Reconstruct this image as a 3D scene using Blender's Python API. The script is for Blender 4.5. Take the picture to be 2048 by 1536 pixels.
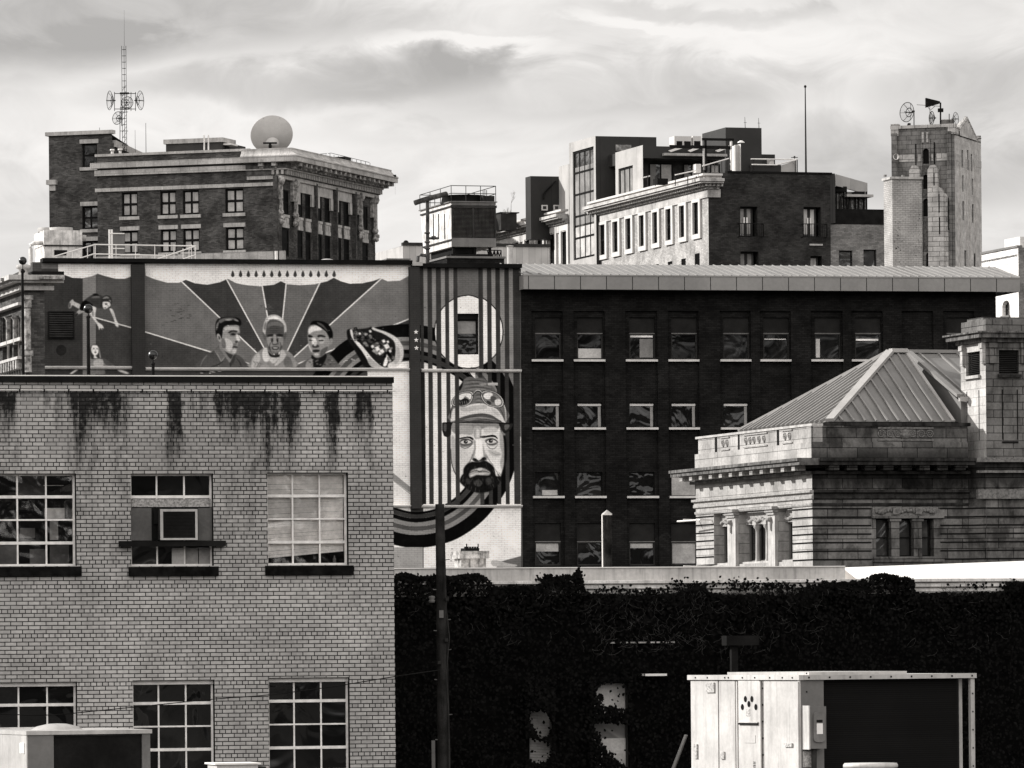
import bpy, math, random
from mathutils import Matrix, Vector
R = math.radians
SC = bpy.context.scene
for o in list(bpy.data.objects): bpy.data.objects.remove(o)
random.seed(7)

# ---------------------------------------------------------------- camera
FPX, ROLL, HOR, H = 11500.0, 0.009, 1300.0, 10.0      # focal length (in 2048-wide pixels), roll, principal row, eye height
cd = bpy.data.cameras.new('camera'); cam = bpy.data.objects.new('camera', cd); SC.collection.objects.link(cam)
cd.sensor_width = 36.0; cd.lens = FPX / 2048 * 36.0
cd.shift_y = (HOR - 768) / 2048
cd.clip_start = 1.0; cd.clip_end = 6000.0
cr, sr = math.cos(ROLL), math.sin(ROLL)
cam.matrix_world = Matrix(((cr, sr, 0, 0), (0, 0, -1, 0), (-sr, cr, 0, H), (0, 0, 0, 1)))
SC.camera = cam

# ---------------------------------------------------------------- light
SUN_AZ = R(-67)      # from +Y (away from camera) towards -X (left)
SUN_EL = R(25)
sl = bpy.data.lights.new('sun', 'SUN'); so = bpy.data.objects.new('sun', sl); SC.collection.objects.link(so)
sl.energy = 4.7; sl.angle = R(0.55); sl.color = (1.0, 0.985, 0.96)
sdir = Vector((math.sin(SUN_AZ) * math.cos(SUN_EL), math.cos(SUN_AZ) * math.cos(SUN_EL), math.sin(SUN_EL)))
so.rotation_euler = sdir.to_track_quat('Z', 'Y').to_euler()
so.location = (0, 0, 80)
SC.view_settings.view_transform = 'Standard'; SC.view_settings.look = 'None'
SC.view_settings.exposure = 0.5; SC.view_settings.gamma = 1.0
SC.cycles.max_bounces = 6; SC.cycles.transparent_max_bounces = 12

TINT = (1.0, 0.965, 0.93)
def col(v): return (v * TINT[0], v * TINT[1], v * TINT[2], 1)

class NT:
    """small node-tree writer"""
    def __init__(s, tree):
        s.t = tree; s.n = tree.nodes; s.l = tree.links; s.n.clear()
    def node(s, typ, **kw):
        nd = s.n.new(typ)
        for k, v in kw.items(): setattr(nd, k, v)
        return nd
    def put(s, sock, v):
        if hasattr(v, 'is_output') or isinstance(v, bpy.types.NodeSocket): s.l.new(v, sock)
        elif v is not None: sock.default_value = v
    def math(s, op, a, b=None, c=None, clamp=False):
        nd = s.node('ShaderNodeMath', operation=op, use_clamp=clamp)
        s.put(nd.inputs[0], a); s.put(nd.inputs[1], b)
        if c is not None: s.put(nd.inputs[2], c)
        return nd.outputs[0]
    def mix(s, f, a, b, mode='MIX'):
        nd = s.node('ShaderNodeMix', data_type='RGBA', blend_type=mode)
        s.put(nd.inputs[0], f); s.put(nd.inputs[6], a); s.put(nd.inputs[7], b)
        return nd.outputs[2]
    def noise(s, vec, scale, detail=3, rough=.55, dist=0):
        nd = s.node('ShaderNodeTexNoise'); s.put(nd.inputs['Vector'], vec)
        nd.inputs['Scale'].default_value = scale; nd.inputs['Detail'].default_value = detail
        nd.inputs['Roughness'].default_value = rough; nd.inputs['Distortion'].default_value = dist
        return nd.outputs['Fac']
    def mapr(s, v, a, b, c, d, smooth=True):
        nd = s.node('ShaderNodeMapRange', interpolation_type='SMOOTHSTEP' if smooth else 'LINEAR')
        s.put(nd.inputs[0], v)
        for i, x in zip((1, 2, 3, 4), (a, b, c, d)): s.put(nd.inputs[i], x)
        return nd.outputs[0]
    def comb(s, x, y, z=0.0):
        nd = s.node('ShaderNodeCombineXYZ')
        for i, q in enumerate((x, y, z)): s.put(nd.inputs[i], q)
        return nd.outputs[0]
    def sep(s, v):
        nd = s.node('ShaderNodeSeparateXYZ'); s.put(nd.inputs[0], v); return nd.outputs
    def vscale(s, v, sc):
        nd = s.node('ShaderNodeVectorMath', operation='MULTIPLY'); s.put(nd.inputs[0], v); nd.inputs[1].default_value = sc
        return nd.outputs[0]

# world: cloudy bright sky, grey as in the toned photograph, a dark tree line and town behind the viewer
w = bpy.data.worlds.new('World'); SC.world = w; w.use_nodes = True
T = NT(w.node_tree)
tc = T.node('ShaderNodeTexCoord').outputs['Generated']
X, Y, Z = T.sep(tc)
ay = T.math('MAXIMUM', T.math('ABSOLUTE', Y), 0.02)
A = T.math('MULTIPLY', T.math('DIVIDE', X, ay), 11.5)        # thousands of photo pixels either side of the view axis
B = T.math('MULTIPLY', T.math('DIVIDE', Z, ay), 11.5)
P = T.comb(T.math('MULTIPLY', A, 1.0), T.math('MULTIPLY', B, 1.8), 0)
n1 = T.noise(P, 1.1, 6, .55, .6)
n2 = T.noise(P, 4.0, 7, .6, .9)
wob = T.math('MULTIPLY', T.math('SUBTRACT', n2, .5), .30)
wob2 = T.math('MULTIPLY', T.math('SUBTRACT', n1, .5), .55)
A2 = T.math('ADD', A, T.math('ADD', wob, wob2)); B2 = T.math('ADD', B, T.math('MULTIPLY', T.math('ADD', wob, wob2), .35))
def blob(px, py, rx, ry, amp, edge=0.15, tilt=0.0):
    a = T.math('SUBTRACT', A2, (px - 1024) / 1000.0); b = T.math('SUBTRACT', B2, (1300 - py) / 1000.0)
    b = T.math('SUBTRACT', b, T.math('MULTIPLY', a, tilt))
    q = T.math('ADD', T.math('POWER', T.math('DIVIDE', a, rx / 1000.), 2), T.math('POWER', T.math('DIVIDE', b, ry / 1000.), 2))
    return T.mapr(q, edge, 1.0, amp, 0.0)
val = T.math('ADD', .80, T.math('MULTIPLY', T.math('SUBTRACT', n1, .5), .30))
for args in ((150, 20, 900, 120, -.26, .1, -.0), (60, 110, 420, 70, -.14, .1, .12), (640, 160, 520, 60, -.20, .05, .05),
             (1150, 175, 620, 75, -.15, .1, -.03), (1400, 30, 260, 28, -.12, .1, -.1), (1990, 190, 330, 110, -.17, .1, 0),
             (1800, 350, 480, 130, -.20, .1, 0), (900, 95, 230, 26, .16, .1, -.05), (1560, 95, 420, 48, .08, .2, -.06),
             (1250, 55, 180, 22, .12, .1, -.15), (1100, 250, 700, 40, -.06, .1, 0), (300, 280, 600, 110, .08, .1, 0), (30, 430, 220, 50, -.08, .1, 0.1)):
    val = T.math('ADD', val, blob(*args))
val = T.math('ADD', val, T.math('MULTIPLY', T.math('SUBTRACT', n2, .5), .42))
val = T.math('MINIMUM', T.math('MAXIMUM', val, .42), .90)
# elsewhere
nz = T.noise(T.vscale(tc, (1, 1, 2.2)), 2.3, 5, .6, .8)
back = T.mapr(nz, .35, .65, 1.05, 1.7)
tl = T.noise(T.vscale(tc, (1, 1, 1.5)), 11, 6, .7)
line = T.math('ADD', .085, T.math('MULTIPLY', T.math('SUBTRACT', tl, .5), .42))
dark = T.mapr(T.math('SUBTRACT', Z, line), -.04, .08, 0, 1)
back = T.math('MULTIPLY', back, T.math('ADD', T.math('MULTIPLY', dark, .975), .025))
isback = T.mapr(Y, -.75, .0, 1, 0)
ahead = T.mapr(Y, .3, .75, 0, 1)
high = T.mapr(Z, .14, .35, 0, 1)
v2 = T.mapr(nz, .35, .65, .36, .54)
val = T.math('MULTIPLY', val, .715); val = T.math('ADD', T.math('MULTIPLY', val, ahead), T.math('MULTIPLY', v2, T.math('SUBTRACT', 1.0, ahead)))
front = T.math('ADD', T.math('MULTIPLY', val, T.math('SUBTRACT', 1.0, high)), T.math('MULTIPLY', v2, high))
tot = T.math('ADD', T.math('MULTIPLY', front, T.math('SUBTRACT', 1.0, isback)), T.math('MULTIPLY', back, isback))
below = T.mapr(Z, -.03, -.005, 0, 1)
tot = T.math('MULTIPLY', tot, below)
sky = T.node('ShaderNodeTexSky', sky_type='NISHITA'); sky.sun_disc = False
sky.sun_elevation = SUN_EL; sky.sun_rotation = SUN_AZ
bw = T.node('ShaderNodeRGBToBW'); T.l.new(sky.outputs[0], bw.inputs[0])
clear = T.math('MULTIPLY', T.math('MINIMUM', bw.outputs[0], 9.0), .005)
tot = T.math('ADD', tot, clear)
tint = T.mix(1.0, T.comb(tot, tot, tot), (1.0, .975, .95, 1), 'MULTIPLY')
bg = T.node('ShaderNodeBackground'); T.l.new(tint, bg.inputs[0]); bg.inputs[1].default_value = 1.0
wo = T.node('ShaderNodeOutputWorld'); T.l.new(bg.outputs[0], wo.inputs[0])

# ---------------------------------------------------------------- materials
MATS = {}
def lin(s):
    s /= 255.0
    return s / 12.92 if s <= .04045 else ((s + .055) / 1.055) ** 2.4
EF = 0.72
def g(s): return min(.9, lin(s) / EF)       # base value for a paint that reads as grey s on a shaded street front
def base_mat(name):
    m = bpy.data.materials.new(name); m.use_nodes = True
    t = NT(m.node_tree)
    p = t.node('ShaderNodeBsdfPrincipled'); o = t.node('ShaderNodeOutputMaterial'); t.l.new(p.outputs[0], o.inputs[0])
    MATS[name] = m
    return m, t, p
def uvn(t): return t.node('ShaderNodeUVMap').outputs[0]
def objn(t): return t.node('ShaderNodeTexCoord').outputs['Object']
def plain(name, v, rough=.7, var=.18, scale=1.5, metal=0.0, streak=0.0, spec=.3):
    m, t, p = base_mat(name)
    o = objn(t)
    n = t.noise(o, scale, 5, .6)
    f = t.mapr(n, .3, .7, 1 - var, 1 + var)
    n3 = t.noise(o, scale * 14, 2, .6)
    f = t.math('MULTIPLY', f, t.mapr(n3, .25, .75, 1 - var * .4, 1 + var * .4))
    if streak:
        ns = t.noise(t.vscale(uvn(t), (9, .7, 1)), 1.0, 4, .65)
        f = t.math('MULTIPLY', f, t.mapr(ns, .45, .75, 1, 1 - streak))
    c = t.mix(1.0, col(v), t.comb(f, f, f), 'MULTIPLY')
    t.l.new(c, p.inputs['Base Color'])
    p.inputs['Roughness'].default_value = rough; p.inputs['Metallic'].default_value = metal
    p.inputs['Specular IOR Level'].default_value = spec * .3 if v > .06 else spec * .06
    return m
def brick(name, v, mort, w=.2, h=.068, ms=.009, var=.25, sq=1.0, sqf=6, blotch=.2, paint=0.0, spec=.03, bump=.3):
    m, t, p = base_mat(name)
    uv = uvn(t)
    b = t.node('ShaderNodeTexBrick', offset=.5, offset_frequency=2, squash=sq, squash_frequency=sqf)
    t.l.new(uv, b.inputs['Vector'])
    b.inputs['Scale'].default_value = 1.0; b.inputs['Brick Width'].default_value = w; b.inputs['Row Height'].default_value = h
    b.inputs['Mortar Size'].default_value = ms; b.inputs['Mortar Smooth'].default_value = .3; b.inputs['Bias'].default_value = 0
    b.inputs['Color1'].default_value = col(v * (1 - var)); b.inputs['Color2'].default_value = col(v * (1 + var)); b.inputs['Mortar'].default_value = col(mort)
    n = t.noise(uv, .9, 5, .62); n2 = t.noise(uv, 12, 4, .6)
    f = t.math('MULTIPLY', t.mapr(n, .3, .7, 1 - blotch, 1 + blotch), t.mapr(n2, .3, .7, .88, 1.12))
    c = t.mix(1.0, b.outputs[0], t.comb(f, f, f), 'MULTIPLY')
    t.l.new(c, p.inputs['Base Color'])
    p.inputs['Roughness'].default_value = .85; p.inputs['Specular IOR Level'].default_value = spec
    bm = t.node('ShaderNodeBump'); bm.inputs['Strength'].default_value = bump; bm.inputs['Distance'].default_value = .01
    t.l.new(t.math('SUBTRACT', 1.0, b.outputs['Fac']), bm.inputs['Height']); t.l.new(bm.outputs[0], p.inputs['Normal'])
    return m, t, p, c
def glass(name, v=.008, wave=.35, scale=1.6, spec=.9, rough=.04):
    m, t, p = base_mat(name)
    o = objn(t)
    info = t.node('ShaderNodeObjectInfo').outputs['Location']
    ad = t.node('ShaderNodeVectorMath', operation='ADD'); t.l.new(o, ad.inputs[0]); t.l.new(info, ad.inputs[1])
    n = t.noise(ad.outputs[0], scale, 2, .5, 1.2)
    c = t.mix(t.mapr(t.noise(ad.outputs[0], scale * .8, 4, .6, .5), .45, .7, 0, 1), col(v * .5), col(v * 2.2))
    t.l.new(c, p.inputs['Base Color'])
    p.inputs['Roughness'].default_value = rough; p.inputs['Specular IOR Level'].default_value = spec
    bm = t.node('ShaderNodeBump'); bm.inputs['Strength'].default_value = wave; bm.inputs['Distance'].default_value = .25
    t.l.new(n, bm.inputs['Height']); t.l.new(bm.outputs[0], p.inputs['Normal'])
    return m
def clear_glass(name):
    m, t, p = base_mat(name)
    tr = t.node('ShaderNodeBsdfTransparent'); tr.inputs[0].default_value = (.97, .97, .97, 1)
    gl = t.node('ShaderNodeBsdfGlossy'); gl.inputs['Roughness'].default_value = .03; gl.inputs[0].default_value = (.9, .88, .86, 1)
    n = t.noise(objn(t), 1.2, 2, .5, .8)
    bm = t.node('ShaderNodeBump'); bm.inputs['Strength'].default_value = .2; bm.inputs['Distance'].default_value = .2
    t.l.new(n, bm.inputs['Height']); t.l.new(bm.outputs[0], gl.inputs['Normal'])
    fr = t.node('ShaderNodeFresnel'); fr.inputs[0].default_value = 1.5
    mx = t.node('ShaderNodeMixShader'); t.l.new(fr.outputs[0], mx.inputs[0]); t.l.new(tr.outputs[0], mx.inputs[1]); t.l.new(gl.outputs[0], mx.inputs[2])
    out = [n for n in t.n if n.type == 'OUTPUT_MATERIAL'][0]; t.l.new(mx.outputs[0], out.inputs[0])
    return m
def stone(name, v, mort, w=.8, h=.35, ms=.012, var=.12, stain=.6, bump=.4, rough=.85, lo=.42, hi=.72, sc=.8, soot=None):
    m, t, p, c = brick(name, v, mort, w, h, ms, var, blotch=.25, bump=bump)
    uv = uvn(t)
    n = t.noise(t.vscale(uv, (1.6, .9, 1)), sc, 6, .68, .4)
    st = t.mapr(n, lo, hi, 1.0, 1.0 - stain)
    nv = t.noise(t.vscale(uv, (5, .45, 1)), 1.0, 4, .65)
    st = t.math('MULTIPLY', st, t.mapr(nv, .5, .8, 1.0, 1.0 - stain * .6))
    if soot:
        y_ = t.math('ADD', t.sep(uv)[1], t.math('MULTIPLY', t.math('SUBTRACT', n, .5), 1.6))
        sb_ = t.math('MULTIPLY', t.mapr(y_, soot[0] - .4, soot[0] + .3, 0, 1), t.mapr(y_, soot[1] - .2, soot[1] + .3, 1, .1)); st = t.math('MULTIPLY', st, t.math('SUBTRACT', 1.0, t.math('MULTIPLY', sb_, .72)))
    c2 = t.mix(1.0, c, t.comb(st, st, st), 'MULTIPLY')
    t.l.new(c2, p.inputs['Base Color'])
    return m
def pleat(name, v, pitch, rough=.5, axis=0, spec=.12, dark=.55, metal=0.0, lw=.08):
    """panels with evenly spaced joints"""
    m, t, p = base_mat(name)
    uv = t.sep(uvn(t))
    fr = t.math('FRACT', t.math('DIVIDE', uv[axis], pitch))
    ln = t.mapr(fr, 0, lw, 1, 0)
    n = t.noise(objn(t), .8, 5, .6)
    f = t.math('MULTIPLY', t.mapr(n, .3, .7, .85, 1.12), t.math('SUBTRACT', 1.0, t.math('MULTIPLY', ln, dark)))
    fl = t.math('FLOOR', t.math('DIVIDE', uv[axis], pitch))
    wn = t.node('ShaderNodeTexWhiteNoise', noise_dimensions='1D'); t.l.new(fl, wn.inputs['W'])
    f = t.math('MULTIPLY', f, t.mapr(wn.outputs[0], 0, 1, .9, 1.08, False))
    c = t.mix(1.0, col(v), t.comb(f, f, f), 'MULTIPLY'); t.l.new(c, p.inputs['Base Color'])
    p.inputs['Roughness'].default_value = rough; p.inputs['Specular IOR Level'].default_value = spec; p.inputs['Metallic'].default_value = metal
    return m

# ---------------------------------------------------------------- mesh builder
def RAY(px, py):
    xc, yc = (px - 1024) / FPX, (HOR - py) / FPX
    return xc * cr + yc * sr, -xc * sr + yc * cr
class F:
    """the upright frame of a thing: x along its front, y into it, z up from the ground"""
    def __init__(s, px, py, depth, yaw=0.0):
        a = R(yaw); s.yaw = a; s.ex = (math.cos(a), math.sin(a)); s.ey = (-math.sin(a), math.cos(a))
        X, Z = RAY(px, py); s.O = (X * depth, depth); s.depth = depth
    def _h(s, t, px, py):
        X, Z = RAY(px, py); p = (t * X - s.O[0], t - s.O[1])
        return p[0] * s.ex[0] + p[1] * s.ex[1], p[0] * s.ey[0] + p[1] * s.ey[1], H + t * Z
    def f(s, px, py, w=0.0):
        X, Z = RAY(px, py)
        t = (w + s.O[0] * s.ey[0] + s.O[1] * s.ey[1]) / (X * s.ey[0] + s.ey[1])
        x, y, z = s._h(t, px, py); return x, z
    def s(s, px, py, x0=0.0):
        X, Z = RAY(px, py)
        t = (x0 + s.O[0] * s.ex[0] + s.O[1] * s.ex[1]) / (X * s.ex[0] + s.ex[1])
        x, y, z = s._h(t, px, py); return y, z
    def world(s, x, y, z=0.0):
        return Vector((s.O[0] + x * s.ex[0] + y * s.ey[0], s.O[1] + x * s.ex[1] + y * s.ey[1], z))

class M:
    def __init__(s, T=None): s.v = []; s.fc = []; s.c = []; s.T = T; s.sm = []; s.cc = None; s.chunks = []
    def P(s, a, b, c): return s.T(a, b, c) if s.T else (a, b, c)
    def add(s, pts, faces, sm=False):
        k = len(s.v); s.chunks.append((k, len(pts), len(s.fc), len(faces))); s.v += [s.P(*p) for p in pts]; s.fc += [tuple(i + k for i in f) for f in faces]
        s.sm += [sm] * len(faces); s.c += [s.cc] * len(faces)
    def box(s, x0, x1, y0, y1, z0, z1):
        s.add([(x0, y0, z0), (x1, y0, z0), (x1, y1, z0), (x0, y1, z0), (x0, y0, z1), (x1, y0, z1), (x1, y1, z1), (x0, y1, z1)],
              [(0, 3, 2, 1), (4, 5, 6, 7), (0, 1, 5, 4), (1, 2, 6, 5), (2, 3, 7, 6), (3, 0, 4, 7)]); return s
    def poly(s, pts): s.add(pts, [tuple(range(len(pts)))]); return s
    def prism(s, pts, y0, y1):
        n = len(pts); s.add([(x, y0, z) for x, z in pts] + [(x, y1, z) for x, z in pts],
              [tuple(range(n)), tuple(range(2 * n - 1, n - 1, -1))] + [(i, (i + 1) % n, n + (i + 1) % n, n + i) for i in range(n)]); return s
    def sweepx(s, prof, x0, x1):          # profile (y,z) extruded along x
        n = len(prof); s.add([(x0, y, z) for y, z in prof] + [(x1, y, z) for y, z in prof],
              [tuple(range(n)), tuple(range(2 * n - 1, n - 1, -1))] + [(i, (i + 1) % n, n + (i + 1) % n, n + i) for i in range(n)]); return s
    def tube(s, pts, r, n=6, r1=None, cap=True):
        pts = [Vector(p) for p in pts]; k = len(pts); rings = []
        for i, p in enumerate(pts):
            d = (pts[min(i + 1, k - 1)] - pts[max(i - 1, 0)]); d.normalize()
            u = d.cross(Vector((0, 0, 1)) if abs(d.z) < .9 else Vector((1, 0, 0))); u.normalize(); v = d.cross(u)
            rr = r if r1 is None else r + (r1 - r) * i / (k - 1)
            rings.append([tuple(p + (u * math.cos(2 * math.pi * j / n) + v * math.sin(2 * math.pi * j / n)) * rr) for j in range(n)])
        vs = [q for g_ in rings for q in g_]
        fs = [(i * n + j, i * n + (j + 1) % n, (i + 1) * n + (j + 1) % n, (i + 1) * n + j) for i in range(k - 1) for j in range(n)]
        s.add(vs, fs, n > 7)
        if cap: s.add(rings[0], [tuple(range(n))]); s.add(rings[-1], [tuple(range(n))])
        return s
    def lathe(s, prof, cx, cy, n=20, sm=True, mat=None):
        vs = []
        for r, z in prof:
            for j in range(n):
                a = 2 * math.pi * j / n; q = Vector((r * math.cos(a), r * math.sin(a), z))
                if mat is not None: q = mat @ q
                vs.append((q.x + cx, q.y + cy, q.z))
        fs = [(i * n + j, i * n + (j + 1) % n, (i + 1) * n + (j + 1) % n, (i + 1) * n + j) for i in range(len(prof) - 1) for j in range(n)]
        s.add(vs, fs, sm); return s
    def sphere(s, x, y, z, r, n=16, sz=1.0):
        k = n // 2
        return s.lathe([(max(1e-4, r * math.sin(math.pi * i / k)), z - r * sz * math.cos(math.pi * i / k)) for i in range(k + 1)], x, y, n)
    def wall(s, u0, u1, z0, z1, holes=(), y=0.0, depth=.2):
        us = sorted({u0, u1} | {min(max(q, u0), u1) for h in holes for q in h[:2]}); zs = sorted({z0, z1} | {min(max(q, z0), z1) for h in holes for q in h[2:4]})
        for a, b in zip(us, us[1:]):
            for c, d in zip(zs, zs[1:]):
                mu, mz = (a + b) / 2, (c + d) / 2
                if any(h[0] < mu < h[1] and h[2] < mz < h[3] for h in holes): continue
                s.poly([(a, y, c), (b, y, c), (b, y, d), (a, y, d)])
        for h in holes:
            dd = h[4] if len(h) > 4 else depth
            a, b, c, d = h[:4]
            s.poly([(a, y, c), (a, y + dd, c), (a, y + dd, d), (a, y, d)]); s.poly([(b, y, c), (b, y, d), (b, y + dd, d), (b, y + dd, c)])
            s.poly([(a, y, d), (a, y + dd, d), (b, y + dd, d), (b, y, d)]); s.poly([(a, y, c), (b, y, c), (b, y + dd, c), (a, y + dd, c)])
        return s
    def build(s, name, mat, parent=None, loc=None):
        me = bpy.data.meshes.new(name); me.from_pydata(s.v, [], s.fc); me.update()
        uv = me.uv_layers.new(name='UVMap')
        for p in me.polygons:
            n = p.normal; ax = 2 if abs(n.z) > .8 else (0 if abs(n.x) > abs(n.y) else 1)
            for li in p.loop_indices:
                c = me.vertices[me.loops[li].vertex_index].co
                uv.data[li].uv = (c.x, c.y) if ax == 2 else ((c.y, c.z) if ax == 0 else (c.x, c.z))
            p.use_smooth = s.sm[p.index]
        if any(c is not None for c in s.c):
            ca = me.color_attributes.new('Col', 'FLOAT_COLOR', 'CORNER')
            for p in me.polygons:
                v = s.c[p.index] or 0
                for li in p.loop_indices: ca.data[li].color = (v * TINT[0], v * TINT[1], v * TINT[2], 1)
        me.materials.append(MATS[mat] if isinstance(mat, str) else mat)
        o = bpy.data.objects.new(name, me); SC.collection.objects.link(o)
        if parent is not None: o.parent = parent
        if loc is not None: o.location = loc
        return o
def SL(x0=0.0): return lambda u, w, z: (x0 + w, u, z)      # a left-hand flank: u runs away from the viewer
def SR(x1=0.0): return lambda u, w, z: (x1 - w, u, z)      # a right-hand flank
def thing(name, label, cat, fr, group=None, z=0.0, x=0.0, y=0.0):
    o = bpy.data.objects.new(name, None); SC.collection.objects.link(o)
    p = fr.world(x, y, z); o.location = p; o.rotation_euler = (0, 0, fr.yaw)
    o['label'] = label; o['category'] = cat
    if group: o['group'] = group
    o.empty_display_size = .5
    return o
def tag(o, label, cat, group=None, kind=None):
    if label: o['label'] = label; o['category'] = cat
    if group: o['group'] = group
    if kind: o['kind'] = kind
    return o
def each(m_, name, mat, parent, k=1):      # every k shapes of a builder become one part of their own
    groups = []; i = 0; seen = {}
    for v0, nv, f0, nf in m_.chunks: groups.append((v0, nv, f0, nf))
    for j in range(0, len(groups), k):
        g_ = groups[j:j + k]; q = M()
        v0 = g_[0][0]; v1 = g_[-1][0] + g_[-1][1]; q.v = m_.v[v0:v1]
        f0 = g_[0][2]; f1 = g_[-1][2] + g_[-1][3]; q.fc = [tuple(i - v0 for i in f_) for f_ in m_.fc[f0:f1]]; q.sm = m_.sm[f0:f1]; q.c = m_.c[f0:f1]
        q.build(name, mat, parent)
def place(o, fr):          # a single-mesh thing built in a frame
    o.location = fr.world(0, 0, 0); o.rotation_euler = (0, 0, fr.yaw); return o
def window(parent, T, u0, u1, z0, z1, y, cols=1, rows=1, ft=.05, mt=.03, fm='white_frame', gm='glass', blind=None, sill=None, hb=(), lab=None, name='window', proud=.04, tilt=False):
    m = M(T); e = .003
    m.box(u0 + e, u0 + ft, y - proud, y + .05, z0 + e, z1 - e); m.box(u1 - ft, u1 - e, y - proud, y + .05, z0 + e, z1 - e)
    m.box(u0 + ft, u1 - ft, y - proud, y + .05, z1 - ft, z1 - e); m.box(u0 + ft, u1 - ft, y - proud, y + .05, z0 + e, z0 + ft)
    for i in range(1, cols):
        u = u0 + (u1 - u0) * i / cols; m.box(u - mt / 2, u + mt / 2, y - proud * .5, y + .04, z0 + ft, z1 - ft)
    for i in range(1, rows):
        z = z0 + (z1 - z0) * i / rows; q = mt * (1.9 if i in hb else 1)
        m.box(u0 + ft, u1 - ft, y - proud * .75, y + .045, z - q / 2, z + q / 2)
    wo_ = m.build(name, fm, parent)
    if lab: wo_['label'] = lab
    if tilt:         # each pane sits a little crooked in its putty
        q = M(T)
        for i in range(cols):
            for j in range(rows):
                a, b = u0 + (u1 - u0) * i / cols, u0 + (u1 - u0) * (i + 1) / cols; c, d = z0 + (z1 - z0) * j / rows, z0 + (z1 - z0) * (j + 1) / rows
                t1, t2 = random.uniform(-.004, .004), random.uniform(-.011, .005); q.poly([(a, y + .012 - t1 - t2, c), (b, y + .012 + t1 - t2, c), (b, y + .012 + t1 + t2, d), (a, y + .012 - t1 + t2, d)])
        q.build('pane', gm, wo_)
    else: M(T).box(u0 + ft * .5, u1 - ft * .5, y + .01, y + .016, z0 + ft * .5, z1 - ft * .5).build('pane', gm, wo_)
    if blind:
        b = M(T)
        for (a0, a1, c0, c1, bm_) in [blind] if not isinstance(blind, list) else blind:
            bb = M(T).box(u0 + (u1 - u0) * a0, u0 + (u1 - u0) * a1, y + .001, y + .008, z0 + (z1 - z0) * c0, z0 + (z1 - z0) * c1); bb.build('blind', bm_, wo_)
    if sill:
        ov, hh, pr, sm_ = sill
        M(T).box(u0 - ov, u1 + ov, -pr, y, z0 - hh, z0 - .004).build('sill', sm_, wo_)
    return wo_
def smooth(pts, n=4, closed=True):
    out = []; k = len(pts)
    for i in range(k if closed else k - 1):
        p0, p1, p2, p3 = (pts[(i - 1) % k], pts[i], pts[(i + 1) % k], pts[(i + 2) % k]) if closed else (pts[max(i - 1, 0)], pts[i], pts[i + 1], pts[min(i + 2, k - 1)])
        for j in range(n):
            t = j / n
            out.append(tuple(.5 * ((2 * b) + (-a + c) * t + (2 * a - 5 * b + 4 * c - d) * t * t + (-a + 3 * b - 3 * c + d) * t ** 3) for a, b, c, d in zip(p0, p1, p2, p3)))
    if not closed: out.append(pts[-1])
    return out

# ---------------------------------------------------------------- shared materials
plain('white_frame', .72, .5, .12, 4)
plain('white_paint', .78, .5, .08, 1.5)
plain('white_dirty', .6, .7, .3, 2.5, streak=.5)
plain('pale_stone', .42, .8, .2, 2, streak=.35)
plain('black_metal', .012, .6, .3, 2)
plain('dark_metal', .035, .5, .3, 2)
plain('mid_metal', .16, .45, .2, 1.5, streak=.25)
plain('light_metal', .42, .4, .15, 1.2, streak=.2)
plain('roof_membrane', .8, .7, .06, .6)
plain('asphalt', .05, .9, .2, .3)
plain('gravel_roof', .12, .9, .3, 1)
plain('blind_white', .9, .7, .28, 1.1)  # blotchy tone stands in for clouds reflected over the slatted blind
plain('blind_grey', .42, .7, .3, 1.2)
plain('shade_grey', .2, .7, .3, 1.2)
plain('interior_dark', .01, .9, .4, 1)
plain('bark', .03, .9, .4, 3, streak=.6)
glass('glass', .006, .08, .8, .5); glass('glass_calm', .006, .12, .8, .25); glass('glass_wavy', .008, .5, .9, .4); glass('glass_dead', .005, .05, 1, .02, .5)
glass('glass_grey', .07, .2, .8, .8, .1); glass('glass_pale', .30, .2, 1.2, .7, .12)
clear_glass('clear_glass')

# ---------------------------------------------------------------- ground
gm = M(); gm.poly([(-2500, -300, 0), (2500, -300, 0), (2500, 4500, 0), (-2500, 4500, 0)])
tag(gm.build('ground', 'asphalt'), None, None, kind='structure')
fr = F(1024, 1300, 60, 12)
rm = M().box(-16, 16, -25, 28, 7.4, 7.7)
o = rm.build('roof_deck', 'gravel_roof'); place(o, fr); o['kind'] = 'structure'

# ================================================================ near pale brick building
NB = F(786, 900, 98, 14)
nb = thing('brick_building', "pale brick building in the foreground with black water stains and steel grid windows", 'building', NB)
fx = lambda px, py, w=0: NB.f(px, py, w)
ztop = fx(786, 766)[1]; xr = 0.0; xl = fx(-60, 900)[0]
# stain map along the wall
cols_ = [(0, .75, 60), (30, .8, 75), (42, .15, 20), (100, .2, 20), (112, .6, 55), (128, .35, 40), (140, .8, 60), (158, 1, 150), (170, .9, 100), (195, .8, 60), (225, .85, 60),
         (255, .85, 70), (264, .1, 20), (325, .1, 20), (338, 1, 140), (358, 1, 130), (370, .15, 30), (385, .4, 60), (420, .3, 40), (438, .8, 50), (480, .9, 60), (520, 1, 80), (532, .95, 120),
         (560, .8, 80), (575, .95, 150), (600, .8, 60), (608, .1, 10), (645, .15, 20), (655, .95, 120), (672, 1, 140), (684, .15, 30), (702, .3, 40), (718, .85, 90), (742, .75, 70), (752, .1, 20), (786, .2, 15)]
m, t, p, cb = brick('glazed_brick', .41, .016, .2, .0685, .0088, .13, .5, 6, .12, spec=.08, bump=.4)
p.inputs['Roughness'].default_value = .5
patch = t.mapr(t.noise(uvn(t), .45, 4, .6, .5), .54, .66, 0, .35)
cb = t.mix(patch, cb, col(.30))
uv = t.sep(uvn(t))
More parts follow.
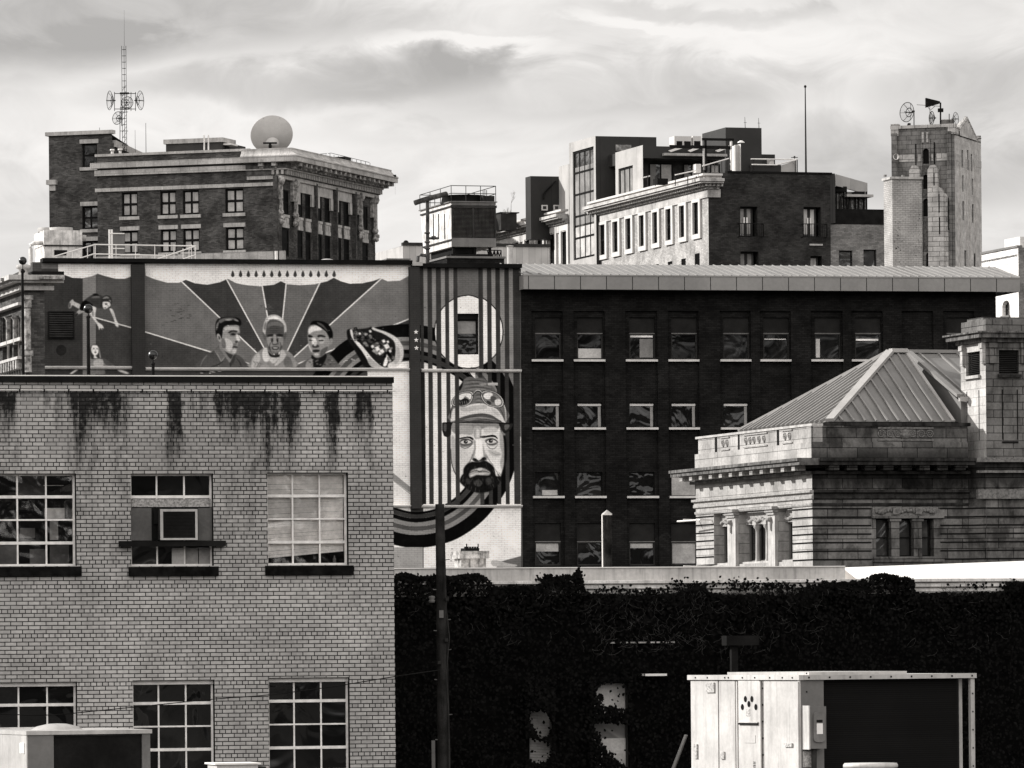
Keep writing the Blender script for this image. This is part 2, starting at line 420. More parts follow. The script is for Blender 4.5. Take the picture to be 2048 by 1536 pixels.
def ramp1(t, fac, stops, interp='EASE'):
    r = t.node('ShaderNodeValToRGB'); t.l.new(fac, r.inputs[0]); e = r.color_ramp; e.interpolation = interp
    while len(e.elements) > 1: e.elements.remove(e.elements[-1])
    for i, (q, v) in enumerate(stops):
        el = e.elements[0] if i == 0 else e.elements.new(q)
        el.position = q; el.color = (v, v, v, 1)
    return t.sep(r.outputs[0])[0]
wobx = t.math('MULTIPLY', t.math('SUBTRACT', t.noise(t.vscale(uvn(t), (1, .6, 1)), 2.6, 5, .7), .5), .34)
uf = t.math('DIVIDE', t.math('ADD', t.math('SUBTRACT', uv[0], xl), wobx), -xl)
st, ln_ = [], []
st = [((fx(a, 850)[0] - xl) / -xl, b) for a, b, c in cols_]; ln_ = [((fx(a, 850)[0] - xl) / -xl, min(1, c * 1.35 / 170.)) for a, b, c in cols_]
def half(stops):      # a ramp holds 32 stops
    return stops[:18], stops[17:]
def big(stops):
    a, b = half(stops); ra, rb = ramp1(t, uf, a), ramp1(t, uf, b)
    k = t.math('GREATER_THAN', uf, a[-1][0])
    return t.math('ADD', t.math('MULTIPLY', ra, t.math('SUBTRACT', 1.0, k)), t.math('MULTIPLY', rb, k))
S, L = big(st), big(ln_)
z781 = fx(786, 783)[1]; ppm = (fx(400, 783)[1] - fx(400, 953)[1])
dep = t.math('DIVIDE', t.math('SUBTRACT', z781, uv[1]), ppm)
nn = t.noise(t.vscale(uvn(t), (3.5, 1.4, 1)), 1.0, 6, .7, .3); nf = t.noise(uvn(t), 9, 4, .7)
ns2 = t.noise(t.vscale(uvn(t), (8, .55, 1)), 1.0, 5, .7)
edge = t.math('ADD', t.math('SUBTRACT', 1.0, t.math('DIVIDE', dep, t.math('ADD', L, .12))), t.math('ADD', t.math('MULTIPLY', t.math('SUBTRACT', ns2, .5), 1.3), t.math('MULTIPLY', t.math('SUBTRACT', nn, .5), .5)))
msk = t.mapr(edge, -.05, .75, 0, 1, False)
msk = t.math('MULTIPLY', msk, t.mapr(t.math('ADD', S, t.math('MULTIPLY', t.math('ADD', t.math('SUBTRACT', ns2, .5), t.math('SUBTRACT', t.noise(t.vscale(uvn(t), (3.2, .4, 1)), 1.0, 3, .6), .5)), 1.5)), t.math('ADD', .02, t.math('MULTIPLY', dep, .35)), t.math('ADD', .95, t.math('MULTIPLY', dep, .25)), 0, 1)); msk = t.math('MULTIPLY', msk, t.mapr(dep, -.015, .02, 0, 1))
msk = t.math('MULTIPLY', msk, t.mapr(nf, .25, .6, .72, 1.3), clamp=True)
drip = t.math('MULTIPLY', t.mapr(t.noise(t.vscale(uvn(t), (16, .35, 1)), 1.0, 3, .6), .54, .68, 0, 1), t.math('MULTIPLY', t.mapr(dep, .05, .95, 1, 0), t.mapr(t.noise(uvn(t), 1.3, 2, .5), .4, .6, .25, 1)))
band = t.math('MULTIPLY', t.mapr(dep, .0, .14, 1, 0), t.mapr(nf, .3, .6, .2, .9))
msk = t.math('MULTIPLY', t.math('MAXIMUM', msk, t.math('MULTIPLY', t.math('MAXIMUM', t.math('MULTIPLY', drip, .75), band), .8)), t.mapr(dep, -.015, .02, 0, 1))
faint = t.math('MULTIPLY', t.math('MULTIPLY', S, t.mapr(dep, .2, 3.0, .7, 0)), t.mapr(nn, .4, .7, 0, 1))
tot_ = t.math('MAXIMUM', msk, t.math('MULTIPLY', faint, t.mapr(dep, 0, .1, 0, 1)))
c2 = t.mix(t.math('MULTIPLY', tot_, t.mapr(nf, .2, .7, .90, .985)), cb, col(.004))
nd = t.mapr(t.noise(uvn(t), .35, 3, .5), .3, .7, .82, 1.08)
c2 = t.mix(1.0, c2, t.comb(nd, nd, nd), 'MULTIPLY')
t.l.new(c2, p.inputs['Base Color'])
plain('soot_and_shade', .008, .9, .5, 6)
plain('coping_black', .01, .5, .3, 1)
plain('frame_enamel', .75, .45, .15, 6)

def pxwin(fr, a, b, top, bot, w=0):
    m_ = (a + b) / 2; u0 = fr.f(a, (top + bot) / 2, w)[0]; u1 = fr.f(b, (top + bot) / 2, w)[0]
    return u0, u1, fr.f(m_, bot, w)[1], fr.f(m_, top, w)[1]
WIN = {'a': (-20, 153, 947, 1132), 'b': (262, 427, 947, 1132), 'c': (535, 697, 945, 1130), 'd': (-17, 155, 1364, 1548), 'e': (266, 430, 1360, 1546), 'f': (538, 700, 1355, 1542)}
holes = {k: pxwin(NB, *v) for k, v in WIN.items()}
M().wall(xl, xr, 0, ztop, list(holes.values()), 0, .2).build('wall', 'glazed_brick', nb)
wl = M(); wl.poly([(xr, 0, 0), (xr, 26, 0), (xr, 26, ztop), (xr, 0, ztop)]); wl.poly([(xl, 0, 0), (xl, 26, 0), (xl, 26, ztop), (xl, 0, ztop)])
wl.poly([(xl, 26, 0), (xr, 26, 0), (xr, 26, ztop), (xl, 26, ztop)]); wl.build('rear_wall', 'glazed_brick', nb)
M().box(xl, xr, .01, 25.9, ztop - .5, ztop - .35).build('roof', 'gravel_roof', nb)
zc = fx(786, 753)[1]
M().box(xl - .02, xr + .015, -.06, .32, ztop, zc - .012).build('coping', 'coping_black', nb)
M().box(xl - .02, xr + .02, -.065, .33, zc - .012, zc + .006).build('flashing', 'white_paint', nb)
# thin bright drip edge with black clips
zd = fx(400, 781)[1]
M().tube([(xl, -.02, zd), (xr + .05, -.02, zd)], .010, 5).build('drip_edge', 'white_paint', nb)
mm = M()
for px in range(-10, 786, 49):
    x = fx(px, 783)[0]; mm.box(x - .012, x + .012, -.034, -.031, zd - .035, zd + .02)
each(mm, 'drip_clip', 'soot_and_shade', nb)
for k in 'abcdef':
    u0, u1, z0, z1 = holes[k]
    if k in 'ac':
        gmat = 'clear_glass'
    else: gmat = 'glass'
    wn = window(nb, None, u0, u1, z0, z1, .17, 3, 4, .035, .026, 'frame_enamel', gmat, hb=(1, 3) if k != 'f' else (1, 3), proud=.03, tilt=k not in 'ac')
    if k in 'def':     # flat steel header above
        M().box(u0 + .003, u1 - .003, .10, .138, z1 - .075, z1 - .003).build('header', 'frame_enamel', wn)
    if k in 'abc':
        xs = u0 - .05, u1 + .07
        M().box(xs[0], xs[1], -.07, .12, z0 - .17, z0 - .012).build('sill', 'soot_and_shade', wn)
    mj = M(); mj.box(u1 - .002, u1 + .001, .02, .13, z0, z1); mj.box(u0, u1 - .003, .02, .13, z1 - .004, z1 - .001); mj.build('reveal_shade', 'soot_and_shade', wn)  # black strips paint the shade on the right reveal and head
# rooms behind the clear windows
for k in 'ac':
    u0, u1, z0, z1 = holes[k]
    r = M(); r.poly([(u0, 1.6, z0 - .3), (u1, 1.6, z0 - .3), (u1, 1.6, z1 + .2), (u0, 1.6, z1 + .2)])
    r.poly([(u0, .24, z0 - .3), (u0, 1.6, z0 - .3), (u0, 1.6, z1 + .2), (u0, .24, z1 + .2)]); r.poly([(u1, .24, z0 - .3), (u1, 1.6, z0 - .3), (u1, 1.6, z1 + .2), (u1, .24, z1 + .2)])
    r.poly([(u0, .24, z1 + .2), (u1, .24, z1 + .2), (u1, 1.6, z1 + .2), (u0, 1.6, z1 + .2)]); r.poly([(u0, .24, z0 - .3), (u1, .24, z0 - .3), (u1, 1.6, z0 - .3), (u0, 1.6, z0 - .3)])
    r.build('room', 'interior_dark', nb)
# slatted blind, its bottom rail hanging crooked
u0, u1, z0, z1 = holes['c']
bl = M(); n = 44
zl, zr2 = NB.f(540, 1113, .26)[1], NB.f(692, 1099, .26)[1]
random.seed(3)
for i in range(n):
    q = i / (n - 1); za = z1 - .05 + (zl - z1 + .05) * q; zb = z1 - .05 + (zr2 - z1 + .05) * q
    sag = random.uniform(-.004, .004); h_ = .0155
    bl.add([(u0 + .03, .25, za + sag - h_), (u1 - .04, .25, zb + sag - h_), (u1 - .04, .256, zb + sag + h_), (u0 + .03, .256, za + sag + h_)], [(0, 1, 2, 3)])
bo = bl.build('slatted_blind', 'blind_white', nb)
br = M(); br.add([(u0 + .03, .25, zl - .03), (u1 - .04, .25, zr2 - .03), (u1 - .04, .25, zr2 - .012), (u0 + .03, .25, zl - .012)], [(0, 1, 2, 3)]); br.build('bottom_rail', 'blind_white', bo)
# pale and grey boxes standing in for reflections in the left window
u0, u1, z0, z1 = holes['a']
def inroom(px0, px1, py0, py1, w_, mat, nm):
    a, b = NB.f(px0, py1, w_), NB.f(px1, py0, w_)
    return M().box(a[0], b[0], w_, w_ + .02, a[1], b[1]).build(nm, mat, nb)
inroom(89, 129, 1016, 1038, .5, 'blind_white', 'reflection_patch'); inroom(100, 116, 1040, 1080, .55, 'blind_grey', 'reflection_sheet')
inroom(38, 88, 950, 990, 1.2, 'shade_grey', 'curtain'); inroom(40, 70, 1056, 1076, .9, 'shade_grey', 'cabinet'); inroom(100, 140, 1090, 1128, .8, 'shade_grey', 'cabinet')  # grey boxes added to read as reflections in the panes
inroom(60, 92, 1098, 1128, 1.0, 'shade_grey', 'cabinet'); inroom(0, 36, 1090, 1128, 1.1, 'shade_grey', 'cabinet')
def reflection_bar(px0, px1, py, w_=.7):
    a, b = NB.f(px0, py, w_), NB.f(px1, py, w_)
    M().box(a[0], b[0], w_, w_ + .02, a[1] - .006, a[1] + .006).build('reflection_strip', 'blind_white', nb)
reflection_bar(86, 127, 971)
# bottles on the sill of the blind window
for px in (568, 669):
    a = NB.f(px, 1124, .3); bb_ = M().lathe([(.001, a[1] - .02), (.03, a[1] - .02), (.03, a[1] + .05), (.012, a[1] + .08), (.012, a[1] + .11), (.001, a[1] + .112)], a[0], .3, 10)
    bb_.build('bottle', 'shade_grey', nb)

# window air conditioner in the middle opening
plain('speckled_board', .3, .9, .5, 30)
plain('ac_panel', .11, .35, .25, 1.4, metal=.3)
ac = thing('air_conditioner', "window air conditioner with pale square frame in the stained brick wall's middle window", 'air conditioner', NB, x=fx(345, 1090)[0], z=fx(345, 1092)[1])
def acb(px0, px1, py0, py1, y0, y1, nm, mat, par=ac):
    a, b = NB.f(px0, py1, y0), NB.f(px1, py0, y0); oz = ac.location.z; ox = fx(345, 1090)[0]
    return M().box(a[0] - ox, b[0] - ox, y0, y1, a[1] - oz, b[1] - oz).build(nm, mat, par)
acb(263, 425, 998, 1014, .09, .15, 'infill_board', 'speckled_board')
acb(263, 304, 1016, 1081, .10, .14, 'side_panel', 'ac_panel'); acb(396, 424, 1016, 1081, .10, .14, 'side_panel', 'ac_panel')
acb(304, 396, 1015, 1081, .08, .13, 'back_board', 'coping_black'); acb(308, 319, 1020, 1048, .04, .08, 'bracket', 'black_metal')
acb(321, 395, 1018, 1080, -.16, .07, 'casing', 'dark_metal')
fm_ = acb(321, 326, 1018, 1080, -.19, -.162, 'front_frame', 'light_metal'); acb(391, 395, 1018, 1080, -.19, -.162, 'front_frame', 'light_metal')
acb(326.2, 390.8, 1018, 1023, -.188, -.162, 'front_frame', 'light_metal'); acb(326.2, 390.8, 1076, 1080, -.188, -.162, 'front_frame', 'light_metal')
ga, gb = NB.f(328, 1075, -.17), NB.f(390, 1024, -.17); gr = M(); ox = fx(345, 1090)[0]; oz = ac.location.z
for i in range(18):
    z = ga[1] + (gb[1] - ga[1]) * (i + .5) / 18 - oz; gr.box(ga[0] - ox, gb[0] - ox, -.178, -.163, z - .006, z + .004)
gr.build('grille', 'black_metal', ac)
acb(240, 452, 1081, 1093, -.14, .06, 'support_beam', 'black_metal')
# pale boxes standing inside the lower row of that window
inroom(344, 368, 1096, 1130, .145, 'blind_grey', 'carton'); inroom(372, 396, 1096, 1130, .145, 'shade_grey', 'carton'); inroom(398, 420, 1096, 1130, .146, 'shade_grey', 'carton')

# ================================================================ roof machines on the low roof in front
plain('unit_white', .50, .45, .14, 1.6, streak=.25); plain('unit_grey', .15, .45, .12, 1.2); plain('sticker_grey', .4, .6, .5, 40)
pleat('coil', .006, .028, .6, 1, spec=.04, dark=-1.6, lw=.3)
RH = F(1602, 1430, 75, 26)
rh = thing('rooftop_unit', "large white rooftop air handler with a dark finned coil, bottom right", 'rooftop unit', RH)
zt, zb = RH.f(1602, 1360)[1], 7.72
L_ = RH.s(1382, 1400)[0]; W_ = RH.f(1948, 1400)[0]
u1_, ucoil0, ucoil1 = RH.f(1647, 1400)[0], RH.f(1647, 1400)[0], RH.f(1934, 1400)[0]
body = M(); body.box(.02, ucoil0, .02, L_ - .02, zb, zt); body.box(ucoil0, W_ - .3, .12, L_ - .02, zb, zt); body.box(W_ - .3, W_ - .05, .3, L_ - .02, zb, zt)
body.build('cabinet', 'unit_grey', rh)
# left flank panels
pan = [(1384, 1438), (1441, 1472), (1481, 1523), (1530, 1598)]
for a, b in pan:
    ya, yb = RH.s(a, 1440)[0], RH.s(b, 1440)[0]
    q = M(SL()).box(yb, ya, -.015 if a != 1481 else -.03, .02, zb, zt - .01); q.build('side_panel', 'unit_white', rh)
seam = M(SL()); 
for px in (1439.5, 1475, 1526.5):
    ya = RH.s(px, 1440)[0]; seam.box(ya - .01, ya + .01, -.004, .019, zb, zt - .01)
for px, in ((1478,), (1524.5,), (1600,)):
    ya = RH.s(px, 1440)[0]; seam.box(ya - .012, ya + .012, -.035, -.016, zb, zt - .02)
each(seam, 'seam', 'unit_white', rh)
d = M(SL())
for px, py in ((1495, 1398), (1508, 1398), (1502, 1408), (1489, 1414), (1516, 1414)):
    y, z = RH.s(px, py); d.lathe([(.001, 0), (.034, 0)], 0, 0, 12) if False else None
    pts = [(y + .042 * math.cos(a), -.034, z + .042 * math.sin(a)) for a in [i * math.pi / 6 for i in range(12)]]
    d.add(pts, [tuple(range(12))])
each(d, 'vent_hole', 'black_metal', rh)
y, z = RH.s(1502, 1448); y2 = RH.s(1483, 1448)[0]; y1_ = RH.s(1521, 1448)[0]
M(SL()).box(y1_, y2, -.05, -.031, z - .01, z + .015).build('hood_shadow', 'black_metal', rh)  # black strip stands in for the shadow where the vent panel ends
M(SL()).box(y1_, y2, -.052, -.031, z + .016, z + .03).build('handle_trim', 'unit_white', rh)
gm_ = M(SL())
for i in range(9):
    yy, zz = RH.s(1513, 1524 + i * 3.2); gm_.box(yy - .03, yy + .03, -.036, -.031, zz - .004, zz + .004)
gm_.build('louvre', 'black_metal', rh)
def stick(px0, px1, py0, py1, mat='sticker_grey'):
    a, b = RH.s(px1, py1), RH.s(px0, py0); M(SL()).box(a[0], b[0], -.036, -.017, a[1], b[1]).build('sticker', mat, rh)
for s_ in ((1416, 1432, 1365, 1385), (1392, 1398, 1488, 1517), (1445, 1452, 1503, 1518), (1573, 1588, 1486, 1494), (1494, 1515, 1470, 1486, 'unit_white'), (1497, 1504, 1418, 1432)): stick(*s_)
# corner posts and top rails
cp = M(SL()).box(-.0, .05, -.02, .0195, zb, zt); cp.build('corner_post', 'unit_white', rh)
M(SL()).box(-.03, L_ + .03, -.04, .03, zt, zt + .065).build('top_rail', 'unit_white', rh)
sc_ = M()
for i in range(9): x = .1 + i * (W_ - .15) / 8; sc_.box(x - .011, x + .011, -.046, -.041, zt + .02, zt + .042)
for i in range(8): z = zb + .2 + i * .24; sc_.box(W_ - .035, W_ - .018, -.016, -.011, z, z + .02); sc_.box(.075, .092, -.012, -.006, z + .05, z + .07)
each(sc_, 'screw', 'black_metal', rh)
sc_ = M(SL())
for px in (1396, 1420, 1455, 1462, 1490, 1515, 1545, 1570, 1590): y_s = RH.s(px, 1352)[0]; sc_.box(y_s - .012, y_s + .012, -.046, -.041, zt + .02, zt + .04)
for px in (1476, 1526.5):
    for i in range(9): y_s = RH.s(px, 1440)[0]; z = zt - .12 - i * .22; sc_.box(y_s - .014, y_s + .014, -.012, -.005, z, z + .022)
each(sc_, 'screw', 'black_metal', rh)
M().box(.031, W_ + .02, -.04, .05, zt + .001, zt + .064).build('top_rail', 'light_metal', rh)
M().box(.03, W_ + .02, .05, L_ + .03, zt + .03, zt + .062).build('lid', 'unit_white', rh)
M().box(.4, W_ * .72, .5, L_ - .3, zt + .062, zt + .10).build('raised_lid', 'light_metal', rh)
M().box(W_ - .055, W_ + .005, -.01, .05, zb, zt).build('corner_post', 'light_metal', rh)
cx1 = W_ - .15
cm = M(); cm.poly([(ucoil0 + .01, .09, zb), (cx1 - .12, .09, zb), (cx1 - .12, .09, zt), (ucoil0 + .01, .09, zt)])
pp = [(cx1 - .12 + .16 * math.sin(a), .09 + .16 * (1 - math.cos(a))) for a in [i * math.pi / 16 for i in range(9)]]
for (a, b), (c, d_) in zip(pp, pp[1:]): cm.poly([(a, b, zb), (c, d_, zb), (c, d_, zt), (a, b, zt)])
cm.build('coil', 'coil', rh)
xa, xb = RH.f(1924, 1400, .1)[0], RH.f(1932, 1400, .1)[0]; M().box(xa, xb, .2, .24, zb, zt - .01).build('coil_sun_strip', 'unit_white', rh)  # pale strip stands in for sunlight on the coil's right end
M().box(.0, ucoil0, -.005, .02, zb, zt - .004).build('front_panel', 'unit_grey', rh)
# disconnect switch box on the corner
db_ = thing('switch_box', "grey electrical switch box with rounded lid on the white rooftop unit's corner", 'switch box', RH, x=RH.f(1604, 1500)[0], z=RH.f(1620, 1497)[1])
ox, oz = RH.f(1604, 1500)[0], RH.f(1620, 1497)[1]
hx = RH.f(1651, 1450, -.16)[0] - ox; hz = RH.f(1620, 1413, -.16)[1] - oz
M().box(.02, hx, -.18, -.006, 0, hz).build('casing', 'unit_grey', db_)
M().box(.0, .019, -.19, -.006, -.01, hz + .012).build('hinge_side', 'unit_white', db_)
q = M(); x0_, x1_, z0_, z1_ = .065, hx - .035, .085, hz - .07; rr = .05; c_ = []
for cx, cz, a0 in ((x1_ - rr, z1_ - rr, 0), (x0_ + rr, z1_ - rr, 1), (x0_ + rr, z0_ + rr, 2), (x1_ - rr, z0_ + rr, 3)):
    for i in range(6): a = (a0 + i / 5) * math.pi / 2; c_.append((cx + rr * math.cos(a), cz + rr * math.sin(a)))
q.prism(c_, -.21, -.181); q.build('lid', 'mid_metal', db_)
M().box(x0_ + .04, x1_ - .035, -.216, -.211, .19, .33).build('label_plate', 'white_paint', db_)
M().box(x0_ + .04, x1_ - .04, -.216, -.211, .345, .375).build('warning_strip', 'black_metal', db_)
M().tube([(.13, -.09, 0), (.13, -.09, -.3), (.17, -.08, -.8)], .035, 8).build('conduit', 'dark_metal', db_)
q = RH.f(1606, 1502, -.01); q2 = RH.f(1622, 1534, -.01)
M().box(q[0], q2[0], -.016, -.0062, q2[1], q[1]).build('data_plate', 'sticker_grey', rh)
# leaning rods at the unit's far end
ro = thing('leaning_rods', 'pair of thin dark rods leaning against the far end of the white rooftop unit', 'rod', RH)
e = M(); y0_ = L_ + .1
for k_ in (0, .06): e.tube([(-.02, y0_ + .9 + k_, zb), (-.02, y0_ + k_ * .5, zt - .75)], .018, 6)
e.build('rods', 'mid_metal', ro)
# round cowl in front
cw = F(1741, 1530, 66, 0); X0, Z0 = cw.f(1741, 1526)
co = M().lathe([(.001, 0), (.30, 0), (.315, -.02), (.315, -.05), (.26, -.06), (.22, -.09), (.22, Z0 * -1 + 7.72)], 0, 0, 32).build('round_vent', 'unit_white')
co.location = cw.world(0, 0, Z0); tag(co, 'round white vent cap standing in front of the dark coil', 'vent')

LH = F(56, 1480, 72, 20)
lh = thing('rooftop_unit', "smaller grey rooftop unit with black coil and domed fan, bottom left corner", 'rooftop unit', LH)
zt = LH.f(60, 1470)[1]; W_ = LH.f(300, 1480)[0]
M().box(0, W_, .06, 2.2, zb, zt).build('cabinet', 'mid_metal', lh)
M(SL()).box(0, 2.2, -.02, -.001, zb, zt - .003).build('side_panel', 'light_metal', lh)
xa, xb = LH.f(107, 1500)[0], LH.f(284, 1500)[0]
M().box(.0, xa, -.01, .058, zb, zt - .002).build('front_panel', 'unit_grey', lh); M().box(xb, W_, -.01, .058, zb, zt - .002).build('corner_post', 'mid_metal', lh)
M().box(xa, xb, .02, .055, zb, zt - .02).build('coil', 'black_metal', lh)
M().box(-.03, W_ + .02, -.03, 2.23, zt, zt + .05).build('lid', 'light_metal', lh)
xm = (LH.f(105, 1458)[0] + LH.f(200, 1458)[0]) / 2
M().lathe([(.001, zt + .13), (.12, zt + .125), (.27, zt + .09), (.33, zt + .05)], xm, .9, 28).build('fan_dome', 'light_metal', lh)
a = LH.f(48, 1506, -.02); 
M().box(a[0] - .3, a[0] - .25, -.035, -.02, a[1], a[1] + .1).build('sticker', 'white_paint', lh) if False else None
y, z = LH.s(48, 1497)
M(SL()).box(y - .1, y + .1, -.03, -.021, z - .06, z + .07).build('label_plate', 'white_paint', lh)

SV = F(480, 1530, 70, 14)
sv = thing('roof_vent', 'low flat white vent box at the bottom edge below the brick wall windows', 'vent', SV)
a, b = SV.f(434, 1532), SV.f(516, 1532)
zt2 = SV.f(480, 1529)[1]
M().box(a[0], b[0], 0, .6, 7.72, zt2).build('casing', 'unit_white', sv); M().box(a[0] - .03, b[0] + .03, -.04, .64, zt2, zt2 + .02).build('lid', 'white_paint', sv)
M().box(b[0] + .05, b[0] + .12, .1, .4, 7.72, zt2 - .03).build('duct', 'dark_metal', sv)

# ================================================================ utility pole, wire, lamp in the yard
UP = F(884, 1300, 106, 0)
up = thing('utility_pole', 'tall weathered wooden utility pole rising in front of the mural wall and ivy', 'utility pole', UP)
pts = []
for px, py in ((886.5, 1700), (888, 1520), (886, 1400), (884.5, 1300), (883, 1200), (881, 1100), (879.5, 1008)):
    x, z = UP.f(px, py); pts.append((x, 0, z))
x0 = pts[0][0]; pts = [(x0, 0, 0)] + pts
M().tube(pts, .135, 18, .083).build('pole', 'bark', up)
x, z = UP.f(893, 1340); x2, z2 = UP.f(900, 1530)
M().tube([(x, -.02, z + 1.2), (x + .06, -.1, z + .6), (x, -.08, z), (x + .03, -.1, z - 1), (x2 - .02, -.1, z2), (x2 - .02, -.1, .5)], .012, 5).build('cable', 'dark_metal', up)
cl = M(); 
for px, py in ((879, 1325), (895, 1198), (893, 1280)):
    x, z = UP.f(px, py); cl.box(x - .03, x + .03, -.16, -.07, z - .03, z + .03)
each(cl, 'bracket', 'dark_metal', up)
bt_ = M()
for i, py in enumerate((1060, 1120, 1180, 1240, 1262, 1300, 1360, 1430, 1480)):
    px = 880 + (py - 1008) * .016 + (8 if i % 2 else -7); x, z = UP.f(px, py); bt_.tube([(x, -.02, z), (x + (.09 if i % 2 else -.09), -.05, z + .01)], .009, 5)
each(bt_, 'step_bolt', 'mid_metal', up, 3)
xg_, zg_ = UP.f(884, 1226); M().box(xg_ - .05, xg_ + .03, -.15, -.12, zg_ - .09, zg_ + .05).build('number_plate', 'mid_metal', up)
x, z = UP.f(866, 1199)
il = M().lathe([(.001, -.06), (.05, -.06), (.06, -.02), (.04, 0), (.06, .03), (.05, .06), (.001, .07)], x - .02, -.06, 14); il.v = [(a, b, c + z) for a, b, c in il.v]
il.build('insulator', 'mid_metal', up)
# fallen service wire crossing the lower wall
wf = F(400, 1380, 90, 10)
wp = []
for px, py in ((-60, 1424), (0, 1428), (100, 1430), (200, 1421), (300, 1411), (430, 1398), (535, 1390), (660, 1374), (790, 1353), (880, 1340)):
    x, z = wf.f(px, py); wp.append((x, 0, z))
ww = M().tube(smooth(wp, 4, False), .0075, 4).build('service_wire', 'black_metal'); place(ww, wf); tag(ww, 'thin black overhead wire sagging across the lower brick wall windows', 'wire')
SLm = F(1470, 1300, 112, 16)
slo = thing('street_lamp', 'dark boxy area light on a square post, barely visible against the black ivy', 'street lamp', SLm)
a = SLm.f(1450, 1291); b = SLm.f(1515, 1271); M().box(a[0], b[0], -.1, .2, a[1], b[1]).build('lamp_head', 'black_metal', slo)
c = SLm.f(1463, 1300); d_ = SLm.f(1476, 1300); M().box(c[0], d_[0], 0, .1, 0, a[1]).build('post', 'black_metal', slo)
# short pale marker post at the foot of the pole
mp = F(867, 1490, 109, 0); x0, z0 = mp.f(863, 1481); x1, _ = mp.f(870, 1481)
o = M().box(x0, x1, 0, .05, 0, z0).build('marker_post', 'mid_metal'); place(o, mp); tag(o, 'short slim grey marker post left of the foot of the wooden pole', 'post')

# ================================================================ ivy covered building
IB = F(1400, 1180, 125, 16)
ib = thing('ivy_building', 'low building with a white moulded parapet whose wall is smothered in black ivy', 'building', IB)
f = IB.f
XL, XR = f(770, 1200)[0], f(2090, 1200)[0]
zc0, zc1, zp1 = f(1400, 1190)[1], f(1400, 1160)[1], f(1400, 1135)[1]
plain('render_pale', .5, .8, .2, .8, streak=.35); plain('wall_dark', .004, .9, .3, 2); plain('cornice_white', .66, .7, .25, 2.5, streak=.5)
ih = {'p': (f(1058, 1400)[0], f(1105, 1400)[0], f(1080, 1540)[1], f(1080, 1408)[1]), 'q': (f(1186, 1400)[0], f(1258, 1400)[0], f(1220, 1560)[1], f(1220, 1362)[1])}
M().wall(XL, XR, 0, zc0, list(ih.values()), 0, .2).build('wall', 'wall_dark', ib)
w_ = M()
for xx in (XL, XR): w_.poly([(xx, 0, 0), (xx, 22, 0), (xx, 22, zc0), (xx, 0, zc0)])
w_.poly([(XL, 22, 0), (XR, 22, 0), (XR, 22, zc0), (XL, 22, zc0)]); w_.build('rear_wall', 'wall_dark', ib)
M().box(XL, XR, .5, 22, zc1 - .4, zc1 - .3).build('roof', 'roof_membrane', ib)
hh = zc1 - zc0
prof = [(.5, zc0), (-.06, zc0), (-.06, zc0 + hh * .12), (-.10, zc0 + hh * .14), (-.10, zc0 + hh * .34), (-.03, zc0 + hh * .36), (-.03, zc0 + hh * .42), (-.14, zc0 + hh * .46), (-.14, zc0 + hh * .68),
        (-.08, zc0 + hh * .70), (-.08, zc0 + hh * .77), (-.2, zc0 + hh * .80), (-.2, zc0 + hh * .97), (-.17, zc1), (.5, zc1)]
M().sweepx(prof, XL, XR).build('cornice', 'cornice_white', ib)
xm = f(1690, 1140)[0]
M().box(XL, xm, 0, .4, zc1 + .001, zp1).build('parapet', 'render_pale', ib)
M().box(XL, xm, -.03, .43, zp1 + .001, zp1 + .022).build('coping', 'white_paint', ib)
rz = M(); yb_ = 4.2
zr_ = f(1684, 1135, yb_)[1]
rz.poly([(f(1712, 1158)[0], -.02, zc1 + .004), (f(2130, 1120, yb_)[0], -.02, zc1 + .004), (f(2130, 1120, yb_)[0], yb_, f(2130, 1119, yb_)[1]), (f(1684, 1135, yb_)[0], yb_, zr_)])
rz.poly([(f(1684, 1135, yb_)[0], yb_, zr_), (f(2130, 1120, yb_)[0], yb_, f(2130, 1119, yb_)[1]), (f(2130, 1120, yb_)[0], yb_, zc1 - .3), (f(1684, 1135, yb_)[0], yb_, zc1 - .3)])
rz.build('white_roof_slope', 'roof_membrane', ib)
# windows showing through the ivy
u0, u1, z0, z1 = ih['p']; wn = window(ib, None, u0, u1, z0, z1, .12, 1, 2, .04, .03, 'mid_metal', 'glass_pale', sill=(.05, .06, .05, 'pale_stone'))
sl_ = M()
for i in range(40):
    z = z0 + .04 + (z1 - z0 - .08) * i / 40; sl_.box(u0 + .04, u1 - .04, .1, .118, z, z + .022)
sl_.build('blind', 'blind_grey', wn)
u0, u1, z0, z1 = ih['q']; wn = window(ib, None, u0, u1, z0, z1, .12, 1, 1, .05, .03, 'dark_metal', 'glass_pale', [(0.05, .95, .03, .42, 'blind_grey'), (.05, .95, .66, .98, 'blind_grey')])  # pale glass and blind patches stand in for a bright reflection
a, b = f(1277, 1352), f(1320, 1348); M().box(a[0], b[0], -.5, 0, a[1], b[1] + .01).build('ledge', 'white_paint', ib)
a, b = f(1212, 1287), f(1345, 1283); M().box(a[0], b[0], -.16, 0, a[1], b[1]).build('string_course', 'white_dirty', ib)

